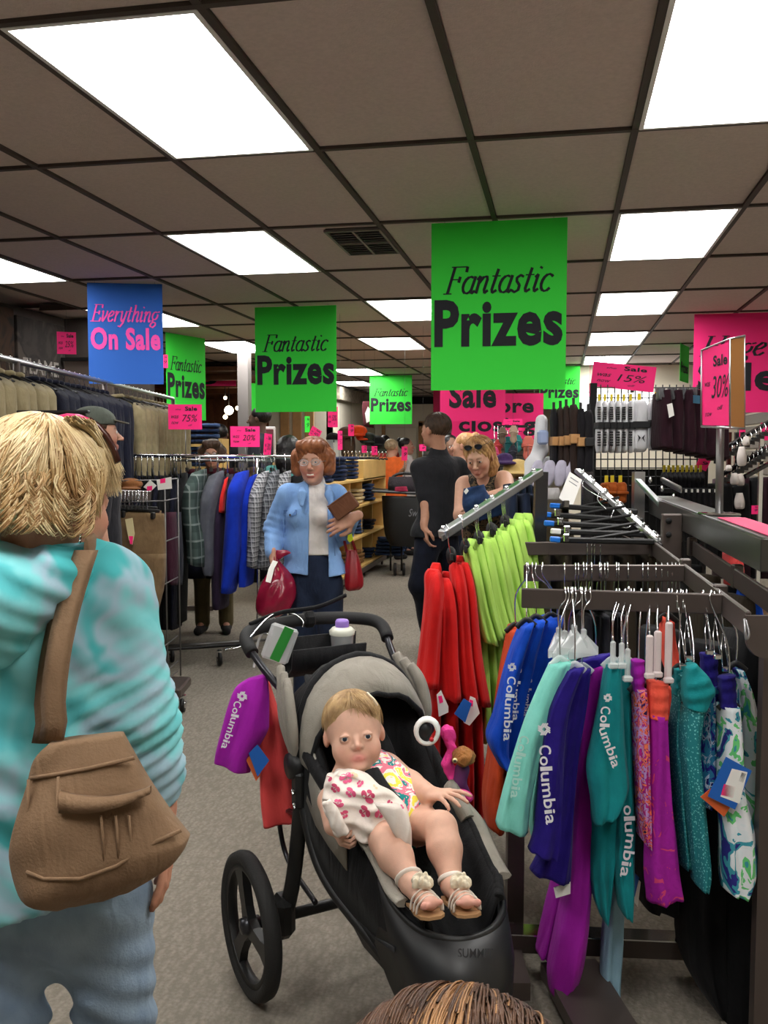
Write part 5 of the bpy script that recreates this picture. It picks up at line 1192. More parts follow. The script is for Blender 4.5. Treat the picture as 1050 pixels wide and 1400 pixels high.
def stroller():
 S0 = root('stroller', 'black and grey three wheeled jogging stroller carrying the baby', 'stroller', SO)
 for sx in (-1, 1): wheel(S0, st1(sx * .275, 0, .2), SR, .2)
 wheel(S0, st1(0, 1.0, .15), SR, .15)
 MB().tube([st1(-.255, 0, .2), st1(.255, 0, .2)], .016, 10).build('axle', mblack, S0, world=True)
 st0 = st1
 def st(r, f, z):
  if f > .45: r -= (f - .45) * .16; f = .45 + (f - .45) * .80
  return st0(r * .86 + .026 * min(1, max(0, (z - .1) * 4)), f, z)
 for sx in (-1, 1):
  MB().tube(bez([st(sx * .215, 0, .84), st(sx * .215, .02, .78), st(sx * .215, .08, .62), st(sx * .205, .20, .42), st(sx * .17, .45, .33), st(sx * .09, .78, .28), st(sx * .05, .95, .27)]), .016, 10).build('side_tube', mblack, S0, world=True)
  MB().tube(bez([st(sx * .235, .04, .20), st(sx * .225, .06, .34), st(sx * .215, .10, .58)]), .022, 10, flat=.6).build('rear_strut', mblack, S0, world=True)
  MB().box(st(sx * .235, .03, .22), (.06, .08, .12), bas(SF).to_3x3(), .02).build('axle_block', mblack, S0, world=True)
  mb = MB().mat(mblack).lathe([(.001, -.022), (.034, -.02), (.04, 0), (.034, .02), (.001, .022)], st(sx * .228, .08, .66), 20, axis=SR); mb.box(st(sx * .226, .10, .60), (.03, .05, .11), bas(SF).to_3x3(), .012)
  mb.mat(mchrome).lathe([(.001, 0), (.009, .002), (.009, .006)], st(sx * .245, .11, .60), 10, axis=SR * sx).lathe([(.001, 0), (.009, .002), (.009, .006)], st(sx * .245, .12, .565), 10, axis=SR * sx); mb.build('folding_joint', None, S0, world=True)
  MB().tube(bez([st(sx * .10, .93, .30), st(sx * .10, 1.0, .15)]), .012, 8).build('fork_arm', mblack, S0, world=True)
 hp = [st(-.215, 0, .83), st1(-.212, -.08, .915), st1(-.222, -.16, .972), st1(-.16, -.205, .99), st1(0, -.215, 1.0), st1(.16, -.205, .99), st1(.222, -.16, .972), st1(.212, -.08, .915), st(.215, 0, .83)]
 b = bez(hp, 6); MB().tube(b, .011, 10).build('handle_tube', mframe, S0, world=True); MB().tube(b[8:-8], .0195, 12).build('foam_grip', mfoam, S0, world=True)
 MB().box(st1(.0, -.215, 1.0), (.05, .05, .05), bas(SF).to_3x3(), .015).build('strap_clamp', mskb, S0, world=True)
 MB().tube(bez([st1(-.20, -.19, 1.005), st1(-.1, -.20, 1.03), st1(.03, -.215, 1.035), st1(.14, -.24, 1.06)]), .007, 6, flat=.5).build('wrist_strap', mskb, S0, world=True)
 def hoop(f, zt, w, zb, fb=None, n=17, sq=.8):
  out = []
  for i in range(n):
   a = PI * i / (n - 1); x = -math.cos(a); y = math.sin(a) ** sq; out.append(st(w * x * (1 if abs(x) < .99 else 1), (fb if fb is not None else f) * (1 - y) + f * y, zb + (zt - zb) * y))
  return out
 PIV = (.08, .665)
 rows = [hoop(-.125, .80, .20, .70, .0), hoop(-.09, .845, .215, .70, .01), hoop(-.05, .88, .222, .695, .03), hoop(-.01, .907, .222, .69, .05), hoop(.03, .927, .222, .685, .08), hoop(.065, .938, .222, .68, .10)]
 for i, rw in enumerate(rows):        # soft gathers
  for j in range(len(rw)): rw[j] = rw[j] + Vector((0, 0, .006 * math.sin(j * 1.9 + i) * (1 if 0 < i < 5 else .3)))
 can = sheet(rows, .006).build('canopy', mskb, S0, world=True)
 MB().tube(rows[0], .009, 6, flat=.6).build('canopy_edge', mskb, can, world=True)
 e = MB().tube(rows[-1], .015, 8, flat=.7); e.build('canopy_edge', mskb, can, world=True)
 br = [hoop(.075, .935, .222, .68, .10), hoop(.12, .918, .22, .675, .115), hoop(.16, .888, .214, .668, .13), hoop(.185, .856, .206, .66, .14)]
 for i_, rw in enumerate(br[1:]):
  for j in range(1, len(rw) - 1): rw[j] = rw[j] + Vector((0, 0, .004 * math.sin(j * 2.3 + i_ * 1.3)))
 sheet(br, .005).build('canopy_brim', msk, can, world=True); MB().tube(br[-1], .008, 8).build('canopy_edge', mskb, can, world=True)
 inn = [[p + (st(0, .02, .70) - p) * .06 for p in r_] for r_ in rows + br[1:3]]
 sheet(inn, .003).build('canopy_lining', mskb, can, world=True)
 for sx in (-1, 1):
  for q in range(3):
   a0 = .005 + q * .035
   pts = bez([st(sx * (.216 + .006 * q), a0 - .05, .905 - q * .012), st(sx * (.232 + .004 * q), a0 - .01, .84), st(sx * (.236 + .003 * q), a0 + .02, .76), st(sx * .228, .08, .68)], 6)
   MB().tube(pts, [.016 + .006 * math.sin(i / (len(pts) - 1) * PI) for i in range(len(pts))], 8, flat=.7).build('canopy_fold', msk, can, world=True)
 sec = [(-.02, .87, .155, .02), (.03, .78, .175, .05), (.09, .68, .185, .07), (.16, .58, .185, .085), (.22, .52, .18, .09), (.32, .505, .175, .085), (.42, .50, .165, .07), (.50, .47, .155, .07), (.57, .425, .15, .09), (.66, .395, .14, .11), (.74, .40, .115, .09)]
 loops = []; edge = {-1: [], 1: []}; mid = {-1: [], 1: []}
 for i, (f, z, w, h) in enumerate(sec):
  n = 14; lp = []
  a, b2 = sec[max(i - 1, 0)], sec[min(i + 1, len(sec) - 1)]; tf, tz = b2[0] - a[0], b2[1] - a[1]; L = math.hypot(tf, tz); nf, nz = -tz / L, tf / L
  if nz < 0: nf, nz = -nf, -nz
  for j in range(n + 1):
   x = -1 + 2 * j / n; u = abs(x) ** 3.2 * h + .006 * math.sin(j * 1.3 + i); lp.append(st(w * math.copysign(min(1, abs(x) * 1.02), x), f + nf * u, z + nz * u))
  loops.append(lp); edge[-1].append(lp[0]); edge[1].append(lp[-1]); mid[-1].append(lp[2]); mid[1].append(lp[-3])
 seat = sheet(loops, .012).build('seat', mskb, S0, world=True)
 for sx in (-1, 1):
  MB().tube(bez(edge[sx][1:], 5), .012, 8).build('seat_piping', mskb, seat, world=True)
  MB().tube(bez([p + Vector((0, 0, .004)) + SR * (sx * .013) for p in edge[sx][3:10]], 5), .010, 8, flat=2.2).build('grey_trim', msk, seat, world=True)
  lo = [st(sx * .212, .06, .60), st(sx * .212, .10, .54), st(sx * .21, .16, .47), st(sx * .205, .22, .42), st(sx * .195, .3, .38), st(sx * .18, .4, .35), st(sx * .165, .5, .325), st(sx * .15, .58, .305), st(sx * .13, .66, .29), st(sx * .10, .76, .28)]
  sheet([edge[sx][1:], [(a + b2) / 2 + SR * sx * .012 for a, b2 in zip(edge[sx][1:], lo)], lo], .006).build('side_panel', mskb, S0, world=True)
  sheet([[edge[sx][2] + SR * sx * .012, edge[sx][3] + SR * sx * .014, edge[sx][4] + SR * sx * .014, edge[sx][5] + SR * sx * .012], [st(sx * .215, .14, .58), st(sx * .215, .2, .535), st(sx * .21, .27, .505), st(sx * .20, .36, .475)]], .005).build('grey_side_pocket', msk, S0, world=True)
 rim = bez([st(-.165, .50, .505), st(-.16, .62, .48), st(-.13, .73, .465), st(-.07, .80, .46), st(0, .82, .458), st(.07, .80, .46), st(.13, .73, .465), st(.16, .62, .48), st(.165, .50, .505)], 6)
 low = bez([st(-.175, .50, .35), st(-.165, .64, .30), st(-.14, .77, .27), st(-.08, .86, .26), st(0, .885, .26), st(.08, .86, .26), st(.14, .77, .27), st(.165, .64, .30), st(.175, .50, .35)], 6)
 md = [(a * .5 + b2 * .5) + SF * .02 for a, b2 in zip(rim, low)]
 bp = sheet([rim, md, low], .008).build('foot_bumper', mat('bumper_black', rgb(22, 22, 24), .45), S0, world=True)
 MB().tube(rim, .009, 8).build('bumper_edge', mblack, bp, world=True); MB().tube(md, .004, 6).build('bumper_piping', mframe, bp, world=True)
 hp_ = cast_on(bp, 650, 1303) or st(0, .9, .37)
 mb = MB(); put_text(mb, 'SUMMIT', hp_ - ray(650, 1303).normalized() * .012, R_, U_, .075, .02, .01); mb.build('lettering', mat('emboss_grey', rgb(62, 62, 66), .5), bp, world=True)
 bk = [[st(x, f - .015, z) for x in (-.17, -.09, 0, .09, .17)] for f, z in ((.0, .44), (.12, .30), (.3, .22), (.5, .22), (.66, .26))]
 for r_ in bk: r_[0] += Vector((0, 0, .14)); r_[-1] += Vector((0, 0, .14))
 sheet(bk, .006).build('storage_basket', mat('basket_mesh', rgb(26, 26, 28), .6), S0, world=True)
 for sx in (-1, 1): sheet([[st(sx * .17, f - .015, z + .14) for f, z in ((.0, .44), (.12, .30), (.3, .22), (.5, .22), (.66, .26))], [st(sx * .2, .08, .56), st(sx * .205, .2, .44), st(sx * .19, .34, .37), st(sx * .165, .5, .335), st(sx * .13, .66, .3)]], .005).build('basket_side', mskb, S0, world=True)
 MB().tube(bez([st(-.2, .02, .50), st(-.19, -.12, .45), st(-.17, -.10, .32), st(-.16, .1, .27)]), .008, 6).build('basket_wire', mframe, S0, world=True)
 MB().box(st(-.10, .12, .42), (.03, .012, .06), bas(SR).to_3x3()).build('brake_tag', mat('red_plastic_tag', rgb(150, 20, 22), .5), S0, world=True)
 for sx in (-1, 1):
  MB().tube(bez([st(sx * .205, .12, .70), st(sx * .20, .20, .66), st(sx * .185, .30, .61), st(sx * .175, .36, .585)]), [.024] * 31, 10, flat=.7).build('side_pad', mskb, S0, world=True)
  MB().tube(bez([st(sx * .182, .31, .612), st(sx * .172, .38, .585), st(sx * .166, .42, .56)]), [.028] * 21, 10, flat=.7).build('side_pad_end', msk, S0, world=True)
 MB().lathe([(.001, .016), (.02, .014), (.028, 0), (.02, -.014), (.001, -.016)], st(.222, .13, .725), 16, axis=SR).build('adjusting_knob', mblack, S0, world=True)
 c = [[st(x, f, z) for x in (-.14, -.07, 0, .07, .14)] for f, z in ((-.19, .955), (-.20, .87), (-.16, .84), (-.12, .87), (-.11, .93))]
 sheet(c, .008).build('parent_console', mskb, S0, world=True)
 for sx in (-1, 1):
  pts = bez([st(sx * .05 - .03, .03, .80), st(sx * .055 - .03, .17, .735), st(sx * .05 - .025, .235, .665), st(sx * .02 - .02, .27, .60)], 6)
  MB().tube(pts, [.020] * len(pts), 8, flat=.28, up=SR).build('harness_strap', mskb, S0, world=True)
stroller()
sheet([[st(.16, .10, .66), st(.165, .02, .76), st(.16, .0, .84)], [st(.185, .16, .66), st(.185, .12, .76), st(.175, .10, .83)]], .004).build('canopy_side_lining', msk, next(o for o in bpy.data.objects if o.name == 'stroller'), world=True)
def thing1(name, label, cat, loc, rz=0): return root(name, label, cat, loc, rz)
# cup with a purple lid, plastic wrapped green packet, clear clothes hanger on the console
q = st(.085, -.155, .955); t = root('sippy_cup', 'clear child cup with a purple lid standing in the stroller console', 'cup', q)
mclr = mat('clear_plastic', (.86, .88, .88), .12, alpha=.42, spec=.6); mpur = mat('purple_plastic', rgb(150, 116, 200), .4)
MB().lathe([(.001, -.10), (.030, -.098), (.036, 0), (.038, .01), (.034, .012), (.034, .0)], (0, 0, 0), 20).build('cup_body', mclr, t)
MB().lathe([(.038, .0), (.040, .012), (.030, .022), (.0215, .024)], (0, 0, 0), 20).build('cup_collar', mat('milky_plastic', rgb(220, 220, 205), .35), t)
MB().lathe([(.021, .020), (.021, .040), (.017, .046), (.001, .047)], (0, 0, 0), 18).build('cup_lid', mpur, t)
q = st(-.115, -.165, .945); t = root('snack_packet', 'clear packet with a green label in the left end of the stroller console', 'packet', q, .4)
MB().box((0, 0, 0), (.085, .02, .11), Matrix.Rotation(.35, 3, 'Y'), .008).build('clear_wrap', mclr, t); MB().box((.005, -.0125, .0), (.03, .004, .105), Matrix.Rotation(.45, 3, 'Y')).build('green_label', mat('label_green', rgb(40, 140, 50), .5), t)
t = root('wire_hook_hanger', 'clear plastic hanger with a silver hook lying over the stroller handle', 'hanger', st(-.14, -.20, 1.0))
MB().tube(bez([st(-.22, -.13, .98), st(-.15, -.18, 1.02), st(-.10, -.205, 1.03), st(-.05, -.205, 1.02), st(-.03, -.19, 1.0), st(-.035, -.18, .985)]), .0022, 6).build('hook', mchrome, t, world=True)
MB().tube(bez([st(-.12, -.205, 1.02), st(-.08, -.22, .95), st(-.05, -.22, .88)]), .004, 6).tube(bez([st(-.12, -.205, 1.02), st(-.16, -.22, .95), st(-.18, -.21, .87)]), .004, 6).build('hanger_arm', mclr, t, world=True)
# ---------------------------------------------------------------- the baby
def baby():
 r = root('person', 'baby with wispy light hair sitting in the stroller, butterfly cloth over her lap', 'baby', st(0, .25, .53))
 skin = (.70, .41, .30)
 hp = W(484, 1004, 2.44); fdir = (-FH * .96 + R_ * .10 + U_ * .20)
 f = SF; J = pose(st(0, .25, 0), f, .8)
 P = lambda x, y, D: W(x, y, D)
 J.update(head=hp, neck=P(495, 1042, 2.46), chest=P(508, 1066, 2.44), waist=P(525, 1092, 2.42), pelvis=P(538, 1118, 2.38),
      shL=P(528, 1052, 2.47), shR=P(474, 1062, 2.40), elL=P(562, 1072, 2.42), elR=P(452, 1095, 2.36), wrL=P(588, 1086, 2.34), wrR=P(455, 1130, 2.26),
      hiL=P(560, 1128, 2.40), hiR=P(520, 1126, 2.33), knL=P(602, 1132, 2.24), knR=P(528, 1150, 2.20), anL=P(618, 1208, 2.14), anR=P(562, 1206, 2.10))
 M = hframe(hp, fdir, .96, 5, 0)
 s = S(.03); c = skin
 s.frame().chain([J['pelvis'], J['waist'], J['chest']], [.080, .078, .070], k=.05, col=c).cap(J['shL'], J['shR'], .036, k=.04, col=c).cap(J['chest'], J['neck'], .045, .036, k=.03, col=c)
 s.cap(J['neck'], M @ Vector((0, -.02, -.05)), .038, .04, k=.02, col=c)
 s.cap(J['shL'], J['elL'], .035, .031, k=.02, col=c).cap(J['elL'], J['wrL'], .033, .022, k=.012, col=c)
 s.cap(J['shR'], J['elR'], .035, .031, k=.02, col=c).cap(J['elR'], J['wrR'], .032, .022, k=.012, col=c)
 for n in 'LR':
  s.cap(J['hi' + n], J['kn' + n], .052, .038, k=.03, col=c); m_ = J['kn' + n] * .62 + J['an' + n] * .38
  s.cap(J['kn' + n], m_, .037, .039, k=.02, col=c).cap(m_, J['an' + n], .039, .024, k=.02, col=c)
 toes = {}
 for n, (tx, ty, td) in {'R': (590, 1236, 1.985), 'L': (640, 1234, 2.03)}.items():
  t = P(tx, ty, td); a = J['an' + n]; d = (t - a).normalized(); lat = d.cross(U_).normalized()
  s.cap(a, a + d * .045, .025, .025, k=.012, col=c).cap(a - U_ * .012, t - d * .012, .022, .020, k=.012, col=c, flat=(tuple(lat.cross(d)), .8))
  for i in range(5):
   w_ = (-.020 + .0105 * i) * (1 if n == 'L' else -1); q = t + lat * w_ + d * (.006 - .0022 * i); s.ell(q, (.0062, .0062, .0062) if i else (.0085,) * 3, k=.004, col=(.62, .28, .22))
  toes[n] = (t, a, d, lat, (J['kn' + n] - a).normalized())
 head(s, M, skin, lip=(.62, .17, .16), baby=True, brow=(.50, .28, .18))
 hand(s, Matrix.Translation(J['wrL']) @ orient(P(626, 1086, 2.27) - J['wrL'], -U_ * .9 + FH * .3), -1, skin, (.25, .3, .3, .35), .1, .62, .20)
 hand(s, Matrix.Translation(J['wrR']) @ orient(P(470, 1155, 2.22) - J['wrR'], R_), 1, skin, (.8, .9, .9, .9), .5, .5)
 s.frame().mesh('body', mskin, .003, r, world=True)
 eyes(r, M, mat('iris_slate', rgb(40, 48, 60), .15), r=.0108, y=.0790, z=.0, ir=.0062)
 mh = hairmat('baby_hair', rgb(206, 172, 122), rgb(150, 116, 78), 30)
 hs = S(.02).frame(M); hs.ell((0, -.018, .034), (.0805, .0915, .0825), k=.02).ell((0, .115, -.015), (.088, .078, .115), k=.012, op='-').ell((0, -.02, -.10), (.14, .14, .085), k=.012, op='-')
 for x in (-1, 1): hs.ell((x * .09, .035, -.035), (.03, .04, .05), k=.012, op='-')
 cp = hs.mesh('hair', mh, .004, r, world=True); rr = random.Random(5); ps = []
 for i in range(1900):
  a = rr.uniform(-PI, PI); b = math.cos(a); st_ = rr.random() * .75; ln = rr.uniform(.2, .5); lift = rr.uniform(0, .004); pts = []
  for k in range(7):
   th = (st_ + ln * k / 6) * 1.5; aa = a + .22 * math.sin(a * 4) * (k / 6)
   if th < PI / 2: q = Vector(((.082 + lift) * math.sin(th) * math.sin(aa), (.093 + lift) * math.sin(th) * math.cos(aa) - .016, (.085 + lift) * math.cos(th) + .034))
   else: q = Vector(((.082 + lift) * math.sin(aa), (.093 + lift) * math.cos(aa) - .016, .034 - (th - PI / 2) * .09))
   if b > .25 and q.z < .058 + .018 * math.sin(a * 3 + 1) + rr.uniform(-.03, .012): break
   if q.z < -.02: break
   pts.append(M @ q)
  if len(pts) > 2: ps.append(pts)
 strands('hair_strands', mh, cp, ps, .0008)
 MB().tube([M @ Vector(v) for v in ((-.045, .035, .110), (-.060, .047, .092), (-.068, .052, .074))], .003, 6).build('hair_clip', mat('pearl_clip', rgb(235, 215, 190), .3), r, world=True)
 s = S(.03).frame(); s.chain([J['pelvis'], J['waist'], J['chest']], [.088, .086, .078], k=.05).cap(J['pelvis'], J['hiL'], .07, .062, k=.03).cap(J['pelvis'], J['hiR'], .07, .062, k=.03).cap(J['chest'], J['neck'], .055, .04, k=.03).cap(J['shL'] * .7 + J['shR'] * .3, J['shL'] * .3 + J['shR'] * .7, .040, k=.03)
 mr = blotch('romper_print', [rgb(238, 236, 232), rgb(240, 232, 90), rgb(238, 236, 232), rgb(236, 130, 150), rgb(30, 140, 140), rgb(238, 236, 232)], 20, .9)
 s.mesh('romper', mr, .005, r, world=True, disp=lambda Q: folds(Q, .0012, 40, .3), dmax=.004)
 MB().tube(bez([P(508, 1052, 2.36), P(520, 1072, 2.33), P(536, 1092, 2.31), P(545, 1100, 2.31)]), [.021] * 31, 8, flat=.3, up=SR).build('harness_pad', mskb, r, world=True)
 mwl = mat('white_leather', rgb(218, 208, 196), .5); msole = mat('tan_sole', rgb(176, 134, 92), .7)
 for n, (t, a, d, lat, shin) in toes.items():
  dn = lat.cross(d); dn = dn if dn.z < 0 else -dn; sd = root('sandal', 'white sandal with a cloth flower on the %s foot of the baby' % ('left' if n == 'L' else 'right'), 'shoe', t, group='sandals of the baby')
  heel = a + dn * .034 - d * .015; tip = t + d * .014 + dn * .02; pl = []
  for x, w_ in ((-.05, .02), (.1, .026), (.45, .024), (.75, .031), (.95, .028), (1.03, .014)):
   q = heel + (tip - heel) * x; pl.append([q - lat * w_, q + lat * w_, q + lat * w_ + dn * .007, q - lat * w_ + dn * .007])
  MB().loft(pl, smooth=False).build('sole', msole, sd, world=True)
  for x, hh in ((.60, .030), (.72, .028), (.83, .026)):
   q = heel + (tip - heel) * x; pts = [q - lat * .030, q - lat * .025 - dn * hh * .8, q - dn * hh * 1.35, q + lat * .025 - dn * hh * .8, q + lat * .030]
   MB().tube(bez(pts, 4), .0048, 6, flat=.4).build('strap', mwl, sd, world=True)
  u_ = shin.cross(lat).normalized(); an = [a + shin * .010 + (lat * math.cos(k * PI / 8) + u_ * math.sin(k * PI / 8)) * .029 for k in range(16)]; MB().tube(an, .0065, 6, closed=True, cap=False, flat=.5).build('ankle_strap', mwl, sd, world=True)
  fl = MB(); fc = heel + (tip - heel) * .55 - dn * .05; rr = random.Random(4); fm = cloth('cream_petal', rgb(226, 214, 190))
  fs_ = S(.004).frame()
  for k in range(26):
   v = Vector((rr.gauss(0, 1), rr.gauss(0, 1), rr.gauss(0, 1))).normalized(); v = v if v.dot(dn) < .2 else -v; fs_.ell(fc + v * .017, (.009, .009, .0035), rot=v.to_track_quat('Y', 'X'), k=.001)
  fs_.ell(fc, (.014,) * 3, k=.004); fs_.mesh('flower', fm, .0022, sd, world=True)
baby()
# butterfly muslin over the right side of the lap
def muslin():
 m = root('muslin_blanket', 'white muslin cloth printed with pink butterflies draped over the baby', 'blanket', W(500, 1120, 2.22))
 mm = cloth('muslin', rgb(236, 226, 216), rgb(222, 208, 198), nscale=20, bump=.2)
 rows = [(448, 1060, 482, 1052, .05, -.02, .0), (443, 1072, 504, 1060, .07, -.02, -.02), (442, 1086, 520, 1074, .09, -.03, -.05), (440, 1096, 540, 1086, .09, -.04, -.06), (444, 1112, 554, 1102, .09, -.06, -.07), (452, 1126, 560, 1124, .08, -.07, -.09), (462, 1140, 556, 1144, .06, -.07, -.10), (476, 1142, 560, 1158, .03, -.06, -.10)]
 o = pillow(rows, 2.33, 'cloth', mm, m, fold=lambda u, v: .011 * math.sin(u * 15 + v * 9) * (.4 + v) + .006 * math.sin(v * 26 - u * 8), sq=.9, n=64, sub=8)
 pillow([(440, 1098, 452, 1094, .02), (446, 1112, 462, 1106, .03), (452, 1130, 470, 1122, .035), (462, 1144, 478, 1138, .02)], 2.2, 'cloth_corner', mm, m, fold=lambda u, v: .004 * math.sin(v * 20 + u * 9))
 pillow([(512, 1098, 548, 1102, .03), (528, 1122, 561, 1126, .04), (544, 1148, 563, 1150, .03), (556, 1163, 562, 1166, .015)], 2.17, 'cloth_corner', mm, m, fold=lambda u, v: .004 * math.sin(v * 14 + u * 9))
 pk = mat('butterfly_pink', rgb(214, 84, 128), .8); pk2 = mat('butterfly_red', rgb(188, 60, 96), .8); bg = mat('butterfly_beige', rgb(216, 196, 160), .8)
 from mathutils.bvhtree import BVHTree
 me = o.data; Mo = M_of(o); bv = BVHTree.FromPolygons([Mo @ v.co for v in me.vertices], [tuple(p.vertices) for p in me.polygons])
 rr = random.Random(12)
 for x, y, s_, mt_ in [(474, 1064, 11, pk), (458, 1078, 8, pk2), (479, 1084, 9, pk), (504, 1088, 12, pk2), (462, 1098, 9, pk), (520, 1112, 9, pk), (533, 1099, 6, pk2), (453, 1120, 10, pk), (498, 1110, 10, pk2), (484, 1060, 6, bg), (545, 1118, 8, bg), (515, 1074, 7, bg), (538, 1132, 9, pk), (470, 1114, 8, pk2), (548, 1104, 6, pk), (492, 1071, 6, pk), (524, 1134, 8, pk), (450, 1062, 7, pk2)]:
  a0 = rr.uniform(0, 6); mb = MB()
  def onc(u, v):
   X = x + s_ * .9 * (u * math.cos(a0) - v * math.sin(a0)); Y = y + s_ * .9 * (u * math.sin(a0) + v * math.cos(a0)); d_ = ray(X, Y).normalized(); h = bv.ray_cast(O_, d_)
   return None if h[0] is None else h[0] - d_ * .0022
  for lx, ly, rx, ry, tl in ((-.52, .32, .56, .36, .5), (.52, .32, .56, .36, -.5), (-.34, -.42, .34, .26, -.5), (.34, -.42, .34, .26, .5), (0, 0, .09, .62, 0)):
   cc = onc(lx, ly); pts = []
   for k in range(10):
    an = 2 * PI * k / 10; e1, e2 = rx * math.cos(an), ry * math.sin(an); pts.append(onc(lx + e1 * math.cos(tl) - e2 * math.sin(tl), ly + e1 * math.sin(-tl) * -1 + e2 * math.cos(tl)))
   if cc is not None and all(p is not None for p in pts): mb.add([cc] + pts, [(0, 1 + k, 1 + (k + 1) % 10) for k in range(10)], True)
  if mb.v: mb.build('butterfly_print', mt_, o, world=True)
muslin()
# toys clipped to the stroller's far side, and clothes hung on the handle
t = root('plush_toy', 'plush ladybug toy in pink and brown hanging from the stroller side', 'toy', W(622, 1040, 2.5))
s = S(.008).frame(); s.ell(W(634, 1034, 2.48), (.040, .030, .024), rot=bas(R_).to_3x3()); s.mesh('toy_head', cloth('brown_plush', rgb(150, 98, 52), bump=1.), .003, t, world=True, disp=lambda Q: folds(Q, .0015, 190, 0.), dmax=.004)
s = S(.008).frame(); s.chain([W(612, 1000, 2.5), W(618, 1022, 2.5), W(612, 1045, 2.5), W(620, 1062, 2.5)], [.018, .012, .014, .016]); s.mesh('toy_wing', mat('pink_plush', rgb(225, 50, 140), .8, bump=.8), .003, t, world=True, disp=lambda Q: folds(Q, .002, 150, 1.), dmax=.004)
s = S(.008).frame(); s.chain([W(632, 1052, 2.49), W(628, 1070, 2.49), W(638, 1086, 2.5)], [.020, .018, .012]); s.mesh('toy_body', mat('purple_plush', rgb(92, 30, 88), .6), .003, t, world=True)
s = S(.006).frame(); s.chain([W(626, 1080, 2.48), W(640, 1090, 2.48)], [.011, .014]); s.mesh('toy_foot', MATS['pink_plush'], .003, t, world=True)
MB().lathe([(.001, -.002), (.0075, 0), (.001, .004)], W(622, 1040, 2.445), 12, axis=-FH).build('toy_eye', mat('eye_cream', rgb(225, 205, 150), .3), t, world=True); MB().lathe([(.001, 0), (.0035, .002), (.001, .006)], W(622, 1040, 2.443), 10, axis=-FH).build('pupil', mblack, t, world=True)
t = root('rattle_ring', 'round white and black rattle clipped at the stroller canopy joint', 'toy', W(586, 1000, 2.5))
MB().tube([W(584 + 15 * math.cos(a), 1000 + 17 * math.sin(a), 2.46) for a in [2 * PI * i / 20 for i in range(20)]], .006, 8, closed=True, cap=False, flat=2).build('ring', mat('white_plastic', rgb(235, 235, 232), .35), t, world=True)
S(.01).frame().ell(W(580, 998, 2.47), (.022, .018, .026)).mesh('knob', mblack, .003, t, world=True)
MB().lathe([(.001, 0), (.006, .002), (.001, .004)], W(590, 1011, 2.445), 10, axis=-FH).build('red_spot', mat('red_spot', rgb(210, 40, 50), .4), t, world=True)
mmag = cloth('magenta_jersey', rgb(168, 34, 170), rgb(150, 26, 152), nscale=9); mcor = cloth('coral_jersey', rgb(236, 84, 82), rgb(222, 72, 74), nscale=9)
t = root('tshirt', 'magenta T-shirt with a white printed sleeve hanging on the left of the stroller handle', 'shirt', W(335, 990, 2.62))
pillow([(338, 928, 366, 922, .05), (322, 940, 368, 950, .07), (312, 965, 368, 985, .09), (304, 995, 366, 1000, .10), (297, 1022, 350, 1030, .10), (294, 1040, 342, 1056, .08)], 2.62, 'shirt_cloth', mmag, t, fold=lambda u, v: .009 * math.sin(u * 9 + 2) * (.3 + v), sq=.8, sub=6)
def text_along(mb, body, pts, D, hpx, bold=.01, normal_off=-.05, spread=1.):
 """letters one after another along a picture path at distance D; each letter stands to the left of the path direction"""
 P_ = [Vector((x, y)) for x, y in pts]; seg = [(P_[i + 1] - P_[i]).length for i in range(len(P_) - 1)]; tot = sum(seg); n = len(body); wid = [dict(i=.45, l=.45, m=1.5, I=.5, w=1.3).get(c, 1.) for c in body]; acc = 0; W_ = sum(wid)
 for c, w in zip(body, wid):
  s_ = (acc + w / 2) / W_ * tot; acc += w
  for i, L in enumerate(seg):
   if s_ <= L or i == len(seg) - 1: break
   s_ -= L
  d = (P_[i + 1] - P_[i]).normalized(); p = P_[i] + d * s_; DD = D(p.x, p.y) if callable(D) else D; k = DD / FPX
  ex = R_ * d.x - U_ * d.y; ey = R_ * d.y + U_ * d.x; big = c.isupper() or c in 'bdhklt'; lw = tot / W_ * w * .86 * spread
  if c == ' ': continue
  off = (.25 if big else 0) * hpx
  if c == 'i': off = .15 * hpx
  put_text(mb, c, W(p.x + d.y * off, p.y - d.x * off, DD) - FH * .0, ex, ey, lw * k, hpx * k * (1.5 if big else (1.3 if c == 'i' else 1.)), bold)
def emblem(mb, x, y, D, r, ang=0.):
 """woven diamond made of small slanted pairs"""
 for k in range(4):
  a = ang + k * PI / 2
  for s_ in (-.35, .0, .35):
   cx, cy = x + r * .58 * math.cos(a) - s_ * r * math.sin(a) * .9, y + r * .58 * math.sin(a) + s_ * r * math.cos(a) * .9
   q = [(cx + r * (u * math.cos(a + .6) - v * math.sin(a + .6)), cy + r * (u * math.sin(a + .6) + v * math.cos(a + .6))) for u, v in ((-.4, -.12), (.4, -.12), (.4, .12), (-.4, .12))]
   mb.add([W(X, Y, D) for X, Y in q], [(0, 1, 2, 3)])
mprint = mat('white_print', rgb(226, 224, 230), .6)
mb = MB(); text_along(mb, 'Columbia', [(324, 958), (318, 985), (305, 1024)], 2.555, 7); emblem(mb, 331, 952, 2.565, 7); mb.build('lettering', mprint, t, world=True)
t = root('tshirt', 'coral T-shirt hanging on the stroller handle under the magenta one', 'shirt', W(380, 1040, 2.72))
pillow([(354, 930, 366, 926, .05), (352, 965, 380, 970, .08), (354, 1000, 392, 1005, .10), (356, 1050, 402, 1060, .11), (357, 1090, 408, 1090, .11), (361, 1128, 410, 1118, .08)], 2.70, 'shirt_cloth', mcor, t, fold=lambda u, v: .010 * math.sin(u * 8 + 1) * (.2 + v), sq=.8, sub=6)
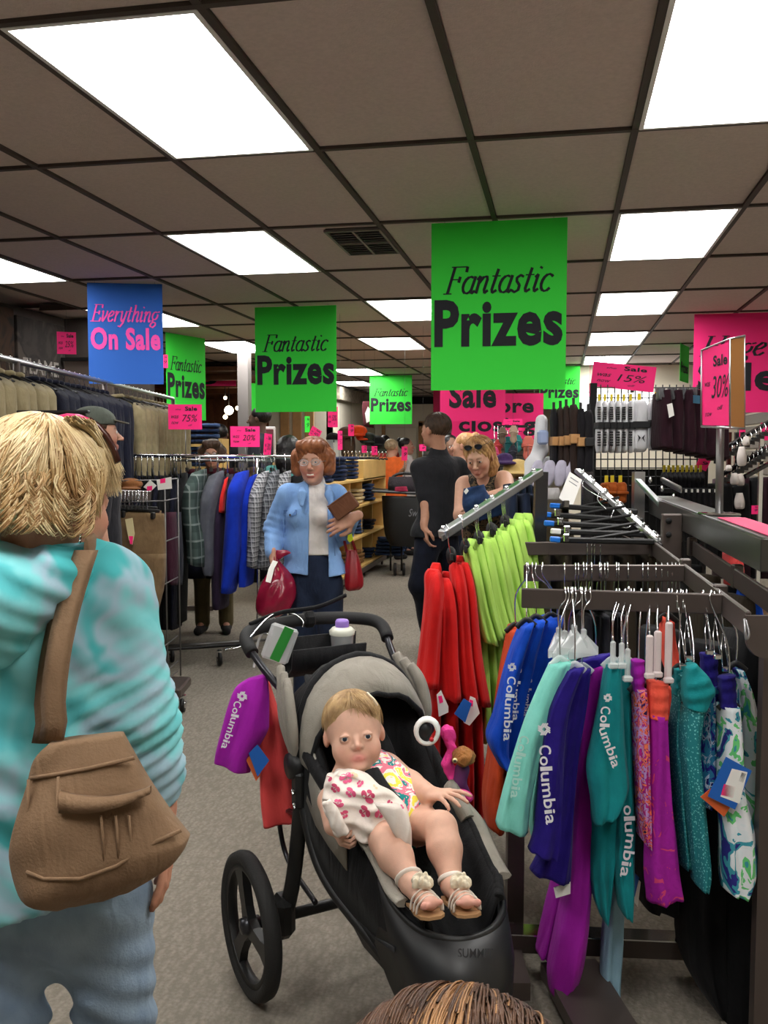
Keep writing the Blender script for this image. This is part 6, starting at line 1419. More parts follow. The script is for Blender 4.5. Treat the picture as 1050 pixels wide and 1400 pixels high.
def hangtag(label, pts, D, m1, m2=None, parent=None, extra=None, th=.003):
 t = root('price_tag', label, 'tag', W(pts[0][0], pts[0][1], D), group='cardboard tags on the clothes')
 MB().slab([W(x, y, D) for x, y in pts], FH, th).build('tag_card', m1, t, world=True)
 if m2: MB().slab([W(x, y, D + .012) for x, y in m2[1]], FH, th).build('tag_card', m2[0], t, world=True)
 for mm, pl in (extra or []): MB().slab([W(x, y, D - .0012) for x, y in pl], FH, .001).build('sticker', mm, t, world=True)
 return t
hangtag('blue and orange cardboard tag below the magenta T-shirt on the stroller', [(340, 1030), (352, 1018), (368, 1040), (352, 1062)], 2.57, mcardblue, (mcardorange, [(336, 1038), (346, 1030), (356, 1060), (350, 1068)]))
# ================================================================= racks and clothes on the right
def lerp(a, b, t): return a + (b - a) * t
def hook(parent, x, ytop, D, gx, gy, Dg, r=.0022, m=None, bar=.03):
 p = [W(x - 1, ytop + 12, D + bar), W(x, ytop, D + bar * .8), W(x + .5, ytop - 3, D + bar * .3), W(x + 1, ytop, D - .012), W(x + 1, ytop + 14, D - .018), W(gx, (gy + ytop) / 2, (D + Dg) / 2 - .01), W(gx, gy, Dg)]
 return MB().tube(bez(p, 4), r, 6).build('hook', m or mchrome, parent, world=True)
def garment(name, label, rows, D, m, hk=None, Dh=None, group=None, cat='shirt', fold=.006, th=None, sq=.85, hangm=None, parts=None, hw=14, seed=0., sub=5, n=28):
 """one hanging piece of clothing; rows trace its real outline at distance D"""
 top = rows[0]; cx, cy = (top[0] + top[2]) / 2, (top[1] + top[3]) / 2
 t = root(name, label, cat, W(cx, rows[-1][1], D), group=group)
 fl = lambda u, v: 1.7 * fold * (math.sin(u * 11 + seed * 3 + 1.5 * math.sin(v * 4 + seed)) * (.3 + .7 * v) + .4 * math.sin(u * 23 + v * 7 + seed))
 rr = [tuple(r_[:4]) + ((th if th else .08) if len(r_) < 5 else r_[4],) + tuple(r_[5:]) for r_ in rows]
 pillow(rr, D, 'cloth', m, t, fold=fl, sq=sq, sub=sub, n=n)
 for nm, rws, dd, mm in (parts or []): pillow([tuple(q[:4]) + ((q[4] if len(q) > 4 else .05),) for q in rws], D + dd, nm, mm, t, fold=(lambda u, v: .0035 * math.sin(v * 20 + u * 2) + .002 * math.sin(u * 30)) if nm == 'waistband' else fl, sq=sq, sub=7, n=28)
 if hk:
  hg = MB().tube(bez([W(cx - hw, cy + 5, D), W(cx - hw * .4, cy - 3, D), W(cx, cy - 6, D), W(cx + hw * .4, cy - 3, D), W(cx + hw, cy + 4, D)], 3), .008, 8, flat=.6).build('hanger', hangm or mblack, t, world=True)
  hook(t, hk[0], hk[1], Dh or D, cx, cy - 4, D)
 return t
def label_text(t, body, path, D, h, m=mprint, em=None, bold=.012, spread=1.):
 mb = MB(); text_along(mb, body, path, D, h, bold, spread=spread)
 if em: emblem(mb, *em)
 return mb.build('lettering', m, t, world=True)
# ---------------------------------------------------------------- brown flat bar rack
ZB = 1.16
rk = root('clothes_rack', 'brown flat bar clothes rack with three arms facing the aisle', 'rack', C(.9, 2.6, 0))
def pt(x, y, D): return W(x, y, D)
def fbar(name, x0, y0, D0, x1, y1, D1, h=.052, w=.010, m=mgun, parent=rk):
 a, b = W(x0, y0, D0), W(x1, y1, D1); dz = Vector((0, 0, h / 2)); return MB().bar(a - dz, b - dz, w, h, bev=.003).build(name, m, parent, world=True)
ARMS = [(717, 741, 3.58, 890, 740, 3.56), (716, 772, 2.90, 936, 772, 2.86), (713, 804, 2.42, 988, 812, 2.34)]
for a in ARMS: fbar('arm_bar', *a)
RA, RB = (893, 739, 3.58), (1024, 836, 2.09)
fbar('side_rail', 893, 739, 3.58, 1024, 836, 2.09, .058, .012)
fbar('side_rail', 945, 737, 3.66, 1075, 822, 2.20, .058, .012)
for x, y, D in ((892, 739, 3.57), (937, 768, 2.92), (985, 804, 2.44), (946, 738, 3.6), (1008, 776, 2.8)):
 MB().box(W(x, y, D) - Vector((0, 0, .026)), (.032, .028, .072), bas(FH).to_3x3(), .004).build('bracket', mgun, rk, world=True)
pl = []; c = W(1045, 842, 2.08)
for a in range(0, 181, 15): pl.append(c + R_ * (-.042 - .0 + .042 * (1 - math.cos(math.radians(a))) * 1.9 - .0) * 1 + U_ * (-.055 - .035 * math.sin(math.radians(a))))
pl = [c - R_ * .04, c - R_ * .04 - U_ * .05] + [c + R_ * (.04 * -math.cos(math.radians(a)) + .0) - U_ * (.05 + .045 * math.sin(math.radians(a))) for a in range(15, 166, 15)] + [c + R_ * .04 - U_ * .05, c + R_ * .04]
MB().slab(pl, FH, .012).build('end_plate', mgun, rk, world=True)
MB().tube(bez([W(1020, 848, 2.07), W(1024, 866, 2.06), W(1021, 874, 2.06), W(1019, 866, 2.06), W(1018, 846, 2.07)], 4), .003, 6).build('wire_clip', msteel, rk, world=True)
mb = MB().box(W(917, 735, 3.5) - U_ * .08, (.075, .03, .34), bas(FH).to_3x3(), .004).build('post', mgun, rk, world=True)
for y in (712, 731): MB().lathe([(.001, 0), (.012, -.003), (.009, -.008), (.001, -.009)], W(914, y, 3.475), 10, axis=FH).build('bolt', mmatte, rk, world=True)
for (x, D) in ((907, 3.55), (1058, 2.2)):
 b = W(x, 800, D); MB().bar(Vector((b.x, b.y, .05)), Vector((b.x, b.y, 1.12)), .05, .03, up=FH).build('upright', mgun, rk, world=True)
mb = MB().bar(C(.36, 2.6, .10), C(.95, 2.55, .10), .06, .05).build('base_bar', mgun, rk, world=True); MB().bar(C(.36, 2.6, .128), C(.95, 2.55, .128), .062, .004).build('chrome_strip', mchrome, rk, world=True)
MB().bar(C(.52, 2.52, .06), C(.62, 1.7, .06), .16, .04).build('base_foot', mgun, rk, world=True); MB().bar(C(.36, 3.5, .06), C(.36, 2.4, .06), .07, .05).build('base_foot', mgun, rk, world=True)
MB().bar(C(.40, 2.75, .06), C(.40, 2.75, .62), .05, .05, up=FH).build('low_post', mgun, rk, world=True); MB().bar(C(.37, 2.8, .60), C(.95, 2.9, .60), .03, .03).build('cross_bar', mgun, rk, world=True)
# ---- kids' tops and bottoms on the nearest two arms
JO = cloth('orange_jersey', rgb(205, 74, 30), rgb(184, 60, 24)); JB = cloth('royal_blue_jersey', rgb(14, 78, 196), rgb(10, 62, 172)); JM = cloth('mint_jersey', rgb(132, 214, 200), rgb(118, 200, 186)); JN = cloth('indigo_jersey', rgb(42, 26, 130), rgb(34, 20, 112))
JT = cloth('teal_jersey', rgb(24, 142, 146), rgb(18, 124, 130)); JP = cloth('pale_blue_jersey', rgb(142, 178, 194), rgb(128, 162, 180)); JR = cloth('rust_jersey', rgb(120, 34, 22)); JG = cloth('dark_grey_jersey', rgb(48, 48, 54)); JK = cloth('black_jersey', rgb(17, 17, 19), bump=.15)
JC = cloth('coral_rib', rgb(246, 92, 72)); JU = cloth('navy_rib', rgb(36, 28, 116))
clearh = mat('clear_hanger', (.82, .86, .86), .12, alpha=.5, spec=.8)
A2, A3 = 2.88, 2.40
g1 = 'kids tops on the brown rack'; g2 = 'kids shorts and leggings on the brown rack'
garment('shirt', 'orange shirt hanging farthest left on the brown rack behind the blue ones', [(697, 862, 713, 856), (686, 915, 704, 915), (676, 980, 696, 985), (667, 1040, 690, 1045), (661, 1085, 690, 1092), (662, 1118, 688, 1126)], 2.92, JO, (721, 772), A2, g1, th=.26, seed=1)
garment('shirt', 'rust red shirt showing between the blue and mint tops', [(752, 868, 770, 864), (742, 930, 768, 930), (732, 1010, 760, 1010), (720, 1090, 750, 1100)], 3.0, JR, (741, 772), A2, g1, th=.24, seed=2)
b3 = garment('shirt', 'royal blue top nearest the rust red one, third of the blue tops', [(738, 848, 768, 842), (722, 900, 756, 905), (710, 950, 742, 960), (704, 1000, 734, 1010), (700, 1040, 730, 1048)], 2.90, JB, (732, 772), A2, g1, th=.22, seed=3)
b2 = garment('shirt', 'middle royal blue top with white lettering down its sleeve', [(724, 850, 742, 846), (706, 900, 728, 905), (694, 950, 716, 955), (686, 1000, 710, 1010), (684, 1040, 708, 1046)], 2.82, JB, (727, 772), A2, g1, th=.20, seed=4)
b1 = garment('shirt', 'royal blue top lying foremost with a pointed sleeve and white lettering', [(712, 856, 728, 850), (698, 890, 716, 893), (686, 930, 704, 938), (675, 972, 697, 985), (664, 1006, 694, 1030), (680, 1042, 706, 1052)], 2.74, JB, (719, 772), A2, g1, th=.16, seed=5)
label_text(b1, 'Columbia', [(698, 924), (694, 965), (692, 1014)], 2.625, 8, em=(700, 912, 2.63, 6)); label_text(b2, 'Columbia', [(708, 910), (704, 950), (704, 986)], 2.685, 6, em=(712, 894, 2.69, 6)); label_text(b3, 'Columbia', [(722, 926), (720, 952), (718, 980)], 2.76, 6, em=(725, 912, 2.76, 5))
for i, x in enumerate((795, 806, 817, 828, 840)):
 garment('shirt', ['dark grey shirt behind the clear hangers, leftmost of five', 'dark grey shirt behind the clear hangers, second of five', 'dark grey shirt behind the clear hangers, middle of five', 'dark grey shirt behind the teal tops, fourth of five', 'dark grey shirt behind the teal tops, rightmost of five'][i],
   [(x - 6, 838, x + 5, 836), (x - 8, 870, x + 6, 870), (x - 9, 960, x + 7, 960), (x - 9, 1080, x + 7, 1080), (x - 8, 1120, x + 6, 1120)], 3.0, JG if i % 2 == 0 else JK, (x + 2, 772), A2, g1, th=.3, seed=i)
m2 = garment('shirt', 'second mint top, tucked behind the first with its sleeve tip lower', [(768, 896, 788, 892), (750, 945, 772, 950), (736, 1000, 758, 1010), (726, 1060, 746, 1075), (722, 1110, 742, 1125), (726, 1142, 738, 1156)], 2.50, JM, (786, 806), A3, g1, th=.10, seed=6, hangm=clearh)
m1 = garment('shirt', 'front mint green top with faint white lettering and a wide hem', [(752, 908, 780, 903), (736, 940, 768, 943), (717, 985, 748, 992), (700, 1040, 734, 1046), (688, 1085, 726, 1095), (678, 1126, 722, 1138)], 2.36, JM, (776, 806), A3, g1, th=.10, seed=7, hangm=clearh)
label_text(m1, 'Columbia', [(716, 1005), (708, 1040), (702, 1092)], 2.285, 9, mat('faint_print', rgb(178, 224, 214), .6))
mg2 = garment('leggings', 'left magenta garment below the indigo tops, shorter one', [(764, 1130, 790, 1130), (758, 1190, 778, 1195), (746, 1235, 768, 1245), (738, 1270, 758, 1282), (732, 1298, 748, 1306)], 2.62, mmag, None, None, g1, th=.10, seed=8)
mg1 = garment('shirt', 'long magenta top with an indigo collar reaching lowest on the rack', [(800, 912, 828, 902), (790, 960, 826, 950), (784, 1040, 820, 1040), (780, 1120, 812, 1120), (774, 1200, 808, 1210), (760, 1270, 804, 1275), (750, 1320, 795, 1325), (750, 1350, 778, 1362)], 2.52, mmag, (800, 806), A3, g1, th=.13, seed=9, hangm=clearh,
      parts=[('collar', [(788, 905, 836, 893, .06), (800, 920, 840, 910, .07), (820, 940, 838, 935, .04)], -.02, JN)])
n2 = garment('shirt', 'indigo top with lettering, under and right of the first indigo one', [(786, 918, 806, 912), (772, 965, 800, 965), (762, 1020, 790, 1030), (756, 1090, 784, 1100), (742, 1150, 782, 1160), (724, 1188, 780, 1205)], 2.42, JN, (795, 806), A3, g1, th=.09, seed=10, hangm=clearh)
n1 = garment('shirt', 'front indigo top with white lettering running down its side', [(774, 916, 798, 911), (752, 960, 780, 962), (742, 1010, 772, 1018), (736, 1070, 768, 1080), (730, 1130, 764, 1145), (722, 1160, 760, 1172)], 2.33, JN, (782, 806), A3, g1, th=.09, seed=11, hangm=clearh)
label_text(n1, 'Columbia', [(742, 1018), (745, 1065), (752, 1128)], 2.262, 11, em=(744, 997, 2.265, 9)); label_text(n2, 'C', [(754, 1038), (755, 1060)], 2.35, 11, em=(759, 1026, 2.36, 7))
mclt = mat('frosted_label', rgb(206, 196, 196), .5)
hangtag('white care tag below the indigo tops', [(757, 1214), (780, 1206), (780, 1222), (760, 1228)], 2.40, mtag)
pb = garment('leggings', 'pale blue leggings leg hanging to the bottom of the picture', [(828, 1160, 852, 1160), (826, 1240, 852, 1238), (822, 1290, 852, 1290), (820, 1350, 848, 1350), (818, 1420, 846, 1420), (818, 1440, 846, 1440)], 2.55, JP, (858, 806), A3, g2, cat='leggings', th=.08, seed=12)
t2 = garment('shirt', 'second teal top, long, with white lettering low on its sleeve', [(845, 905, 862, 903), (844, 960, 861, 960), (845, 1030, 862, 1030), (843, 1090, 867, 1090), (841, 1150, 866, 1150), (842, 1205, 866, 1205), (848, 1244, 861, 1252)], 2.42, JT, (866, 808), A3, g1, th=.10, seed=13, hangm=clearh)
label_text(t2, 'olumbia', [(857, 1100), (860, 1150), (852, 1200)], 2.35, 10);
t1b = garment('shirt', 'third teal top, dark and long, under the front teal one', [(822, 1010, 848, 1010), (808, 1080, 848, 1075), (806, 1130, 845, 1130), (806, 1180, 838, 1180), (810, 1220, 834, 1222), (820, 1250, 829, 1257)], 2.46, JT, None, None, g1, th=.10, seed=14)
t1 = garment('shirt', 'front teal top with flared hem and white lettering from the shoulder', [(828, 908, 847, 905), (820, 955, 850, 955), (810, 1005, 853, 1005), (802, 1048, 857, 1042), (808, 1092, 860, 1078), (812, 1126, 848, 1104)], 2.34, JT, (846, 808), A3, g1, th=.09, seed=15, hangm=clearh)
label_text(t1, 'Columbia', [(826, 965), (824, 1000), (842, 1050)], 2.27, 9, em=(831, 954, 2.275, 6))
PX = blotch('orange_violet_print', [rgb(58, 20, 96), rgb(238, 110, 80), rgb(190, 150, 210), rgb(180, 30, 130), rgb(250, 130, 90), rgb(44, 16, 80)], 34, .8)
NP = blotch('navy_floral', [rgb(30, 24, 100), rgb(44, 40, 140), rgb(50, 130, 170), rgb(190, 205, 225), rgb(30, 24, 96)], 26, .8)
WP = blotch('tropical_print', [rgb(44, 44, 130), rgb(44, 44, 124), rgb(62, 150, 166), rgb(222, 230, 234), rgb(228, 232, 236), rgb(104, 200, 120), rgb(60, 150, 160), rgb(170, 190, 190)], 11, .8)
TD = dots('teal_dots', rgb(20, 122, 128), rgb(110, 196, 196), 150, .30)
mgd = blotch('magenta_speckle', [rgb(158, 28, 150), rgb(166, 32, 158), rgb(160, 30, 152), rgb(214, 70, 120)], 24, .8)
garment('shorts', 'narrow folded shorts printed in orange and violet checks', [(866, 940, 881, 940), (867, 1000, 884, 1000), (869, 1060, 885, 1060), (872, 1110, 886, 1115), (876, 1146, 885, 1155)], 2.34, PX, (876, 808), A3, g2, 'shorts', th=.10, parts=[('waistband', [(864, 902, 880, 902), (864, 925, 880, 925), (865, 944, 880, 944)], -.005, mmag)], seed=16)
garment('shorts', 'second orange printed pair behind the first, pressed against the magenta ones', [(876, 950, 890, 950), (876, 1040, 890, 1040), (880, 1130, 892, 1135)], 2.44, PX, (887, 808), A3, g2, 'shorts', th=.10, seed=17)
sk = garment('leggings', 'magenta leggings with a coral waistband and tiny speckles', [(885, 974, 909, 976), (886, 1030, 911, 1030), (884, 1085, 916, 1090), (882, 1140, 922, 1140), (880, 1190, 926, 1190), (884, 1230, 931, 1222)], 2.33, mgd, (899, 808), A3, g2, 'leggings', th=.10, parts=[('waistband', [(886, 930, 912, 934, .07), (885, 955, 912, 958, .08), (886, 980, 911, 982, .07)], -.01, JC)], seed=18)
garment('shorts', 'coral shorts folded beside the magenta leggings, only the waist showing', [(900, 935, 920, 938), (902, 960, 919, 962), (902, 985, 916, 985)], 2.42, JC, (913, 808), A3, g2, 'shorts', th=.08, seed=19)
garment('shorts', 'coral shorts higher up, hung behind the frosted hangers', [(905, 842, 918, 850), (903, 870, 922, 880), (906, 900, 926, 908), (912, 920, 924, 922)], 2.5, JC, (918, 808), A3, g2, 'shorts', th=.08, seed=20)
d1 = garment('leggings', 'teal dotted leggings, left of the two pairs', [(922, 916, 937, 916), (920, 955, 935, 955), (917, 1010, 931, 1010), (920, 1070, 933, 1070), (925, 1130, 941, 1130), (930, 1182, 944, 1180)], 2.36, TD, (930, 809), A3, g2, 'leggings', th=.09, parts=[('waistband', [(922, 914, 938, 912), (921, 932, 937, 930), (921, 950, 936, 950)], -.01, JT)], seed=21)
d2 = garment('leggings', 'teal dotted leggings with a flared ribbed waistband, right of the two pairs', [(934, 955, 962, 962), (930, 1010, 954, 1010), (934, 1060, 957, 1060), (940, 1120, 964, 1128), (947, 1180, 968, 1188), (950, 1208, 963, 1213)], 2.30, TD, (938, 809), A3, g2, 'leggings', th=.10, parts=[('waistband', [(938, 912, 950, 906, .06), (934, 932, 968, 926, .09), (933, 950, 975, 946, .09), (936, 966, 962, 972, .07)], -.02, JT)], seed=22)
f1 = garment('shorts', 'navy floral shorts with an indigo waistband, between teal dots and tropical print', [(961, 935, 980, 935), (962, 980, 981, 980), (957, 1035, 979, 1035), (954, 1080, 973, 1090), (958, 1098, 966, 1100)], 2.36, NP, (960, 810), A3, g2, 'shorts', th=.09, parts=[('waistband', [(958, 893, 980, 893), (959, 915, 980, 915), (961, 938, 980, 938)], -.005, JU)], seed=23)
w2 = garment('shorts', 'tropical printed shorts at the far right end, curving outward', [(1001, 912, 1011, 914), (1008, 942, 1024, 945), (1014, 985, 1033, 985), (1017, 1040, 1040, 1040), (1014, 1100, 1042, 1100), (1012, 1150, 1036, 1150)], 2.34, WP, (976, 812), 2.36, g2, 'shorts', th=.09, seed=24)
w1 = garment('shorts', 'tropical printed shorts in white, green and teal with an indigo waistband', [(985, 964, 1006, 964), (985, 1020, 1012, 1020), (984, 1080, 1016, 1080), (986, 1140, 1030, 1140), (986, 1190, 1031, 1190), (988, 1213, 1016, 1222)], 2.27, WP, (971, 811), 2.35, g2, 'shorts', th=.10, parts=[('waistband', [(983, 926, 1004, 922), (984, 945, 1005, 943), (985, 968, 1006, 967)], -.008, JU)], seed=25)
for i in range(7):                      # ribs of the gathered waistbands
 pass
# clear hangers seen above the tops
def clear_hanger(label, x, y, D, w=17, h=34, hx=None, ang=0., m=clearh):
 t = root('hanger', label, 'hanger', W(x, y, D), group='clear plastic hangers on the brown rack')
 mb = MB(); a = W(x - w, y + h, D - .02); b = W(x + w, y + h * .8, D - .02); c_ = W(x, y, D)
 mb.slab([c_ - R_ * .008, c_ + R_ * .008, b + U_ * .02, b, a, a + U_ * .02], FH, .010); mb.build('hanger_body', m, t, world=True)
 MB().box(W(x, y - 2, D), (.014, .014, .024), bas(FH).to_3x3(), .003).build('hanger_neck', m, t, world=True)
 hook(t, hx or x, 806, A3, x, y - 6, D)
for i, (l, x, y) in enumerate((('clear plastic hanger over the mint tops, leftmost', 764, 866), ('clear plastic hanger over the mint tops, second', 772, 870), ('clear plastic hanger over the mint tops, third', 785, 862), ('clear plastic hanger above the magenta top, widest', 798, 868))): clear_hanger(l, x, y, 2.40 - i * .005, 14 + i * 2, 34, x + 8)
frost = mat('frosted_hanger', (.85, .74, .74), .35, alpha=.75)
for i, (l, x, y, h) in enumerate((('frosted clip hanger above the front teal top', 838, 876, 34), ('frosted clip hanger above the long teal top', 850, 878, 32), ('frosted clip hanger just left of the magenta waistband', 858, 886, 42), ('frosted clip hanger over the coral waistband, left one', 888, 868, 56), ('frosted clip hanger over the coral waistband, right one', 899, 862, 60), ('tall frosted clip hanger beside the coral shorts', 914, 850, 80))):
 t = root('hanger', l, 'hanger', W(x, y + h, 2.3), group='frosted clip hangers on the brown rack')
 MB().box(W(x, y + h / 2, 2.30), ((.013 if i < 3 else .018), .012, h * 2.3 / FPX), bas(FH).to_3x3(), .004).build('clip_body', clearh if i < 3 else frost, t, world=True)
 MB().box(W(x, y + h, 2.29), (.024, .016, .014), bas(FH).to_3x3(), .003).build('clip_jaw', clearh if i < 3 else frost, t, world=True)
 hook(t, x + (4 if i < 3 else 0), 808, A3, x, y, 2.30)
for i, (l, x, y) in enumerate((('silver wire clip hanger above the left dotted leggings', 934, 912), ('silver wire clip hanger above the flared teal waistband', 942, 900), ('silver wire clip hanger above the indigo waistband', 970, 892), ('silver wire clip hanger above the tropical shorts, left', 981, 898), ('silver wire clip hanger above the tropical shorts, right', 992, 915))):
 t = root('hanger', l, 'hanger', W(x, y, 2.3), group='silver wire hangers on the brown rack')
 MB().tube([W(x - 4, y - 2, 2.3), W(x - 6, y - 30, 2.31), W(x - 3, y - 55, 2.34), W(x, y - 30, 2.3), W(x + 4, y - 2, 2.3)], .0016, 5).tube([W(x - 3, y - 55, 2.34), W(x - 8, 815, 2.36)], .0018, 5).build('wire', mchrome, t, world=True)
 MB().box(W(x, y, 2.295), (.018, .010, .012), bas(FH).to_3x3(), .002).build('clip_jaw', mchrome, t, world=True); hook(t, x - 9, 810, 2.37, x - 8, 832, 2.35)
hangtag('blue hangtag with a white price label and pink dot on the tropical shorts', [(993, 1035), (1028, 1054), (1005, 1107), (968, 1089)], 2.20, mcardblue, (mcardorange, [(958, 1090), (972, 1078), (998, 1104), (990, 1117)]),
  extra=[(mtag, [(1001, 1051), (1022, 1056), (1011, 1099), (985, 1089)]), (CARDP, [(990, 1072), (1006, 1076), (1002, 1091), (986, 1087)]), (INK, [(1014, 1056), (1020, 1058), (1016, 1070), (1010, 1068)])])
hangtag('dark blue hangtag behind the magenta leggings', [(908, 1030), (926, 1050), (920, 1108), (908, 1100)], 2.40, mcardblue, (mtag, [(912, 1040), (930, 1058), (924, 1114), (914, 1110)]))
hangtag('slim blue tag at the side of the orange printed shorts', [(859, 995), (865, 992), (867, 1030), (861, 1032)], 2.38, mcardblue)
hangtag('blue tag between the two dotted leggings', [(944, 985), (948, 980), (950, 1020), (946, 1035)], 2.42, mcardblue)
hangtag('dark tag near the hem of the long teal top', [(864, 1190), (874, 1200), (868, 1226), (862, 1222)], 2.44, mcardblue, (mtag, [(866, 1196), (876, 1206), (872, 1240), (866, 1232)]))
# black clothes filling the right corner
for i, (l, rws, D) in enumerate((('long black trousers hanging nearest the right edge', [(1000, 862, 1046, 866), (985, 940, 1046, 940), (975, 1050, 1047, 1050), (972, 1160, 1046, 1160), (975, 1280, 1044, 1280), (985, 1420, 1040, 1420)], 2.50),
           ('long black trousers behind the dotted leggings', [(940, 880, 990, 880), (932, 980, 990, 980), (930, 1100, 990, 1100), (930, 1200, 985, 1200), (932, 1300, 985, 1300), (955, 1350, 985, 1380)], 2.55),
           ('black trousers behind the magenta leggings', [(880, 860, 925, 860), (872, 980, 925, 980), (870, 1120, 925, 1120), (874, 1230, 922, 1230)], 2.62))):
 garment('trousers', l, rws, D, JK, None, None, 'black trousers on the brown rack', 'trousers', th=.22, fold=.012, seed=30 + i)
# hangers crowding the middle arm
for i, x in enumerate((771, 786, 790, 801, 808, 821, 826, 845, 858, 878, 885, 896, 904, 912, 918, 923, 928)):
 t = root('hanger', 'black hanger on the middle arm of the brown rack, %s from the left' % nth(i), 'hanger', W(x, 800, 2.9), group='hangers on the middle arm of the brown rack')
 MB().bar(W(x - 1, 822, 2.70), W(x + 1, 822, 3.10), .012, .02, bev=.004).build('hanger_body', mblack, t, world=True); hook(t, x, 773, A2, x + 1, 818, 2.90)
for i, x in enumerate((802, 808, 812, 820)):
 t = root('hanger', 'hanger on the farthest arm of the brown rack, %s from the left' % nth(i), 'hanger', W(x, 770, 3.58), group='hangers on the farthest arm of the brown rack')
 MB().bar(W(x - 2, 778, 3.4), W(x + 2, 775, 3.8), .012, .02, bev=.004).build('hanger_body', mblack if i % 2 else mcardblue, t, world=True); hook(t, x, 742, 3.58, x + 1, 774, 3.58)
for i in range(6):
 x = 735 + i * 28
 garment('trousers', 'dark brown trousers under the farthest arm, number %s from the left' % ('one two three four five six'.split()[i]), [(x - 9, 752, x + 12, 750), (x - 10, 800, x + 13, 800), (x - 10, 900, x + 13, 900), (x - 8, 960, x + 10, 960)], 3.75, cloth('dark_olive_twill', rgb(52, 44, 34)), None, None, 'dark trousers behind the rack arms', 'trousers', th=.35, seed=i)
# ---------------------------------------------------------------- steel beam with the wooden sign on a pole
bm = root('steel_fixture', 'wide brushed steel beam above the brown rack running off the right edge', 'fixture', C(1.2, 3.4, 0))
a0, a1 = W(905, 680, 4.42), W(1075, 738, 2.30); a0.z = a1.z = 1.255
mb = MB().bar(a0, a1, .12, .085, bev=.003).build('top_channel', mat('brushed_steel', (.15, .15, .14), .3, metal=.9, noise=.1, nscale=4), bm, world=True)
MB().bar(a0 + Vector((-.055, -.02, .045)), a1 + Vector((-.055, -.02, .045)), .006, .004).build('channel_edge', msteel, bm, world=True)
for t_ in (.12, 1.0): q = lerp(a0, a1, t_); MB().bar(Vector((q.x, q.y, 0)), Vector((q.x, q.y, 1.21)), .05, .05, up=FH).build('upright', mgun, bm, world=True)
t = root('paper_strip', 'pink card lying flat on the steel beam', 'card', lerp(a0, a1, .62) + Vector((0, 0, .05)))
q0, q1 = lerp(a0, a1, .68) + Vector((.012, 0, .0452)), lerp(a0, a1, .98) + Vector((.012, 0, .0452)); MB().bar(q0, q1, .085, .002).build('card', mat('rose_card', rgb(196, 62, 100), .7), t, world=True)
q = lerp(a0, a1, .62); t = root('sign_stand', 'pole with a pink Sale 30% card and brown back panel on the steel beam', 'sign', Vector((q.x, q.y, 1.30)))
Dq = (q - O_).dot(F_); MB().tube([Vector((q.x, q.y, 1.30)), W(985, 580, Dq)], .013, 12).build('pole', mgrey, t, world=True)
MB().box(Vector((q.x, q.y, 1.303)), (.12, .08, .008), bas(FH).to_3x3(), .003).build('foot_plate', mchrome, t, world=True)
P0, P1, P2 = W(959, 524, Dq - .02), W(999, 524, Dq - .10), W(1018, 524, Dq + .0)
def panel(pa, pb, yt0, yb0, yt1, yb1, D0, D1, x0, x1, name, m, th=.004):
 return MB().slab([W(x0, yt0, D0), W(x0, yb0, D0), W(x1, yb1, D1), W(x1, yt1, D1)], FH, th).build(name, m, t, world=True)
pn = panel(0, 0, 480, 581, 467, 582, Dq + .03, Dq - .14, 960, 998, 'card_panel', CARDP); panel(0, 0, 462, 582, 459, 585, Dq - .14, Dq - .02, 998, 1018, 'brown_panel', mat('kraft_panel', rgb(168, 112, 54), .6))
mb = MB()
for (x0, yt, yb, D0) in ((959, 478, 583, Dq + .03), (998, 462, 585, Dq - .14), (1018, 458, 586, Dq - .02)): mb.tube([W(x0, yt, D0), W(x0, yb, D0)], .003, 6)
mb.tube([W(959, 583, Dq + .03), W(998, 585, Dq - .14), W(1018, 586, Dq - .02)], .004, 6).tube([W(959, 479, Dq + .03), W(998, 463, Dq - .14), W(1018, 459, Dq - .02)], .003, 6).build('holder_frame', msteel, t, world=True)
ex = (W(998, 524, Dq - .14) - W(960, 530, Dq + .03)); L_ = ex.length; ex = ex.normalized(); nn = -FH * .006; mb = MB(); k = Dq / FPX
cc = W(979, 527, Dq - .058)
put_text(mb, 'Sale', cc + ex * L_ * .12 + U_ * 33 * k + nn, ex, U_, L_ * .50, 15 * k, .03); put_text(mb, '30%', cc + ex * L_ * .12 - U_ * 2 * k + nn, ex, U_, L_ * .62, 30 * k, 0, .3); put_text(mb, 'was', cc - ex * L_ * .34 + U_ * 3 * k + nn, ex, U_, L_ * .2, 6 * k, 0, .3); put_text(mb, 'now', cc - ex * L_ * .30 - U_ * 38 * k + nn, ex, U_, L_ * .25, 5 * k, 0, .3); put_text(mb, 'off', cc + ex * L_ * .12 - U_ * 30 * k + nn, ex, U_, L_ * .2, 6 * k, 0, .3)
mb.build('lettering', INK, t, world=True)
# ---------------------------------------------------------------- chrome four way rack with slanted arms
fw = root('clothes_rack', 'chrome four way rack with slanted arms holding red and green shirts', 'rack', C(.68, 3.85, 0))
LA, LB = W(604, 731, 3.2), W(738, 645, 3.75); RA_, RB_ = W(789, 643, 4.1), W(902, 742, 3.5)
def sarm(a, b, w=.034, h=.03):
 MB().bar(a, b, w, h, bev=.004).build('slanted_arm', mat('satin_chrome', (.62, .63, .64), .3, metal=1.), fw, world=True); MB().bar(a + U_ * -.012 - FH * .018, b + U_ * -.012 - FH * .018, .006, .018).build('arm_groove', msteel, fw, world=True)
sarm(LA, LB); sarm(RA_, RB_, .03, .02); sarm(W(872, 657, 4.35), W(905, 692, 4.1), .03, .02); sarm(W(905, 655, 4.7), W(930, 668, 4.5), .02, .02)
MB().bar(C(.62, 3.8, .05), W(740, 645, 3.8) , .05, .05, up=FH).build('post', mat('dark_steel', (.10, .10, .11), .25, metal=.9), fw, world=True)
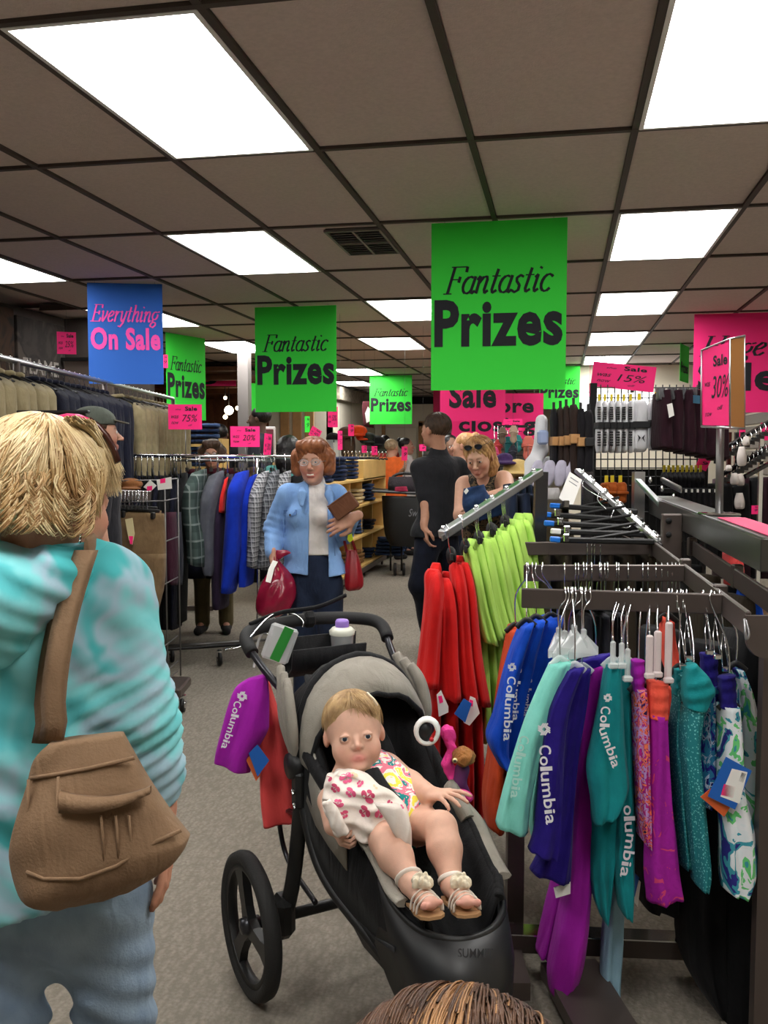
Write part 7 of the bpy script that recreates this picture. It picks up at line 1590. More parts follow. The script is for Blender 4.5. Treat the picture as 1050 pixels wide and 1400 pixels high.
MB().bar(Vector((*W(803, 700, 4.15).xy, .05)), W(803, 645, 4.15), .045, .045, up=FH).build('post', MATS['dark_steel'], fw, world=True)
MB().bar(Vector((*W(873, 700, 4.4).xy, .05)), W(873, 645, 4.4), .05, .05, up=FH).build('post', msteel, fw, world=True)
MB().bar(C(.3, 3.6, .05), C(1.1, 4.3, .05), .06, .04).bar(C(.4, 4.3, .05), C(1.0, 3.6, .05), .06, .04).build('base', mblack, fw, world=True)
for i in range(7):
 t_ = i / 6; q = lerp(LA, LB, t_ * .92 + .01); MB().lathe([(.001, -.008), (.008, -.006), (.009, 0), (.006, .006), (.001, .008)], q + U_ * .022, 8).build('stop_knob', mchrome, fw, world=True)
 q = lerp(RA_, RB_, .08 + t_ * .9); MB().lathe([(.001, -.008), (.008, -.006), (.009, 0), (.006, .006), (.001, .008)], q + U_ * .018, 8).build('stop_knob', mchrome, fw, world=True)
for x, y in ((889, 655), (905, 667), (921, 678)): MB().lathe([(.001, -.02), (.009, -.01), (.006, .006), (.001, .012)], W(x, y, 4.3), 8).build('stop_knob', mchrome, fw, world=True)
RED = cloth('red_jersey', rgb(210, 30, 26), rgb(190, 22, 22), nscale=7); REDD = RED
LIME = cloth('lime_jersey', rgb(178, 220, 104), rgb(166, 208, 92), nscale=7)
HK = [(608, 722), (627, 711), (645, 699), (662, 687), (681, 676), (694, 666)]
ords = 'first second third fourth fifth sixth seventh eighth ninth'.split()
def polo(label, name, x, y, D, m, hk, lng, slv, lean, first=False, back=.30):
 """a shirt seen from its sleeve: shoulder, short sleeve and body behind; hanger points at the viewer"""
 r_ = root(name, label, 'shirt', W(x, y + lng, D), group='%s shirts on the slanted chrome arm' % ('red' if m is RED else 'lime green'))
 w = 10 if not first else 13; Lx = lean
 fl = lambda u, v: .013 * math.sin(u * 9 + x * .3 + 2 * v) * (.25 + v) + .006 * math.sin(v * 9 + u * 5 + x) + .006 * math.sin(u * 19 + x)
 pillow([(x - w * .5, y, x + w * .6, y + 1, .09), (x - w * .9, y + 10, x + w * 1.0, y + 12, .16), (x - w * .8 + Lx * .12, y + 40, x + w * 1.3 + Lx * .15, y + 44, .22), (x - w * .9 + Lx * .5, y + slv * .62, x + w * 1.3 + Lx * .55, y + slv * .66, .20), (x - w * 1.0 + Lx, y + slv - 8, x + w * 1.45 + Lx, y + slv, .20)], D - .04, 'sleeve', m, r_, fold=fl, sq=.8, n=30)
 pillow([(x - w * .3, y + 6, x + w * .7, y + 7, .2), (x - w * .6, y + 40, x + w * 1.2, y + 42, .40), (x - w * .5 + Lx * .3, y + lng * .5, x + w * 1.2 + Lx * .4, y + lng * .5, .42), (x - w * .4 + Lx * .5, y + lng * .8, x + w * 1.2 + Lx * .6, y + lng * .8, .42), (x - w * .3 + Lx * .5, y + lng, x + w * 1.1 + Lx * .6, y + lng, .40)], D + .16, 'body', m, r_, fold=fl, sq=.8, n=26)
 pillow([(x - 1, y - 9, x + 10, y - 8, .05), (x - 4, y - 2, x + 12, y + 2, .09), (x - 5, y + 5, x + 10, y + 10, .08)], D + .05, 'collar', m, r_, sq=.9, n=20)
 MB().lathe([(.001, -.006), (.030, -.005), (.034, 0), (.030, .005), (.001, .006)], W(hk[0] + 9, hk[1] + 38, D + .05), 14, axis=(R_ * .9 + FH * .4).normalized()).bar(W(hk[0] + 10, hk[1] + 40, D - .1), W(hk[0] + 8, hk[1] + 40, D + .35), .012, .028, bev=.004).build('hanger', mblack, r_, world=True)
 p = [W(hk[0] - 3, hk[1] + 8, D + .05), W(hk[0] - 1, hk[1], D + .04), W(hk[0] + 2, hk[1] - 4, D), W(hk[0] + 5, hk[1] + 1, D - .03), W(hk[0] + 5, hk[1] + 18, D - .02), W(hk[0] + 9, hk[1] + 36, D + .04)]
 MB().tube(bez(p, 4), .0022, 6).build('hook', mchrome, r_, world=True); return r_
for i, (x, y) in reversed(list(enumerate([(641, 745), (651, 739), (661, 735), (670, 734), (679, 731), (687, 725), (697, 718), (706, 710), (717, 710)]))):
 k = i / 8; h = HK[min(5, 2 + i // 3)]; polo('lime green shirt, %s from the aisle end of the slanted arm' % ords[i], 'shirt', x, y, 3.38 + .38 * k, LIME, (h[0] + (i % 3) * 2, h[1] + (i % 3)), 255, 135, 24)
reds = [(592, 778, -12, 160, 300), (606, 790, 6, 165, 330), (623, 768, 16, 190, 345), (634, 768, 22, 195, 350)]
for i, (x, y, ln_, sv, lg) in reversed(list(enumerate(reds))):
 polo('red shirt, %s from the aisle end of the slanted arm' % ords[i], 'shirt', x, y, 3.16 + .05 * i, RED, HK[0 if i < 2 else 1], lg, sv, ln_, first=i < 2)
hangtag('white hangtag with a pink heart shaped sticker at the hem of the red shirts, left', [(597, 950), (603, 944), (613, 966), (613, 974), (600, 980)], 3.0, mtag, None, extra=[(CARDP, [(599, 952), (604, 951), (606, 960), (601, 962)])])
hangtag('blue hangtag at the hem of the red shirts', [(634, 955), (645, 962), (636, 988), (621, 976)], 3.0, mcardblue)
hangtag('white hangtag right of the blue one at the hem of the red shirts', [(643, 952), (650, 955), (656, 975), (642, 992), (634, 988)], 3.02, mtag, None, extra=[(CARDP, [(642, 956), (647, 958), (646, 966), (641, 964)])])
# black trouser hangers with blue tips on the right slanted arm
for i, (x0, y0, x1, y1, hx, hy) in enumerate(((764, 692, 872, 700, 868, 700), (752, 704, 880, 712, 878, 712), (756, 716, 888, 722, 868, 692), (765, 727, 895, 731, 886, 722), (764, 738, 900, 741, 896, 734))):
 D0, D1 = 3.9 - i * .1, 3.8 - i * .07
 t = root('hanger', '%s black trouser hanger with a blue clip tip on the right slanted arm' % ords[i], 'hanger', W(x0, y0, D0), group='black trouser hangers on the slanted arm')
 MB().bar(W(x0, y0, D0), W(x1, y1, D1), .02, .022, bev=.005).bar(W(x0 + 30, y0 + 1, D0), W(x1 - 25, y0 - 12, D1), .012, .012, bev=.004).build('hanger_body', mblack, t, world=True)
 MB().bar(W(x0 - 12, y0 - 1, D0), W(x0 + 2, y0, D0), .022, .022, bev=.004).build('clip_tip', mat('blue_plastic', rgb(20, 110, 210), .4) if i != 3 else mtag, t, world=True); MB().bar(W(x0 + 6, y0 - 3, D0 - .02), W(x0 + 14, y0 - 3, D0 - .02), .02, .03, bev=.003).build('clip', mchrome, t, world=True)
 q = lerp(RA_, RB_, .18 + .19 * i); w_ = W(x0 + (x1 - x0) * .6, y0 - 8, D1); MB().tube(bez([q + U_ * -.02 + R_ * .02, q + U_ * .018 + R_ * .012, q + U_ * .022 - R_ * .01, q - U_ * .02 - R_ * .03, w_], 4), .0024, 6).build('hook', mchrome, t, world=True)
garment('trousers', 'dark brown trousers folded over the hangers beside the lime shirts', [(733, 706, 770, 704), (731, 720, 778, 718), (730, 745, 785, 745), (730, 800, 780, 800), (735, 860, 775, 860)], 4.1, cloth('brown_twill', rgb(70, 58, 42), rgb(56, 46, 34)), None, None, None, 'trousers', th=.25, seed=3)
for i in range(3): garment('jeans', 'dark blue jeans hanging behind the lime shirts, %s from the left' % ords[i], [(690 + i * 17, 676, 704 + i * 17, 674), (688 + i * 17, 700, 706 + i * 17, 700), (688 + i * 17, 780, 706 + i * 17, 780), (690 + i * 17, 850, 704 + i * 17, 850)], 4.6, mjeans, None, None, 'dark jeans behind the lime shirts', 'jeans', th=.3, seed=i)
t = root('paper_sheet', 'white paper sheet with printed lines leaning above the black hangers', 'paper', W(780, 668, 4.0)); MB().slab([W(779, 645, 4.0), W(796, 656, 4.0), W(782, 694, 3.95), W(764, 681, 3.95)], FH, .002).build('sheet', mtag, t, world=True)
mb = MB()
for k in range(6): mb.slab([W(780 - k * 2, 652 + k * 5, 3.985), W(791 - k * 2, 659 + k * 5, 3.985), W(790.6 - k * 2, 660.2 + k * 5, 3.985), W(779.6 - k * 2, 653.2 + k * 5, 3.985)], FH, .0005)
mb.build('printed_lines', mat('grey_ink', rgb(140, 140, 145), .8), t, world=True, kind='stuff')
# things glimpsed through the rack at the right edge
garment('shirt', 'royal blue shirt glimpsed between the rails at the right edge', [(1012, 806, 1035, 808), (1010, 830, 1038, 832), (1010, 870, 1040, 870), (1014, 920, 1040, 920)], 2.9, JB, None, None, None, 'shirt', th=.12, seed=2)
garment('shirt', 'tan shirt at the right edge beside the blue one', [(1040, 815, 1060, 815), (1038, 850, 1062, 850), (1040, 900, 1062, 900)], 3.0, cloth('tan_cotton', rgb(176, 140, 100)), None, None, None, 'shirt', th=.12, seed=4)
garment('shirt', 'coral red shirt between steel beam and brown rail', [(992, 755, 1010, 757), (990, 775, 1014, 777), (992, 800, 1012, 800)], 3.6, mcor, None, None, None, 'shirt', th=.12, seed=5)
for i in range(4): garment('trousers', 'dark trousers between the two brown rails, %s from the back' % ords[i], [(930 + i * 22, 770 + i * 14, 952 + i * 22, 772 + i * 14), (928 + i * 22, 800 + i * 12, 954 + i * 22, 800 + i * 12), (930 + i * 22, 900, 952 + i * 22, 900)], 3.5 - i * .2, MATS['dark_olive_twill'] if i % 2 else JK, None, None, 'dark trousers between the rails', 'trousers', th=.25, seed=i)
# ================================================================= racks and clothes on the left
def hang_proto(name, m, w=.23, drop=.09, L=.78, sleeve=.58, th=.030, hookh=.075, hm=mblack, collar=True, seed=0., kind='shirt'):
 """a garment on its hanger: hanger along local X, rail point at the origin"""
 r = root(name, '', kind, (0, 0, 0)); sd = seed
 mb = MB(); loops = []; n = 26; rows = 9
 for i in range(rows + 1):
  v = i / rows; lp = []
  for j in range(n):
   a = 2 * PI * j / n; x = math.cos(a); y = math.sin(a); ww = w * (1 - .12 * math.sin(v * PI)) * (1 if v > .02 else .92)
   zt = -drop - .075 * abs(x) ** 1.3; z = zt * (1 - v) + (-drop - L) * v
   t = th * (.35 + .65 * min(1, v * 5)) * (1 + .25 * v); fo = .010 * v * math.sin(x * 9 + sd) + .006 * v * math.sin(x * 17 + sd * 2 + v * 3)
   lp.append((ww * x, t * y + fo, z))
  loops.append(lp)
 mb.loft(loops).build('body', m, r)
 if sleeve:
  for s_ in (-1, 1):
   mb = MB(); loops = []
   for i in range(8):
    v = i / 7; cx = s_ * (w * .93 + .035 * v); cz = -drop - .10 - sleeve * v; rr_ = .062 - .022 * v; lp = []
    for j in range(12):
     a = 2 * PI * j / 12; k = 1 + .12 * math.sin(a * 3 + v * 14 + sd); lp.append((cx + rr_ * .62 * math.cos(a) * k, .004 + rr_ * .85 * math.sin(a) * k + .012 * math.sin(v * 3 + sd), cz + (.07 * (1 - math.cos(a) * s_) * .5 if i == 0 else 0)))
    loops.append(lp)
   mb.loft(loops).build('sleeve', m, r)
 if collar: MB().tube([(.07 * math.cos(a), .035 * math.sin(a), -drop + .012 + .008 * math.cos(a)) for a in [2 * PI * k / 10 for k in range(10)]], .014, 6, closed=True, cap=False).build('collar', m, r)
 h = MB().tube([(-w * .86, 0, -drop - .05), (-w * .4, 0, -drop - .005), (0, 0, -hookh), (w * .4, 0, -drop - .005), (w * .86, 0, -drop - .05)], .009, 6).build('hanger', hm, r)
 MB().tube([(0, .018, -.005), (0, .014, .012), (0, 0, .02), (0, -.014, .012), (0, -.014, -.012), (0, 0, -hookh)], .0022, 5).build('hook', mchrome, h)
 return r
def rail(parent, a, b, r=.012, m=mchrome, name='rail'): return MB().tube([a, b], r, 10).build(name, m, parent, world=True)
KH = cloth('khaki_cotton', rgb(146, 134, 104), rgb(126, 114, 86)); NV = cloth('navy_work_cloth', rgb(18, 21, 38), rgb(12, 14, 28))
tr = root('clothes_rack', 'tall two tier rack with khaki and navy work shirts along the left wall', 'rack', C(-1.95, 5.5, 0))
rail(tr, C(-1.95, 3.0, 1.985), C(-1.95, 8.6, 1.985), .016, msteel); rail(tr, C(-1.95, 3.0, 1.0), C(-1.95, 8.6, 1.0), .014, msteel)
for D in (3.0, 4.95, 6.5, 8.6): rail(tr, C(-1.95, D, 0), C(-1.95, D, 1.985), .018, mgun, 'upright'); MB().bar(C(-2.3, D, .03), C(-1.6, D, .03), .04, .04).build('foot', mgun, tr, world=True)
ordn = ['nearest', 'second', 'third', 'fourth', 'fifth', 'sixth', 'seventh', 'eighth', 'ninth', 'tenth', 'eleventh', 'twelfth', 'thirteenth', 'fourteenth', 'fifteenth', 'sixteenth']
rz0 = YAW
def series(proto, what, group, pts, rz, jit=.06, tiltz=0.):
 first = True
 for i, p in enumerate(pts):
  o = proto if first else copy_tree(proto); first = False; o.location = p; o.rotation_euler = (rnd.uniform(-.02, .02), rnd.uniform(-.02, .02), rz + rnd.uniform(-jit, jit))
  tag(o, what % ordn[i] if '%s' in what else what, None, group)
series(hang_proto('work_shirt', KH, .24, .10, .82, .60, .04, seed=1.), 'khaki work shirt on the tall left rack, %s of the front khaki batch', 'khaki work shirts left of the navy ones', [C(-1.95, 3.75 + .125 * i, 1.985) for i in range(10)], rz0 - .42)
series(hang_proto('work_shirt', NV, .24, .10, .84, .60, .035, seed=2.), 'navy work shirt on the tall left rack, %s of the navy batch', 'navy work shirts between the khaki batches', [C(-1.95, 5.1 + .098 * i, 1.985) for i in range(14)], rz0 - .42)
series(hang_proto('work_shirt', KH, .24, .10, .84, .60, .04, seed=3.), 'khaki work shirt on the tall left rack, %s of the far khaki batch', 'khaki work shirts beyond the navy ones', [C(-1.95, 6.75 + .125 * i, 1.985) for i in range(13)], rz0 - .42)
lowp = hang_proto('work_trousers', NV, .17, .08, .80, 0, .035, collar=False, kind='trousers', seed=4.)
series(lowp, '%s dark work trousers on the lower rail of the tall left rack', 'dark trousers on the lower rail', [C(-1.95, 4.9 + .21 * i, 1.0) for i in range(12)], rz0 + .05)
# ---- chrome rolling rack with hanging shirts
rr_ = root('rolling_rack', 'chrome rolling clothes rack with casters, blue and plaid shirts on its rail', 'rack', C(-1.2, 6.5, 0))
RL, RR = W(163, 623, 6.3), W(444, 625, 6.75)
rail(rr_, RL, RR, .013)
fd = (FH * .62 + R_ * .78).normalized()
for q in (RL + (RR - RL) * .04, RL + (RR - RL) * .655):
 b = Vector((q.x, q.y, 0)); MB().tube(bez([q, b + Vector((0, 0, .45)), b + Vector((0, 0, .22)) - fd * .03, b + Vector((0, 0, .12)) - fd * .14, b + Vector((0, 0, .11)) - fd * .28], 5), .011, 8).tube([b + Vector((0, 0, .2)), b + Vector((0, 0, .11)) + fd * .3], .011, 8).build('upright', mchrome, rr_, world=True)
 for s_ in (-.32, .3):
  cst = MB().mat(mblack).lathe([(.001, -.014), (.048, -.012), (.052, 0), (.048, .012), (.001, .014)], b + fd * s_ + Vector((0, 0, .052)), 18, axis=(R_ + FH * .4).normalized()); cst.mat(mchrome).box(b + fd * s_ + Vector((0, 0, .09)), (.03, .03, .05), bev=.005).lathe([(.001, -.016), (.012, -.015), (.012, .015), (.001, .016)], b + fd * s_ + Vector((0, 0, .052)), 10, axis=(R_ + FH * .4).normalized()); cst.build('caster', None, rr_, world=True)
q0, q1 = RL + (RR - RL) * .04, RL + (RR - RL) * .655
for s_ in (-.14, .16): MB().tube([Vector((q0.x, q0.y, .13)) + fd * s_, Vector((q1.x, q1.y, .13)) + fd * s_], .011, 8).build('base_rail', mblack if s_ < 0 else mgrey, rr_, world=True)
GP = plaid('green_grey_plaid', rgb(70, 84, 80), rgb(44, 58, 56), rgb(128, 138, 134), 9); BW = plaid('black_white_plaid', rgb(150, 150, 154), rgb(26, 28, 36), rgb(200, 200, 205), 30); BW2 = plaid('charcoal_plaid', rgb(104, 106, 112), rgb(30, 32, 40), rgb(150, 152, 158), 24)
RB2 = cloth('bright_blue_fleece', rgb(12, 50, 178), rgb(8, 40, 156)); GH = cloth('heather_grey', rgb(92, 94, 102), rgb(78, 80, 90)); PU = cloth('dark_plum', rgb(44, 32, 54)); BK = JK; RD = cloth('bright_red_cotton', rgb(226, 50, 46))
def rg(label, rows, m, D, name='shirt', th=.42, hx=None, cat='shirt', group='shirts on the chrome rolling rack'):
 x = (rows[0][0] + rows[0][2]) / 2; hx = hx or x; t = (hx - 163) / 281; DH = 6.3 + .45 * t; yh = 623 + 2 * t
 g = root(name, label, cat, W(x, rows[-1][1], D), group=group); fl = lambda u, v: .010 * (math.sin(u * 9 + x) * (.2 + v) + .5 * math.sin(u * 17 + v * 6 + x * 2))
 pillow([tuple(r_[:4]) + ((th * (.3 if i == 0 else 1)),) for i, r_ in enumerate(rows)], D, 'cloth', m, g, fold=fl, sub=4, n=28)
 y0 = rows[0][1]; MB().lathe([(.001, -.006), (.03, -.005), (.034, 0), (.03, .005), (.001, .006)], W(x + 1, y0 - 2, DH), 12, axis=(R_ + FH * .3).normalized()).build('hanger', mblack, g, world=True)
 MB().tube([W(hx, yh + 3, DH + .03), W(hx, yh - 4, DH), W(hx + 1, yh + 3, DH - .02), W(x + 1, y0 - 2, DH)], .0028, 5).build('hook', mchrome, g, world=True); return g
rg('black shirt at the left of the plaid ones on the rolling rack', [(236, 650, 256, 646), (228, 690, 254, 690), (226, 760, 254, 760), (228, 850, 252, 850)], BK, 6.6)
rg('green and grey plaid shirt with a long sleeve on the rolling rack', [(262, 648, 282, 641), (256, 668, 280, 664), (253, 700, 276, 700), (258, 735, 284, 740), (260, 768, 284, 774)], GP, 6.45)
rg('heather grey shirt right of the green plaid one', [(286, 652, 306, 643), (278, 680, 304, 676), (276, 720, 300, 720), (280, 770, 300, 772), (284, 785, 298, 785)], GH, 6.55)
rg('black shirt with a red edge beside the blue fleece shirts', [(303, 655, 318, 648), (296, 700, 314, 700), (292, 780, 312, 780), (294, 830, 310, 830)], PU, 6.6)
rg('red shirt sliver between the dark shirt and the blue fleece', [(307, 656, 312, 652), (302, 680, 308, 680), (300, 700, 307, 702)], RD, 6.42, th=.1)
rg('bright blue fleece shirt, left of two, long sleeve hanging lowest', [(322, 648, 340, 643), (314, 670, 338, 668), (311, 710, 334, 710), (307, 760, 333, 760), (305, 806, 320, 810), ], RB2, 6.42)
rg('bright blue fleece shirt, right of two', [(340, 654, 352, 648), (333, 680, 350, 680), (330, 730, 348, 730), (330, 790, 344, 792), (330, 800, 342, 800)], RB2, 6.52)
rg('black and white plaid shirt, first of three right of the blue ones', [(352, 650, 368, 643), (343, 680, 364, 678), (341, 730, 360, 730), (340, 772, 356, 776)], BW, 6.45)
rg('black and white plaid shirt, second of three right of the blue ones', [(366, 648, 382, 642), (360, 680, 380, 678), (356, 730, 378, 730), (348, 774, 372, 778)], BW2, 6.52)
rg('black and white plaid shirt, third of three beside the denim jacket sleeve', [(380, 650, 398, 643), (374, 690, 396, 690), (370, 740, 392, 740), (366, 776, 388, 780)], BW, 6.6)
rg('black shirt at the right end of the rolling rack', [(398, 652, 416, 646), (392, 700, 414, 700), (392, 780, 412, 780)], BK, 6.7)
for i in range(10):
 x = 168 + i * 8; rg('dark trousers on the left part of the rolling rack, %s from the left' % nth(i), [(x - 4, 652, x + 5, 650), (x - 5, 700, x + 6, 700), (x - 5, 800, x + 6, 800), (x - 4, 858, x + 5, 858)], BK if i % 3 else NV, 6.5, 'trousers', .3, cat='trousers', group='dark trousers on the rolling rack')
for i in range(14):
 x = 172 + i * 16.5; D = 7.4
 t = root('hanger', 'black hanger on the rail behind the rolling rack, %s from the left' % nth(i), 'hanger', W(x, 640, D), group='hangers behind the rolling rack'); MB().bar(W(x, 642, D - .2), W(x + 3, 642, D + .2), .014, .03).build('hanger_body', mblack, t, world=True); MB().tube([W(x - 1, 629, D + .03), W(x, 626, D), W(x + 1, 630, D - .02), W(x + 1, 640, D)], .003, 5).build('hook', mchrome, t, world=True)
t = root('clothes_rack', 'low dark rack with a thin rail behind the rolling rack', 'rack', W(280, 860, 7.4)); rail(t, W(160, 629, 7.4), W(420, 630, 7.4), .01, msteel)
for x in (166, 414): q = W(x, 630, 7.4); rail(t, q, Vector((q.x, q.y, 0)), .012, mblack, 'upright')
for i in range(7):
 x = 176 + i * 30; rg('dark trousers on the rail behind the rolling rack, %s from the left' % nth(i), [(x - 12, 648, x + 14, 648), (x - 13, 700, x + 15, 700), (x - 13, 790, x + 15, 790)], NV if i % 2 else BK, 7.4, 'trousers', .25, cat='trousers', group='dark trousers on the far rail')
# ---- wire tower with khaki shorts
wt = root('wire_fixture', 'dark wire tower on casters holding the khaki shorts behind the blond woman', 'fixture', W(234, 955, 5.5))
for x, D in ((225, 5.35), (243, 5.65), (150, 5.2), (170, 5.8)): a = W(x, 655, D); MB().tube([a, Vector((a.x, a.y, .12))], .005, 6).build('wire_post', mgrey, wt, world=True)
for y in (655, 682, 735, 790, 870, 905, 918, 928):
 a, b, c = W(150, y, 5.2), W(225, y, 5.35), W(243, y - 1, 5.65); a.z = b.z = c.z; MB().tube([a, b, c], .004, 6).build('cross_wire', mgrey, wt, world=True)
q = W(215, 945, 5.45); MB().box(Vector((q.x, q.y, .12)), (.34, .30, .06), bas(FH).to_3x3(), .01).build('base', mgun, wt, world=True)
MB().bar(W(147, 676, 5.0), W(206, 678, 5.15), .02, .055, bev=.004).build('face_out_arm', mgun, wt, world=True)
for x, y, D in ((250, 952, 5.35), (190, 950, 5.3), (225, 940, 5.8)):
 c = W(x, y, D); c.z = .045; mb = MB().mat(mblack).lathe([(.001, -.012), (.04, -.011), (.045, 0), (.04, .011), (.001, .012)], c, 16, axis=R_); mb.mat(mchrome).box(c + Vector((0, 0, .04)), (.035, .03, .04), bev=.005).lathe([(.001, -.016), (.02, -.014), (.02, .014), (.001, .016)], c, 10, axis=R_); mb.build('caster', None, wt, world=True)
SH1 = cloth('brown_khaki', rgb(122, 100, 72), rgb(104, 84, 60)); SH2 = cloth('pale_khaki', rgb(134, 124, 104), rgb(116, 106, 88))
sgp = 'khaki shorts on the wire tower'
def shorts_(label, m, x0, x1, y0, y1, D, gap=True):
 g = root('shorts', label, 'shorts', W((x0 + x1) / 2, y1, D), group=sgp); w = x1 - x0; fl = lambda u, v: .008 * math.sin(u * 8 + x0) * (.3 + v)
 pillow([(x0 + w * .04, y0, x1 - w * .02, y0 + 2, .05), (x0, y0 + 30, x1, y0 + 32, .10), (x0 - 2, y0 + (y1 - y0) * .5, x1, y0 + (y1 - y0) * .52, .12)], D, 'hips', m, g, fold=fl)
 pillow([(x0 - 2, y0 + (y1 - y0) * .42, x0 + w * .55, y0 + (y1 - y0) * .42, .10), (x0 - 1, y0 + (y1 - y0) * .7, x0 + w * .52, y0 + (y1 - y0) * .72, .11), (x0 + w * .1, y1 - 30, x0 + w * .5, y1 - 26, .09)], D + .03, 'leg', m, g, fold=fl)
 pillow([(x0 + w * .45, y0 + (y1 - y0) * .42, x1, y0 + (y1 - y0) * .42, .11), (x0 + w * .5, y0 + (y1 - y0) * .7, x1 - w * .02, y0 + (y1 - y0) * .72, .12), (x0 + w * .62, y1 - 3, x1 - w * .14, y1, .09)], D - .03, 'leg', m, g, fold=fl)
 MB().bar(W(x0 + w * .12, y0 - 4, D), W(x1 - w * .1, y0 - 1, D), .014, .018, bev=.004).box(W(x0 + w * .25, y0 + 3, D - .03), (.02, .03, .035), bev=.004).box(W(x1 - w * .22, y0 + 5, D - .03), (.02, .03, .035), bev=.004).build('clip_hanger', mblack, g, world=True); hook(g, (x0 + x1) / 2, 673, D, (x0 + x1) / 2, y0 - 5, D); return g
shorts_('brown khaki shorts hanging in front with a paper tag', SH1, 150, 226, 700, 836, 4.95); shorts_('pale khaki shorts hanging left of the brown ones, partly behind the hoodie', SH2, 118, 156, 698, 800, 4.9); shorts_('second brown khaki shorts close behind the front pair', SH1, 154, 222, 696, 820, 5.12)
hangtag('yellow and white paper tag on the front khaki shorts', [(171, 710), (181, 708), (184, 730), (181, 745), (176, 738)], 4.84, mat('tan_label', rgb(210, 196, 150), .6), None, extra=[(CARDP, [(176, 733), (182, 733), (181, 744), (178, 744)])])
for i in range(11):
 x = 150 + i * 5; t = root('hanger', 'silver hook hanger above the khaki shorts, %s from the left' % nth(i), 'hanger', W(x, 690, 5.0), group='hangers on the wire tower arm'); hook(t, x, 674, 5.0, x + 1, 694, 5.0); MB().bar(W(x, 694, 4.92), W(x + 1, 694, 5.1), .01, .02).build('hanger_body', mblack, t, world=True)
t = root('cap', 'brown suede cap lying on the wire tower', 'hat', W(178, 660, 5.3)); s = S(.02).frame(); s.ell(W(178, 662, 5.3), (.07, .07, .035)).ell(W(178, 668, 5.2), (.06, .06, .008)); s.mesh('crown', cloth('brown_suede', rgb(120, 76, 40)), .006, t, world=True)
for l, pl_ in (('white price tags fanned out on top of the wire tower, left', [(196, 666), (205, 656), (214, 664), (206, 672)]), ('white and pink price tag on top of the wire tower, right', [(214, 656), (234, 652), (235, 668), (216, 670)])): hangtag(l, pl_, 5.25, mtag, None, extra=[(CARDP, [(pl_[0][0] + 5, pl_[0][1] - 1), (pl_[0][0] + 12, pl_[0][1] - 2), (pl_[0][0] + 12, pl_[0][1] + 4), (pl_[0][0] + 5, pl_[0][1] + 5)])])
for i, (x, m_) in enumerate(((232, mmag), (238, NV), (228, BK))): garment('shirt', ['dark plum shirt hanging behind the wire tower', 'navy shirt hanging behind the wire tower', 'black shirt hanging behind the wire tower'][i], [(x - 8, 700, x + 8, 700), (x - 10, 760, x + 12, 765), (x - 6, 790, x + 10, 800)], 6.0 + i * .1, cloth('deep_plum', rgb(52, 18, 34)) if i == 0 else m_, None, None, None, 'shirt', th=.2)
# things on the left wall
def wallposter(label, y0, y1, z0, z1, m, txts):
 t = root('poster', label, 'poster', (-4.40, (y0 + y1) / 2, (z0 + z1) / 2)); MB().box((-4.43, (y0 + y1) / 2, (z0 + z1) / 2), (.03, y1 - y0, z1 - z0), bev=.004).build('poster_board', m, t, world=True)
 for tx, y, z, w_, h_, mm in txts: mb = MB(); put_text(mb, tx, (-4.412, y, z), (0, 1, 0), (0, 0, 1), w_, h_, .02); mb.build('lettering', mm, t, world=True)
pk_ = blotch('smoky_poster', [rgb(30, 27, 26), rgb(52, 47, 44), rgb(38, 34, 32), rgb(70, 62, 56)], 3., .8, kind='E'); gl_ = mat('grey_lettering', rgb(130, 124, 118), .8)
wallposter('dark poster lettered FLAME-RESISTANT high on the left wall', 6.98, 7.72, 1.95, 2.62, pk_, [('FLAME-', 7.36, 2.22, .62, .13, gl_), ('RESISTANT', 7.36, 2.05, .66, .12, gl_)])
wallposter('dark orange brown poster left of the lettered one on the left wall', 6.2, 6.94, 1.95, 2.66, blotch('amber_poster', [rgb(24, 18, 16), rgb(38, 26, 18), rgb(60, 38, 22), rgb(28, 22, 18)], 3., .8, kind='E'), [])
t = root('wall_panel', 'grey framed panel on the short wall beside the blue sign', 'panel', (-4.2, 7.7, 2.2)); q = W(103, 500, 8.3); MB().box((-4.16, 7.68, 2.06), (.46, .03, .5)).build('panel_board', mat('taupe_panel', rgb(96, 84, 76), .8), t, world=True)
for z in (1.8, 2.32): MB().box((-4.16, 7.66, z), (.5, .04, .03)).build('panel_frame', mblack, t, world=True)
t = root('sign_board', 'flat dark board standing on the rack just above the blond hair', 'sign', W(73, 590, 3.9)); MB().box(W(73, 590, 3.9), (.28, .02, .16), bas(FH).to_3x3(), .004).build('board', mat('brown_board', rgb(66, 54, 50), .6), t, world=True); MB().box(W(73, 563, 3.88), (.30, .03, .012), bas(FH).to_3x3(), .003).build('frame_edge', mblack, t, world=True)
# ================================================================= middle distance and background
def folded(label, p, w, d, h, rz, m, group, name='folded_jeans', cat='jeans'):
 t = root(name, label, cat, p, rz, group); mb = MB(); lp = []
 for k in range(9):
  x = -w / 2 + w * k / 8; e = 1 - .25 * abs(k / 4 - 1) ** 3; lp.append([(x, d / 2 * math.cos(a) * e + .004 * math.sin(a * 3 + k), h / 2 + h / 2 * math.copysign(abs(math.sin(a)) ** .6, math.sin(a)) * (.9 + .1 * math.sin(k * 2.1))) for a in [2 * PI * j / 14 for j in range(14)]])
 mb.loft(lp).build('folded_cloth', m, t); return t
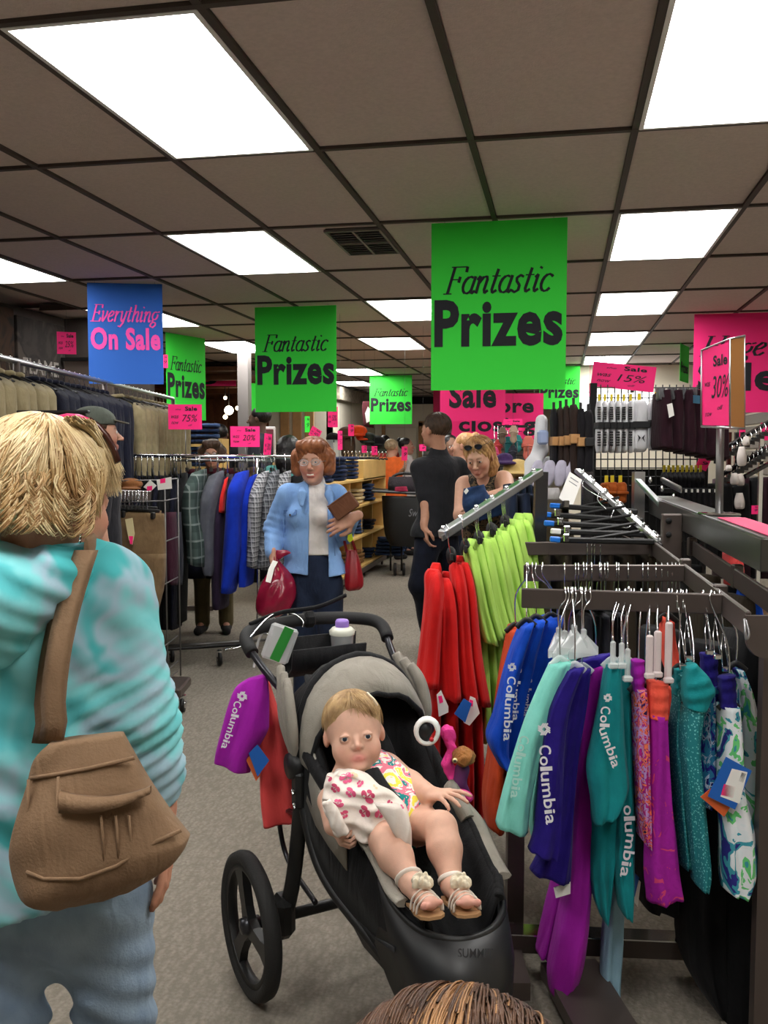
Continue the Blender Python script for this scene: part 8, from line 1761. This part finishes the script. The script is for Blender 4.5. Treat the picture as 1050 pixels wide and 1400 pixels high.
# yellow wooden shelf unit with folded jeans, running away along the aisle
XS = -2.30; YA, YE = 8.6, 12.0
def shelfunit():
 u = root('shelf_unit', 'yellow wooden shelf unit on casters stacked with folded jeans along the aisle', 'shelf', (XS - .3, (YA + YE) / 2, 0))
 mw = mat('yellow_wood', rgb(214, 176, 104), .5, noise=.08, nscale=5)
 for z in (.14, .50, .86, 1.16): MB().box((XS - .22, (YA + YE) / 2, z), (.46, YE - YA, .03), bev=.004).build('shelf', mw, u, world=True)
 MB().box((XS - .42, (YA + YE) / 2, .76), (.02, YE - YA, 1.22)).build('back_panel', mw, u, world=True)
 k = 0
 while YA + k * .62 < YE - .1: MB().box((XS - .24, YA + .3 + k * .62, .66), (.40, .025, 1.0)).build('divider', mw, u, world=True); k += 1
 for y in (YA, YE): MB().box((XS - .22, y, .76), (.46, .03, 1.26), bev=.004).build('side_panel', mw, u, world=True)
 MB().box((XS - .2, YE - .7, 1.27), (.42, 1.35, .24), bev=.005).build('top_box', mw, u, world=True)
 MB().box((XS + .0, (YA + YE) / 2, .10), (.05, YE - YA, .06)).build('plinth', mgun, u, world=True)
 for y in (YA + .3, 10.4, 10.8, YE - .1):
  c = Vector((XS - .02, y, .045)); mb = MB().mat(mblack).lathe([(.001, -.012), (.04, -.011), (.045, 0), (.04, .011), (.001, .012)], c, 14, axis=Vector((1, .3, 0)).normalized()); mb.mat(mchrome).box(c + Vector((0, 0, .035)), (.03, .03, .04)).lathe([(.001, -.016), (.022, -.014), (.022, .014), (.001, .016)], c, 10, axis=Vector((1, .3, 0)).normalized()); mb.build('caster', None, u, world=True)
 JJ = [cloth('indigo_denim', rgb(36, 52, 88), rgb(24, 36, 64)), cloth('worn_denim', rgb(62, 84, 124), rgb(44, 62, 98)), cloth('black_denim', rgb(22, 24, 34)), cloth('khaki_twill', rgb(150, 112, 66), rgb(128, 92, 52)), cloth('cream_twill', rgb(206, 186, 142))]
 rr = random.Random(2); zs = {'top': 1.176, 'upper': .876, 'lower': .516, 'bottom': .156}; wds = ['near', 'second', 'third', 'fourth', 'fifth', 'sixth']
 for zn, z in zs.items():
  for c in range(5 if zn != 'top' else 3):
   y = YA + .62 * (c + .98) - .32 + (.31 if zn == 'top' else 0); n = rr.randint(3, 5) if zn != 'top' else (6 if c < 3 else 3)
   mt = JJ[0] if zn == 'top' else (JJ[4] if zn == 'upper' and c == 3 else (JJ[3] if zn == 'bottom' and c in (2, 3) else JJ[rr.randint(0, 2)]))
   if zn == 'upper' and c in (2,): continue
   for i in range(n): folded('folded pair, %s from below, in the %s stack on the %s yellow shelf' % (wds[i].replace('near', 'first'), wds[c], zn), Vector((XS - .20 + rr.uniform(-.015, .015), y, z + i * .043)), .34, .30, .044, rr.uniform(-.06, .06), mt, 'folded jeans on the yellow shelves')
shelfunit()
for i in range(5): folded('folded jeans at the far foot of the yellow unit, %s from below' % nth(i), Vector((XS + .12 + .02 * i, YE - .35 - .04 * i, .16 + i * .05)), .36, .34, .052, .3, MATS['worn_denim'], 'slumped pile of jeans')
# denim on shelves at the left of the wooden room
t = root('shelf_unit', 'pale wooden shelf with blue jeans beyond the rolling rack', 'shelf', W(272, 640, 9.0))
for y in (609, 640): MB().box(W(272, y, 9.0), (.5, .4, .025), bas(FH).to_3x3()).build('shelf', mat('yellow_wood', rgb(214, 176, 104), .5), t, world=True)
for x in (238, 306): MB().bar(Vector((*W(x, 600, 9.0).xy, 0)), Vector((*W(x, 600, 9.0).xy, 1.62)), .03, .4, up=FH).build('side_panel', MATS['yellow_wood'], t, world=True)
for y0 in (609, 640):
 for cx in (256, 284):
  for i in range(4): q = W(cx, y0, 8.95); folded('folded jeans on the pale shelf, %s from below, %s pile, %s board' % (nth(i), 'left' if cx < 270 else 'right', 'upper' if y0 < 620 else 'lower'), q + Vector((0, 0, .015 + i * .05)), .22, .3, .05, YAW + .1 * i, MATS['worn_denim' if i % 2 else 'indigo_denim'], 'jeans on the pale shelf')
# column, pendant lamps and downlights of the wooden room
c_ = W(335, 600, 11.2); tag(MB().box((c_.x, c_.y, CZ / 2), (.13, .13, CZ)).build('pillar_left', mat('pillar_grey', rgb(120, 114, 112), .5)), kind='structure')
mglow = mat('warm_bulb', (1., .82, .55), .4, emit=14.)
for i, (x, y, D, s_) in enumerate(((313, 561, 14.5, .07), (325, 558, 15.2, .035), (308, 544, 13.8, .025), (331, 532, 13.6, .035), (330, 538, 14.2, .025), (308, 570, 15.0, .035))):
 p = W(x, y, D); t = root('pendant_lamp', ['largest warm pendant lamp in the wooden room', 'second warm pendant lamp right of the largest', 'small warm lamp above the largest one', 'warm downlight high beside the grey pillar', 'lower warm downlight beside the grey pillar', 'small warm lamp low at the left of the largest'][i], 'lamp', p, group='warm lamps in the wooden room')
 s = MB(); s.lathe([(s_ * math.sin(PI * k / 10) + .0001, -s_ * math.cos(PI * k / 10)) for k in range(11)], (0, 0, 0), 14).build('bulb', mglow, t); MB().tube([(0, 0, s_), (0, 0, 2.60 - p.z)], .006, 6).build('cord', mblack, t)
t = root('wall_picture', 'pale framed picture left of the brown boards', 'picture', W(364, 603, 11.0)); MB().box(W(364, 603, 11.0), (.22, .03, .34), bas(FH).to_3x3(), .005).build('picture_frame', mtag, t, world=True); MB().box(W(364, 603, 10.98), (.17, .02, .28), bas(FH).to_3x3()).build('print', mat('dusky_print', rgb(120, 60, 66), .6), t, world=True)
t = root('tshirt', 'maroon T-shirt with a white print pinned high on the side wall', 'shirt', (-4.05, 17.5, 2.0)); q = W(503, 567, 15.0)
pillow([(496, 549, 510, 549, .05), (495, 560, 511, 560, .06), (497, 583, 511, 585, .05)], 16.9, 'cloth', cloth('maroon_cotton', rgb(84, 38, 44)), t); string_up(t, W(503, 549, 16.9)); MB().slab([W(499, 565, 16.8), W(503, 556, 16.8), W(507, 560, 16.8), W(506, 576, 16.8), W(501, 578, 16.8)], FH, .01).build('white_print', mtag, t, world=True)
# hat tables behind the yellow shelves
ht = root('display_table', 'glass fronted display table carrying hats behind the yellow shelves', 'table', W(485, 640, 13.2)); MB().bar(W(440, 627, 13.6), W(515, 627, 13.9), .6, .05).build('table_top', mgrey, ht, world=True)
for x in (443, 478, 512): q = W(x, 627, 13.75); MB().bar(Vector((q.x, q.y, 0)), Vector((q.x, q.y, q.z)), .05, .05, up=FH).build('table_leg', mgrey, ht, world=True)
mgls = mat('case_glass', (.8, .84, .84), .1, alpha=.35)
for x in (452, 462): MB().box(W(x, 614, 13.1), (.09, .25, .26), bas(FH).to_3x3(), .004).build('glass_case', mgls, ht, world=True)
HC = [('bright orange cap on top of the hat display', 490, 590, .13, rgb(240, 84, 30)), ('second orange cap tipped below the bright one', 496, 597, .10, rgb(228, 78, 34)), ('dark green cap right of the orange caps', 503, 600, .13, rgb(46, 52, 44)), ('black cap at the right end of the hat display', 514, 604, .13, rgb(26, 26, 28)), ('grey cap low among the hats', 508, 612, .12, rgb(96, 94, 88)), ('brown hat standing left of the orange caps', 474, 592, .13, rgb(96, 70, 52)), ('black cap left of the diamond pink card', 456, 599, .11, rgb(34, 30, 30)), ('olive cap among the hats right of the pink tags', 519, 613, .12, rgb(70, 72, 60))]
for i, (l, x, y, r_, c) in enumerate(HC):
 t = root('cap', l, 'hat', W(x, y + 4, 12.9), group='caps on the hat display'); s = S(.03).frame(); p = W(x, y, 13.3); s.ell(p, (r_, r_ * .9, r_ * .72)).ell(p - FH * r_ * .9 - U_ * r_ * .4 + R_ * .02, (r_ * .7, r_ * .8, .02)); s.mesh('crown', cloth('cap_cloth_%d' % i, c), .016, t, world=True, clip=lambda Q: (p.z - r_ * .55) - Q[:, 2])
pillow([(468, 596, 484, 596, .2), (466, 610, 486, 610, .25), (468, 628, 484, 628, .2)], 13.35, 'jacket', cloth('brown_jacket', rgb(92, 74, 58)), root('jacket', 'brown jacket hanging below the hat display', 'jacket', W(476, 628, 13.35)))
for i in range(12):
 x = 470 + i * 5.2; t = root('hanger', 'silver hanger on the rail under the hats, %s from the left' % nth(i), 'hanger', W(x, 625, 11.6), group='hangers on the rail under the hats'); MB().tube([W(x, 620, 11.6), W(x + 1, 617, 11.6), W(x + 2, 620, 11.6), W(x + 1, 626, 11.6)], .006, 5).build('hook', mchrome, t, world=True); MB().bar(W(x - 2, 627, 11.6), W(x + 3, 628, 11.6), .02, .02).build('hanger_body', mblack, t, world=True)
# black pushchair with an infant seat beside the man in black
p = root('stroller', 'black pushchair with an infant carrier on top beside the black polo man', 'stroller', W(552, 765, 11.2)); D = 11.2; mvb = mat('vinyl_black', rgb(16, 16, 18), .5)
pillow([(522, 678, 600, 680, .55), (523, 700, 600, 700, .55), (526, 730, 596, 730, .5), (534, 746, 590, 748, .42)], D, 'fabric_body', mvb, p, fold=lambda u, v: .01 * math.sin(u * 9 + v * 4), sq=.5)
MB().bar(W(508, 670, D), W(602, 675, D), .6, .03, bev=.01).build('tray_rim', mvb, p, world=True)
pillow([(532, 652, 590, 652, .2), (530, 664, 594, 664, .32), (534, 674, 592, 675, .3)], D, 'infant_seat', cloth('seat_pattern', rgb(44, 40, 44)), p); pillow([(540, 666, 556, 665, .1), (539, 672, 558, 672, .1)], D - .25, 'red_blanket', cloth('raspberry', rgb(150, 40, 70)), p)
MB().tube(bez([W(532, 670, D), W(534, 656, D), W(545, 648, D), W(565, 648, D), W(578, 655, D), W(582, 668, D)], 5), .018, 8).build('carry_handle', mblack, p, world=True)
for x in (534, 549, 586): q = W(x, 745, D); MB().tube([q, Vector((q.x, q.y, .05))], .012, 6).build('frame_leg', mblack, p, world=True)
for x in (540, 552): c = W(x, 750, D - .1); c.z = .082; MB().lathe([(.001, -.02), (.07, -.018), (.08, 0), (.07, .018), (.001, .02)], c, 18, axis=R_).build('wheel', mblack, p, world=True)
mb = MB(); put_text(mb, 'Sw', W(565, 701, D - .30), R_, U_, .11, .09, 0, .3); mb.build('lettering', mat('silver_thread', rgb(120, 120, 126), .6), p, world=True)
# ================================================================= sock and accessory racks at the right
mwire = mat('black_wire', rgb(26, 26, 28), .4, metal=.3)
sg = root('grid_rack', 'black wire grid rack hung with socks, gloves and shorts', 'rack', W(880, 760, 4.9)); D = 4.9
for i in range(17):
 x = 812 + i * 9.4; a, b = W(x, 526, D), W(x, 820, D); MB().tube([a, b], .0035, 5).build('grid_wire', mwire, sg, world=True)
for y in (530, 544, 628, 640, 652, 664, 700, 740, 780): MB().tube([W(810, y, D), W(964, y, D)], .0035, 5).build('grid_wire', mwire, sg, world=True)
for x in (811, 965): a = W(x, 524, D); MB().bar(Vector((a.x, a.y, 0)), a, .035, .035, up=FH).build('upright', mmatte, sg, world=True)
MB().bar(W(800, 900, D) * 1, W(975, 900, D), .5, .03).build('base', mmatte, sg, world=True)
wsock = mat('white_sock', rgb(214, 214, 218), .9, bump=.6, bscale=220); bst = mat('black_stripe', rgb(28, 28, 30), .8); yh = mat('yellow_hanger', rgb(220, 196, 30), .5)
def sockpack(x, y0, w, h, D, label, m=wsock, side=True, lab=bst, yell=yh, group='white sock packs on the grid rack', mark=True):
 t = root('sock_pack', label, 'socks', W(x, y0 + h, D), group=group)
 MB().box(W(x, y0 - 5, D), (.012 if side else .016, .01, 10 * D / FPX), bas(FH).to_3x3()).build('hook_card', yell, t, world=True)
 pillow([(x - w * .35, y0, x + w * .3, y0 - 1, .05), (x - w * .5, y0 + h * .12, x + w * .5, y0 + h * .10, .09), (x - w * .45, y0 + h * .3, x + w * .5, y0 + h * .3, .10), (x - w * .48, y0 + h * .62, x + w * .5, y0 + h * .62, .10), (x - w * .5, y0 + h * .92, x + w * .46, y0 + h * .92, .09), (x - w * .3, y0 + h, x + w * .3, y0 + h, .05)], D, 'sock', m, t, sq=.8, n=20, sub=3, fold=lambda u, v: .004 * math.sin(v * 18 + x))
 MB().box(W(x, y0 + h * .47, D - .012), (w * D / FPX * 1.02, .11, h * .13 * D / FPX), bas(FH).to_3x3(), .003).build('paper_band', lab, t, world=True)
 if mark and side:
  mb = MB()
  for a_, b_ in ((.12, .38), (.6, .9)):
   n_ = 6
   for k in range(n_): yy = y0 + h * (a_ + (b_ - a_) * k / n_); mb.box(W(x, yy, D - .048), (w * D / FPX * .5, .012, h * .028 * D / FPX), bas(FH).to_3x3())
  mb.build('knit_stripes', lab, t, world=True, kind='stuff')
 elif mark:
  mb = MB()
  for s_ in (-1, 1): mb.slab([W(x + 3 + s_ * 5, y0 + h * .66, D - .06), W(x + 3 + s_ * 1, y0 + h * .72, D - .06), W(x + 3 + s_ * 5, y0 + h * .80, D - .06), W(x + 3 + s_ * 3, y0 + h * .73, D - .06)], FH, .004)
  mb.build('emblem', lab, t, world=True)
 return t
for i, x in enumerate((819, 827, 836, 845, 853, 862)): sockpack(x, 549, 8, 70, 4.72 - .01 * i, 'edge-on white sock pack with black stripes, %s from the left on the grid rack' % ords[i])
sockpack(874, 548, 22, 70, 4.66, 'white sock pack facing front, left of two with a black emblem', side=False); sockpack(897, 546, 22, 70, 4.70, 'white sock pack facing front, right of two with a black emblem', side=False)
brown = cloth('dark_brown_knit', rgb(44, 32, 28)); tanl = mat('kraft_label', rgb(176, 130, 80), .6); blk = cloth('black_knit', rgb(22, 20, 24))
for i, (x, w, y0, h, m_) in enumerate(((757, 9, 560, 92, blk), (766, 8, 558, 96, brown), (774, 9, 556, 98, brown), (784, 13, 554, 98, brown), (794, 12, 560, 94, blk), (804, 12, 562, 90, blk))):
 sockpack(x, y0, w, h, 4.5 - .03 * i, '%s dark sock pack from the left, beside the white socks' % ords[i], m_, lab=tanl if i < 5 else bst, yell=mblack, group='dark sock packs beside the white ones', mark=False)
for i, (l, x0, y0, x1, y1) in enumerate((('long white sock draped at the left end of the sock rack', 740, 575, 724, 655), ('white sock tip below the long white sock', 750, 632, 744, 662))):
 t = root('sock', l, 'socks', W(x1, y1, 4.6)); S(.02).frame().chain([W(x0, y0, 4.6), W(x0 - 1, lerp(y0, y1, .5), 4.58), W(lerp(x0, x1, .7), lerp(y0, y1, .75), 4.56), W(x1, y1, 4.55)], [.03, .036, .038, .03], flat=(tuple(FH), .5)).mesh('knit', wsock, .006, t, world=True)
 if i == 0: MB().box(W(742, 598, 4.52), (.05, .05, .07), bas(FH).to_3x3(), .01).build('paper_band', mat('foil_band', rgb(150, 165, 200), .25), t, world=True)
lav = cloth('lavender_knit', rgb(176, 172, 190))
for i, x in enumerate((736, 752, 768, 782)): t = root('glove', 'pale lavender glove in the row under the dark socks, %s from the left' % ords[i], 'gloves', W(x, 660, 4.4), group='lavender gloves under the dark socks'); S(.02).frame().chain([W(x, 636, 4.4), W(x - 2, 648, 4.4), W(x - 4, 660, 4.4)], [.026, .03, .022], flat=(tuple(FH), .6)).mesh('knit', lav, .008, t, world=True)
t = root('glove', 'grey glove pack low beside the slanted arm', 'gloves', W(752, 682, 4.3)); pillow([(746, 667, 764, 667, .05), (745, 675, 766, 675, .07), (747, 683, 764, 684, .05)], 4.3, 'knit', cloth('grey_knit', rgb(168, 164, 164)), t)
mro = cloth('maroon_jersey', rgb(48, 22, 32), rgb(40, 18, 28))
for i in range(6):
 x = 903 + i * 15; garment('shorts', 'dark maroon shorts on the top rail of the grid rack, %s from the left' % ords[i], [(x - 6, 537, x + 9, 536), (x - 8, 560, x + 12, 560), (x - 9, 600, x + 13, 600), (x - 8, 612 + i * 3, x + 12, 614 + i * 3)], 4.55 + .02 * i, mro, None, None, 'maroon shorts on the grid rack', 'shorts', th=.22, parts=[('clip_hanger', [(x - 5, 531, x + 6, 531, .06), (x - 5, 547, x + 6, 547, .06)], -.06, mat('smoke_plastic', rgb(96, 96, 100), .3, alpha=.8))], seed=i)
hangtag('white tag on the maroon shorts', [(912, 553), (919, 551), (922, 568), (915, 571)], 4.38, mtag)
t = root('size_card', 'pale blue size card on the rail above the maroon shorts', 'card', W(953, 545, 4.4)); MB().slab([W(948, 540, 4.4), W(957, 541, 4.4), W(957, 552, 4.44), W(948, 551, 4.44)], FH, .004).build('card', mat('pale_blue_card', rgb(90, 150, 190), .6), t, world=True)
for i, x in enumerate((829, 837, 848)): sockpack(x, 660, 16, 28, 4.6 - .02 * i, 'rust orange glove pack, %s from the left under the white socks' % ords[i], cloth('rust_knit', rgb(168, 84, 30), rgb(150, 72, 24)), side=False, lab=cloth('rust_knit', rgb(168, 84, 30)), group='rust orange glove packs', mark=False)
for i in range(9): sockpack(908 + i * 6.2, 646, 7, 52, 4.85, 'black sock pack with a yellow hook low on the grid rack, %s from the left' % ords[i], blk, lab=bst, group='black sock packs with yellow hooks', mark=False)
mb_ = MB()
for i in range(7): t = root('sock_pack', 'black sock pack with a small white mark, bottom row, %s from the left' % ords[i], 'socks', W(930 + i * 8, 690, 4.8), group='black packs with white marks'); pillow([(927 + i * 8, 668, 933 + i * 8, 668, .05), (926 + i * 8, 680, 934 + i * 8, 680, .06), (927 + i * 8, 692, 933 + i * 8, 692, .05)], 4.8, 'sock', blk, t); MB().box(W(930 + i * 8, 671, 4.75), (.008, .01, .016), bas(FH).to_3x3()).build('white_mark', mtag, t, world=True)
for i in range(5): garment('trousers', 'black trousers filling the dark lower shelf behind the steel beam, %s from the left' % ords[i], [(905 + i * 22, 662, 928 + i * 22, 662), (904 + i * 22, 700, 930 + i * 22, 700), (904 + i * 22, 760, 930 + i * 22, 760)], 5.2, JK, None, None, 'black trousers behind the steel beam', 'trousers', th=.3, seed=i)
# dark back board, so the rack has its slatted body
t = root('back_board', 'black perforated board behind the sock packs', 'board', W(850, 790, 5.02)); MB().bar(W(812, 720, 5.0), W(964, 720, 5.0), .02, .62).build('board', mmatte, t, world=True)
# silver hanger arms at the far right
wr_ = root('clothes_rack', 'rack with chrome waterfall arms full of empty hangers at the far right', 'rack', W(1010, 760, 5.4))
for (x0, y0, x1, y1) in ((975, 622, 1060, 572), (985, 650, 1060, 606), (1018, 652, 1062, 628)): MB().bar(W(x0, y0, 5.2), W(x1, y1, 5.5), .02, .02).build('slanted_arm', MATS['dark_steel'], wr_, world=True)
for x in (996, 1006, 1014, 1040): q = W(x, 640, 5.5); MB().bar(Vector((q.x, q.y, 0)), Vector((q.x, q.y, 1.62)), .022, .022, up=FH).build('upright', mchrome if x != 996 else cloth('dark_red_wood', rgb(70, 24, 20)), wr_, world=True)
for i in range(22):
 a_ = i % 2; k = (i // 2) / 11; x = lerp(988 if a_ else 980, 1052, k); y = (lerp(648, 606, k) if a_ else lerp(620, 578, k)); t = root('hanger', 'black hanger on the %s far right arm, %s from the left' % ('lower' if i % 2 else 'upper', nth(i // 2)), 'hanger', W(x, y + 12, 5.3), group='empty hangers at the far right'); MB().tube([W(x - 2, y + 3, 5.3), W(x, y - 3, 5.3), W(x + 2, y + 2, 5.27), W(x + 1, y + 10, 5.27)], .0035, 5).build('hook', mchrome, t, world=True); MB().bar(W(x - 3, y + 11, 5.15), W(x + 5, y + 12, 5.45), .01, .022).build('hanger_body', mblack, t, world=True)
cot = cloth('white_fleece', rgb(206, 196, 190))
for i, (x, y, w, h) in enumerate(((1014, 624, 11, 26), (1020, 603, 7, 12), (1004, 655, 9, 16), (1012, 656, 9, 16), (1011, 685, 12, 22), (996, 640, 6, 8))):
 t = root('glove', ['white fleece mitten hanging below the chrome hooks, largest', 'small white bobble above the fleece mitten', 'pale pink glove pack, left of two at the far right', 'pale pink glove pack, right of two at the far right', 'white fleece sock low at the far right', 'tiny white pompom left of the fleece mitten'][i], 'gloves', W(x, y + h, 5.0)); pillow([(x - w * .3, y - h * .5, x + w * .3, y - h * .5, .05), (x - w * .5, y, x + w * .5, y, .08), (x - w * .45, y + h * .4, x + w * .5, y + h * .4, .07), (x - w * .3, y + h * .5, x + w * .3, y + h * .5, .04)], 5.0, 'knit', cot, t, sq=1)
for i in range(6):
 x = 985 + i * 14; garment('trousers', 'dark clothes hanging below the far right arms, %s from the left' % ords[i], [(x - 7, 655, x + 7, 652), (x - 8, 700, x + 8, 700), (x - 8, 790, x + 8, 790)], 5.9, JK if i % 2 else mro, None, None, 'dark clothes at the far right', 'trousers', th=.2, seed=i)
# sandals, sun hats and small racks between the leaning woman and the socks
sr = root('sandal_rack', 'small rack hung with flip flops behind the leaning woman', 'rack', W(715, 680, 7.2)); MB().bar(W(680, 583, 7.2), W(745, 583, 7.2), .02, .02).build('rail', mwire, sr, world=True)
for x in (682, 744): q = W(x, 583, 7.2); MB().bar(Vector((q.x, q.y, 0)), q, .02, .02, up=FH).build('upright', mwire, sr, world=True)
FF = [('coral red flip flop, leftmost on the sandal rack', 681, 612, rgb(210, 70, 70)), ('teal flip flop, left one of the teal pair', 694, 608, rgb(30, 120, 124)), ('teal flip flop, right one of the teal pair', 708, 606, rgb(34, 130, 132)), ('large salmon flip flop in a wrapper nearest the long white sock', 722, 612, rgb(226, 118, 104)), ('dark flip flop behind the teal pair', 701, 620, rgb(40, 44, 60)), ('pink slipper low at the left of the sandal rack', 676, 622, rgb(220, 70, 130)), ('brown sandal high on the sandal rack', 687, 595, rgb(110, 90, 76)), ('beige sandal high between the teal ones', 702, 593, rgb(176, 150, 130))]
for i, (l, x, y, c) in enumerate(FF):
 t = root('flip_flop', l, 'sandal', W(x, y + 14, 7.0), group='sandals on the sandal rack'); m_ = mat('foam_%d' % i, c, .7); h = 14 if i != 3 else 20; w = 6 if i != 3 else 9
 pillow([(x - w * .4, y - h * .8, x + w * .5, y - h * .8, .02), (x - w, y - h * .3, x + w, y - h * .3, .03), (x - w * .7, y + h * .2, x + w * .7, y + h * .2, .03), (x - w * .8, y + h * .6, x + w * .8, y + h * .6, .03), (x - w * .3, y + h * .9, x + w * .3, y + h * .9, .02)], 7.0 - .02 * i, 'sole', m_, t, n=20, sub=3)
 MB().tube(bez([W(x - w, y - 1, 6.97 - .02 * i), W(x, y + 5 - 8, 6.93 - .02 * i), W(x + w, y - 1, 6.97 - .02 * i)], 4), .006, 6).build('strap', m_, t, world=True); MB().tube([W(x, 583, 7.17), W(x, y - h * .8, 7.0)], .003, 4).build('hook', mchrome, t, world=True)
for i, (l, x, y, r_, c) in enumerate((('straw sun hat with a pale band below the flip flops', 707, 641, .10, rgb(200, 170, 110)), ('rose coloured sun hat beside the straw one', 722, 650, .085, rgb(170, 120, 116)), ('purple cap in the shade below the flip flops', 690, 627, .06, rgb(62, 40, 84)))):
 t = root('sun_hat', l, 'hat', W(x, y + 8, 6.6), group='sun hats below the sandals'); MB().tube([W(x, y - 8, 6.6), W(x, 583, 7.17)], .003, 5).build('hanging_loop', mwire, t, world=True); S(.02).frame().ell(W(x, y, 6.6), (r_, r_ * .8, r_ * .7)).ell(W(x + 2, y + 6, 6.55), (r_ * 1.25, r_ * 1.1, .015)).mesh('straw', cloth('hat_%d' % i, c), .009, t, world=True)
for i in range(6): garment('trousers', 'dark jeans on the rail below the sun hats, %s from the left' % ords[i], [(690 + i * 9, 662, 698 + i * 9, 662), (689 + i * 9, 700, 699 + i * 9, 700), (689 + i * 9, 780, 699 + i * 9, 780)], 5.6, mjeans, None, None, 'dark jeans below the sun hats', 'jeans', th=.3, seed=i)
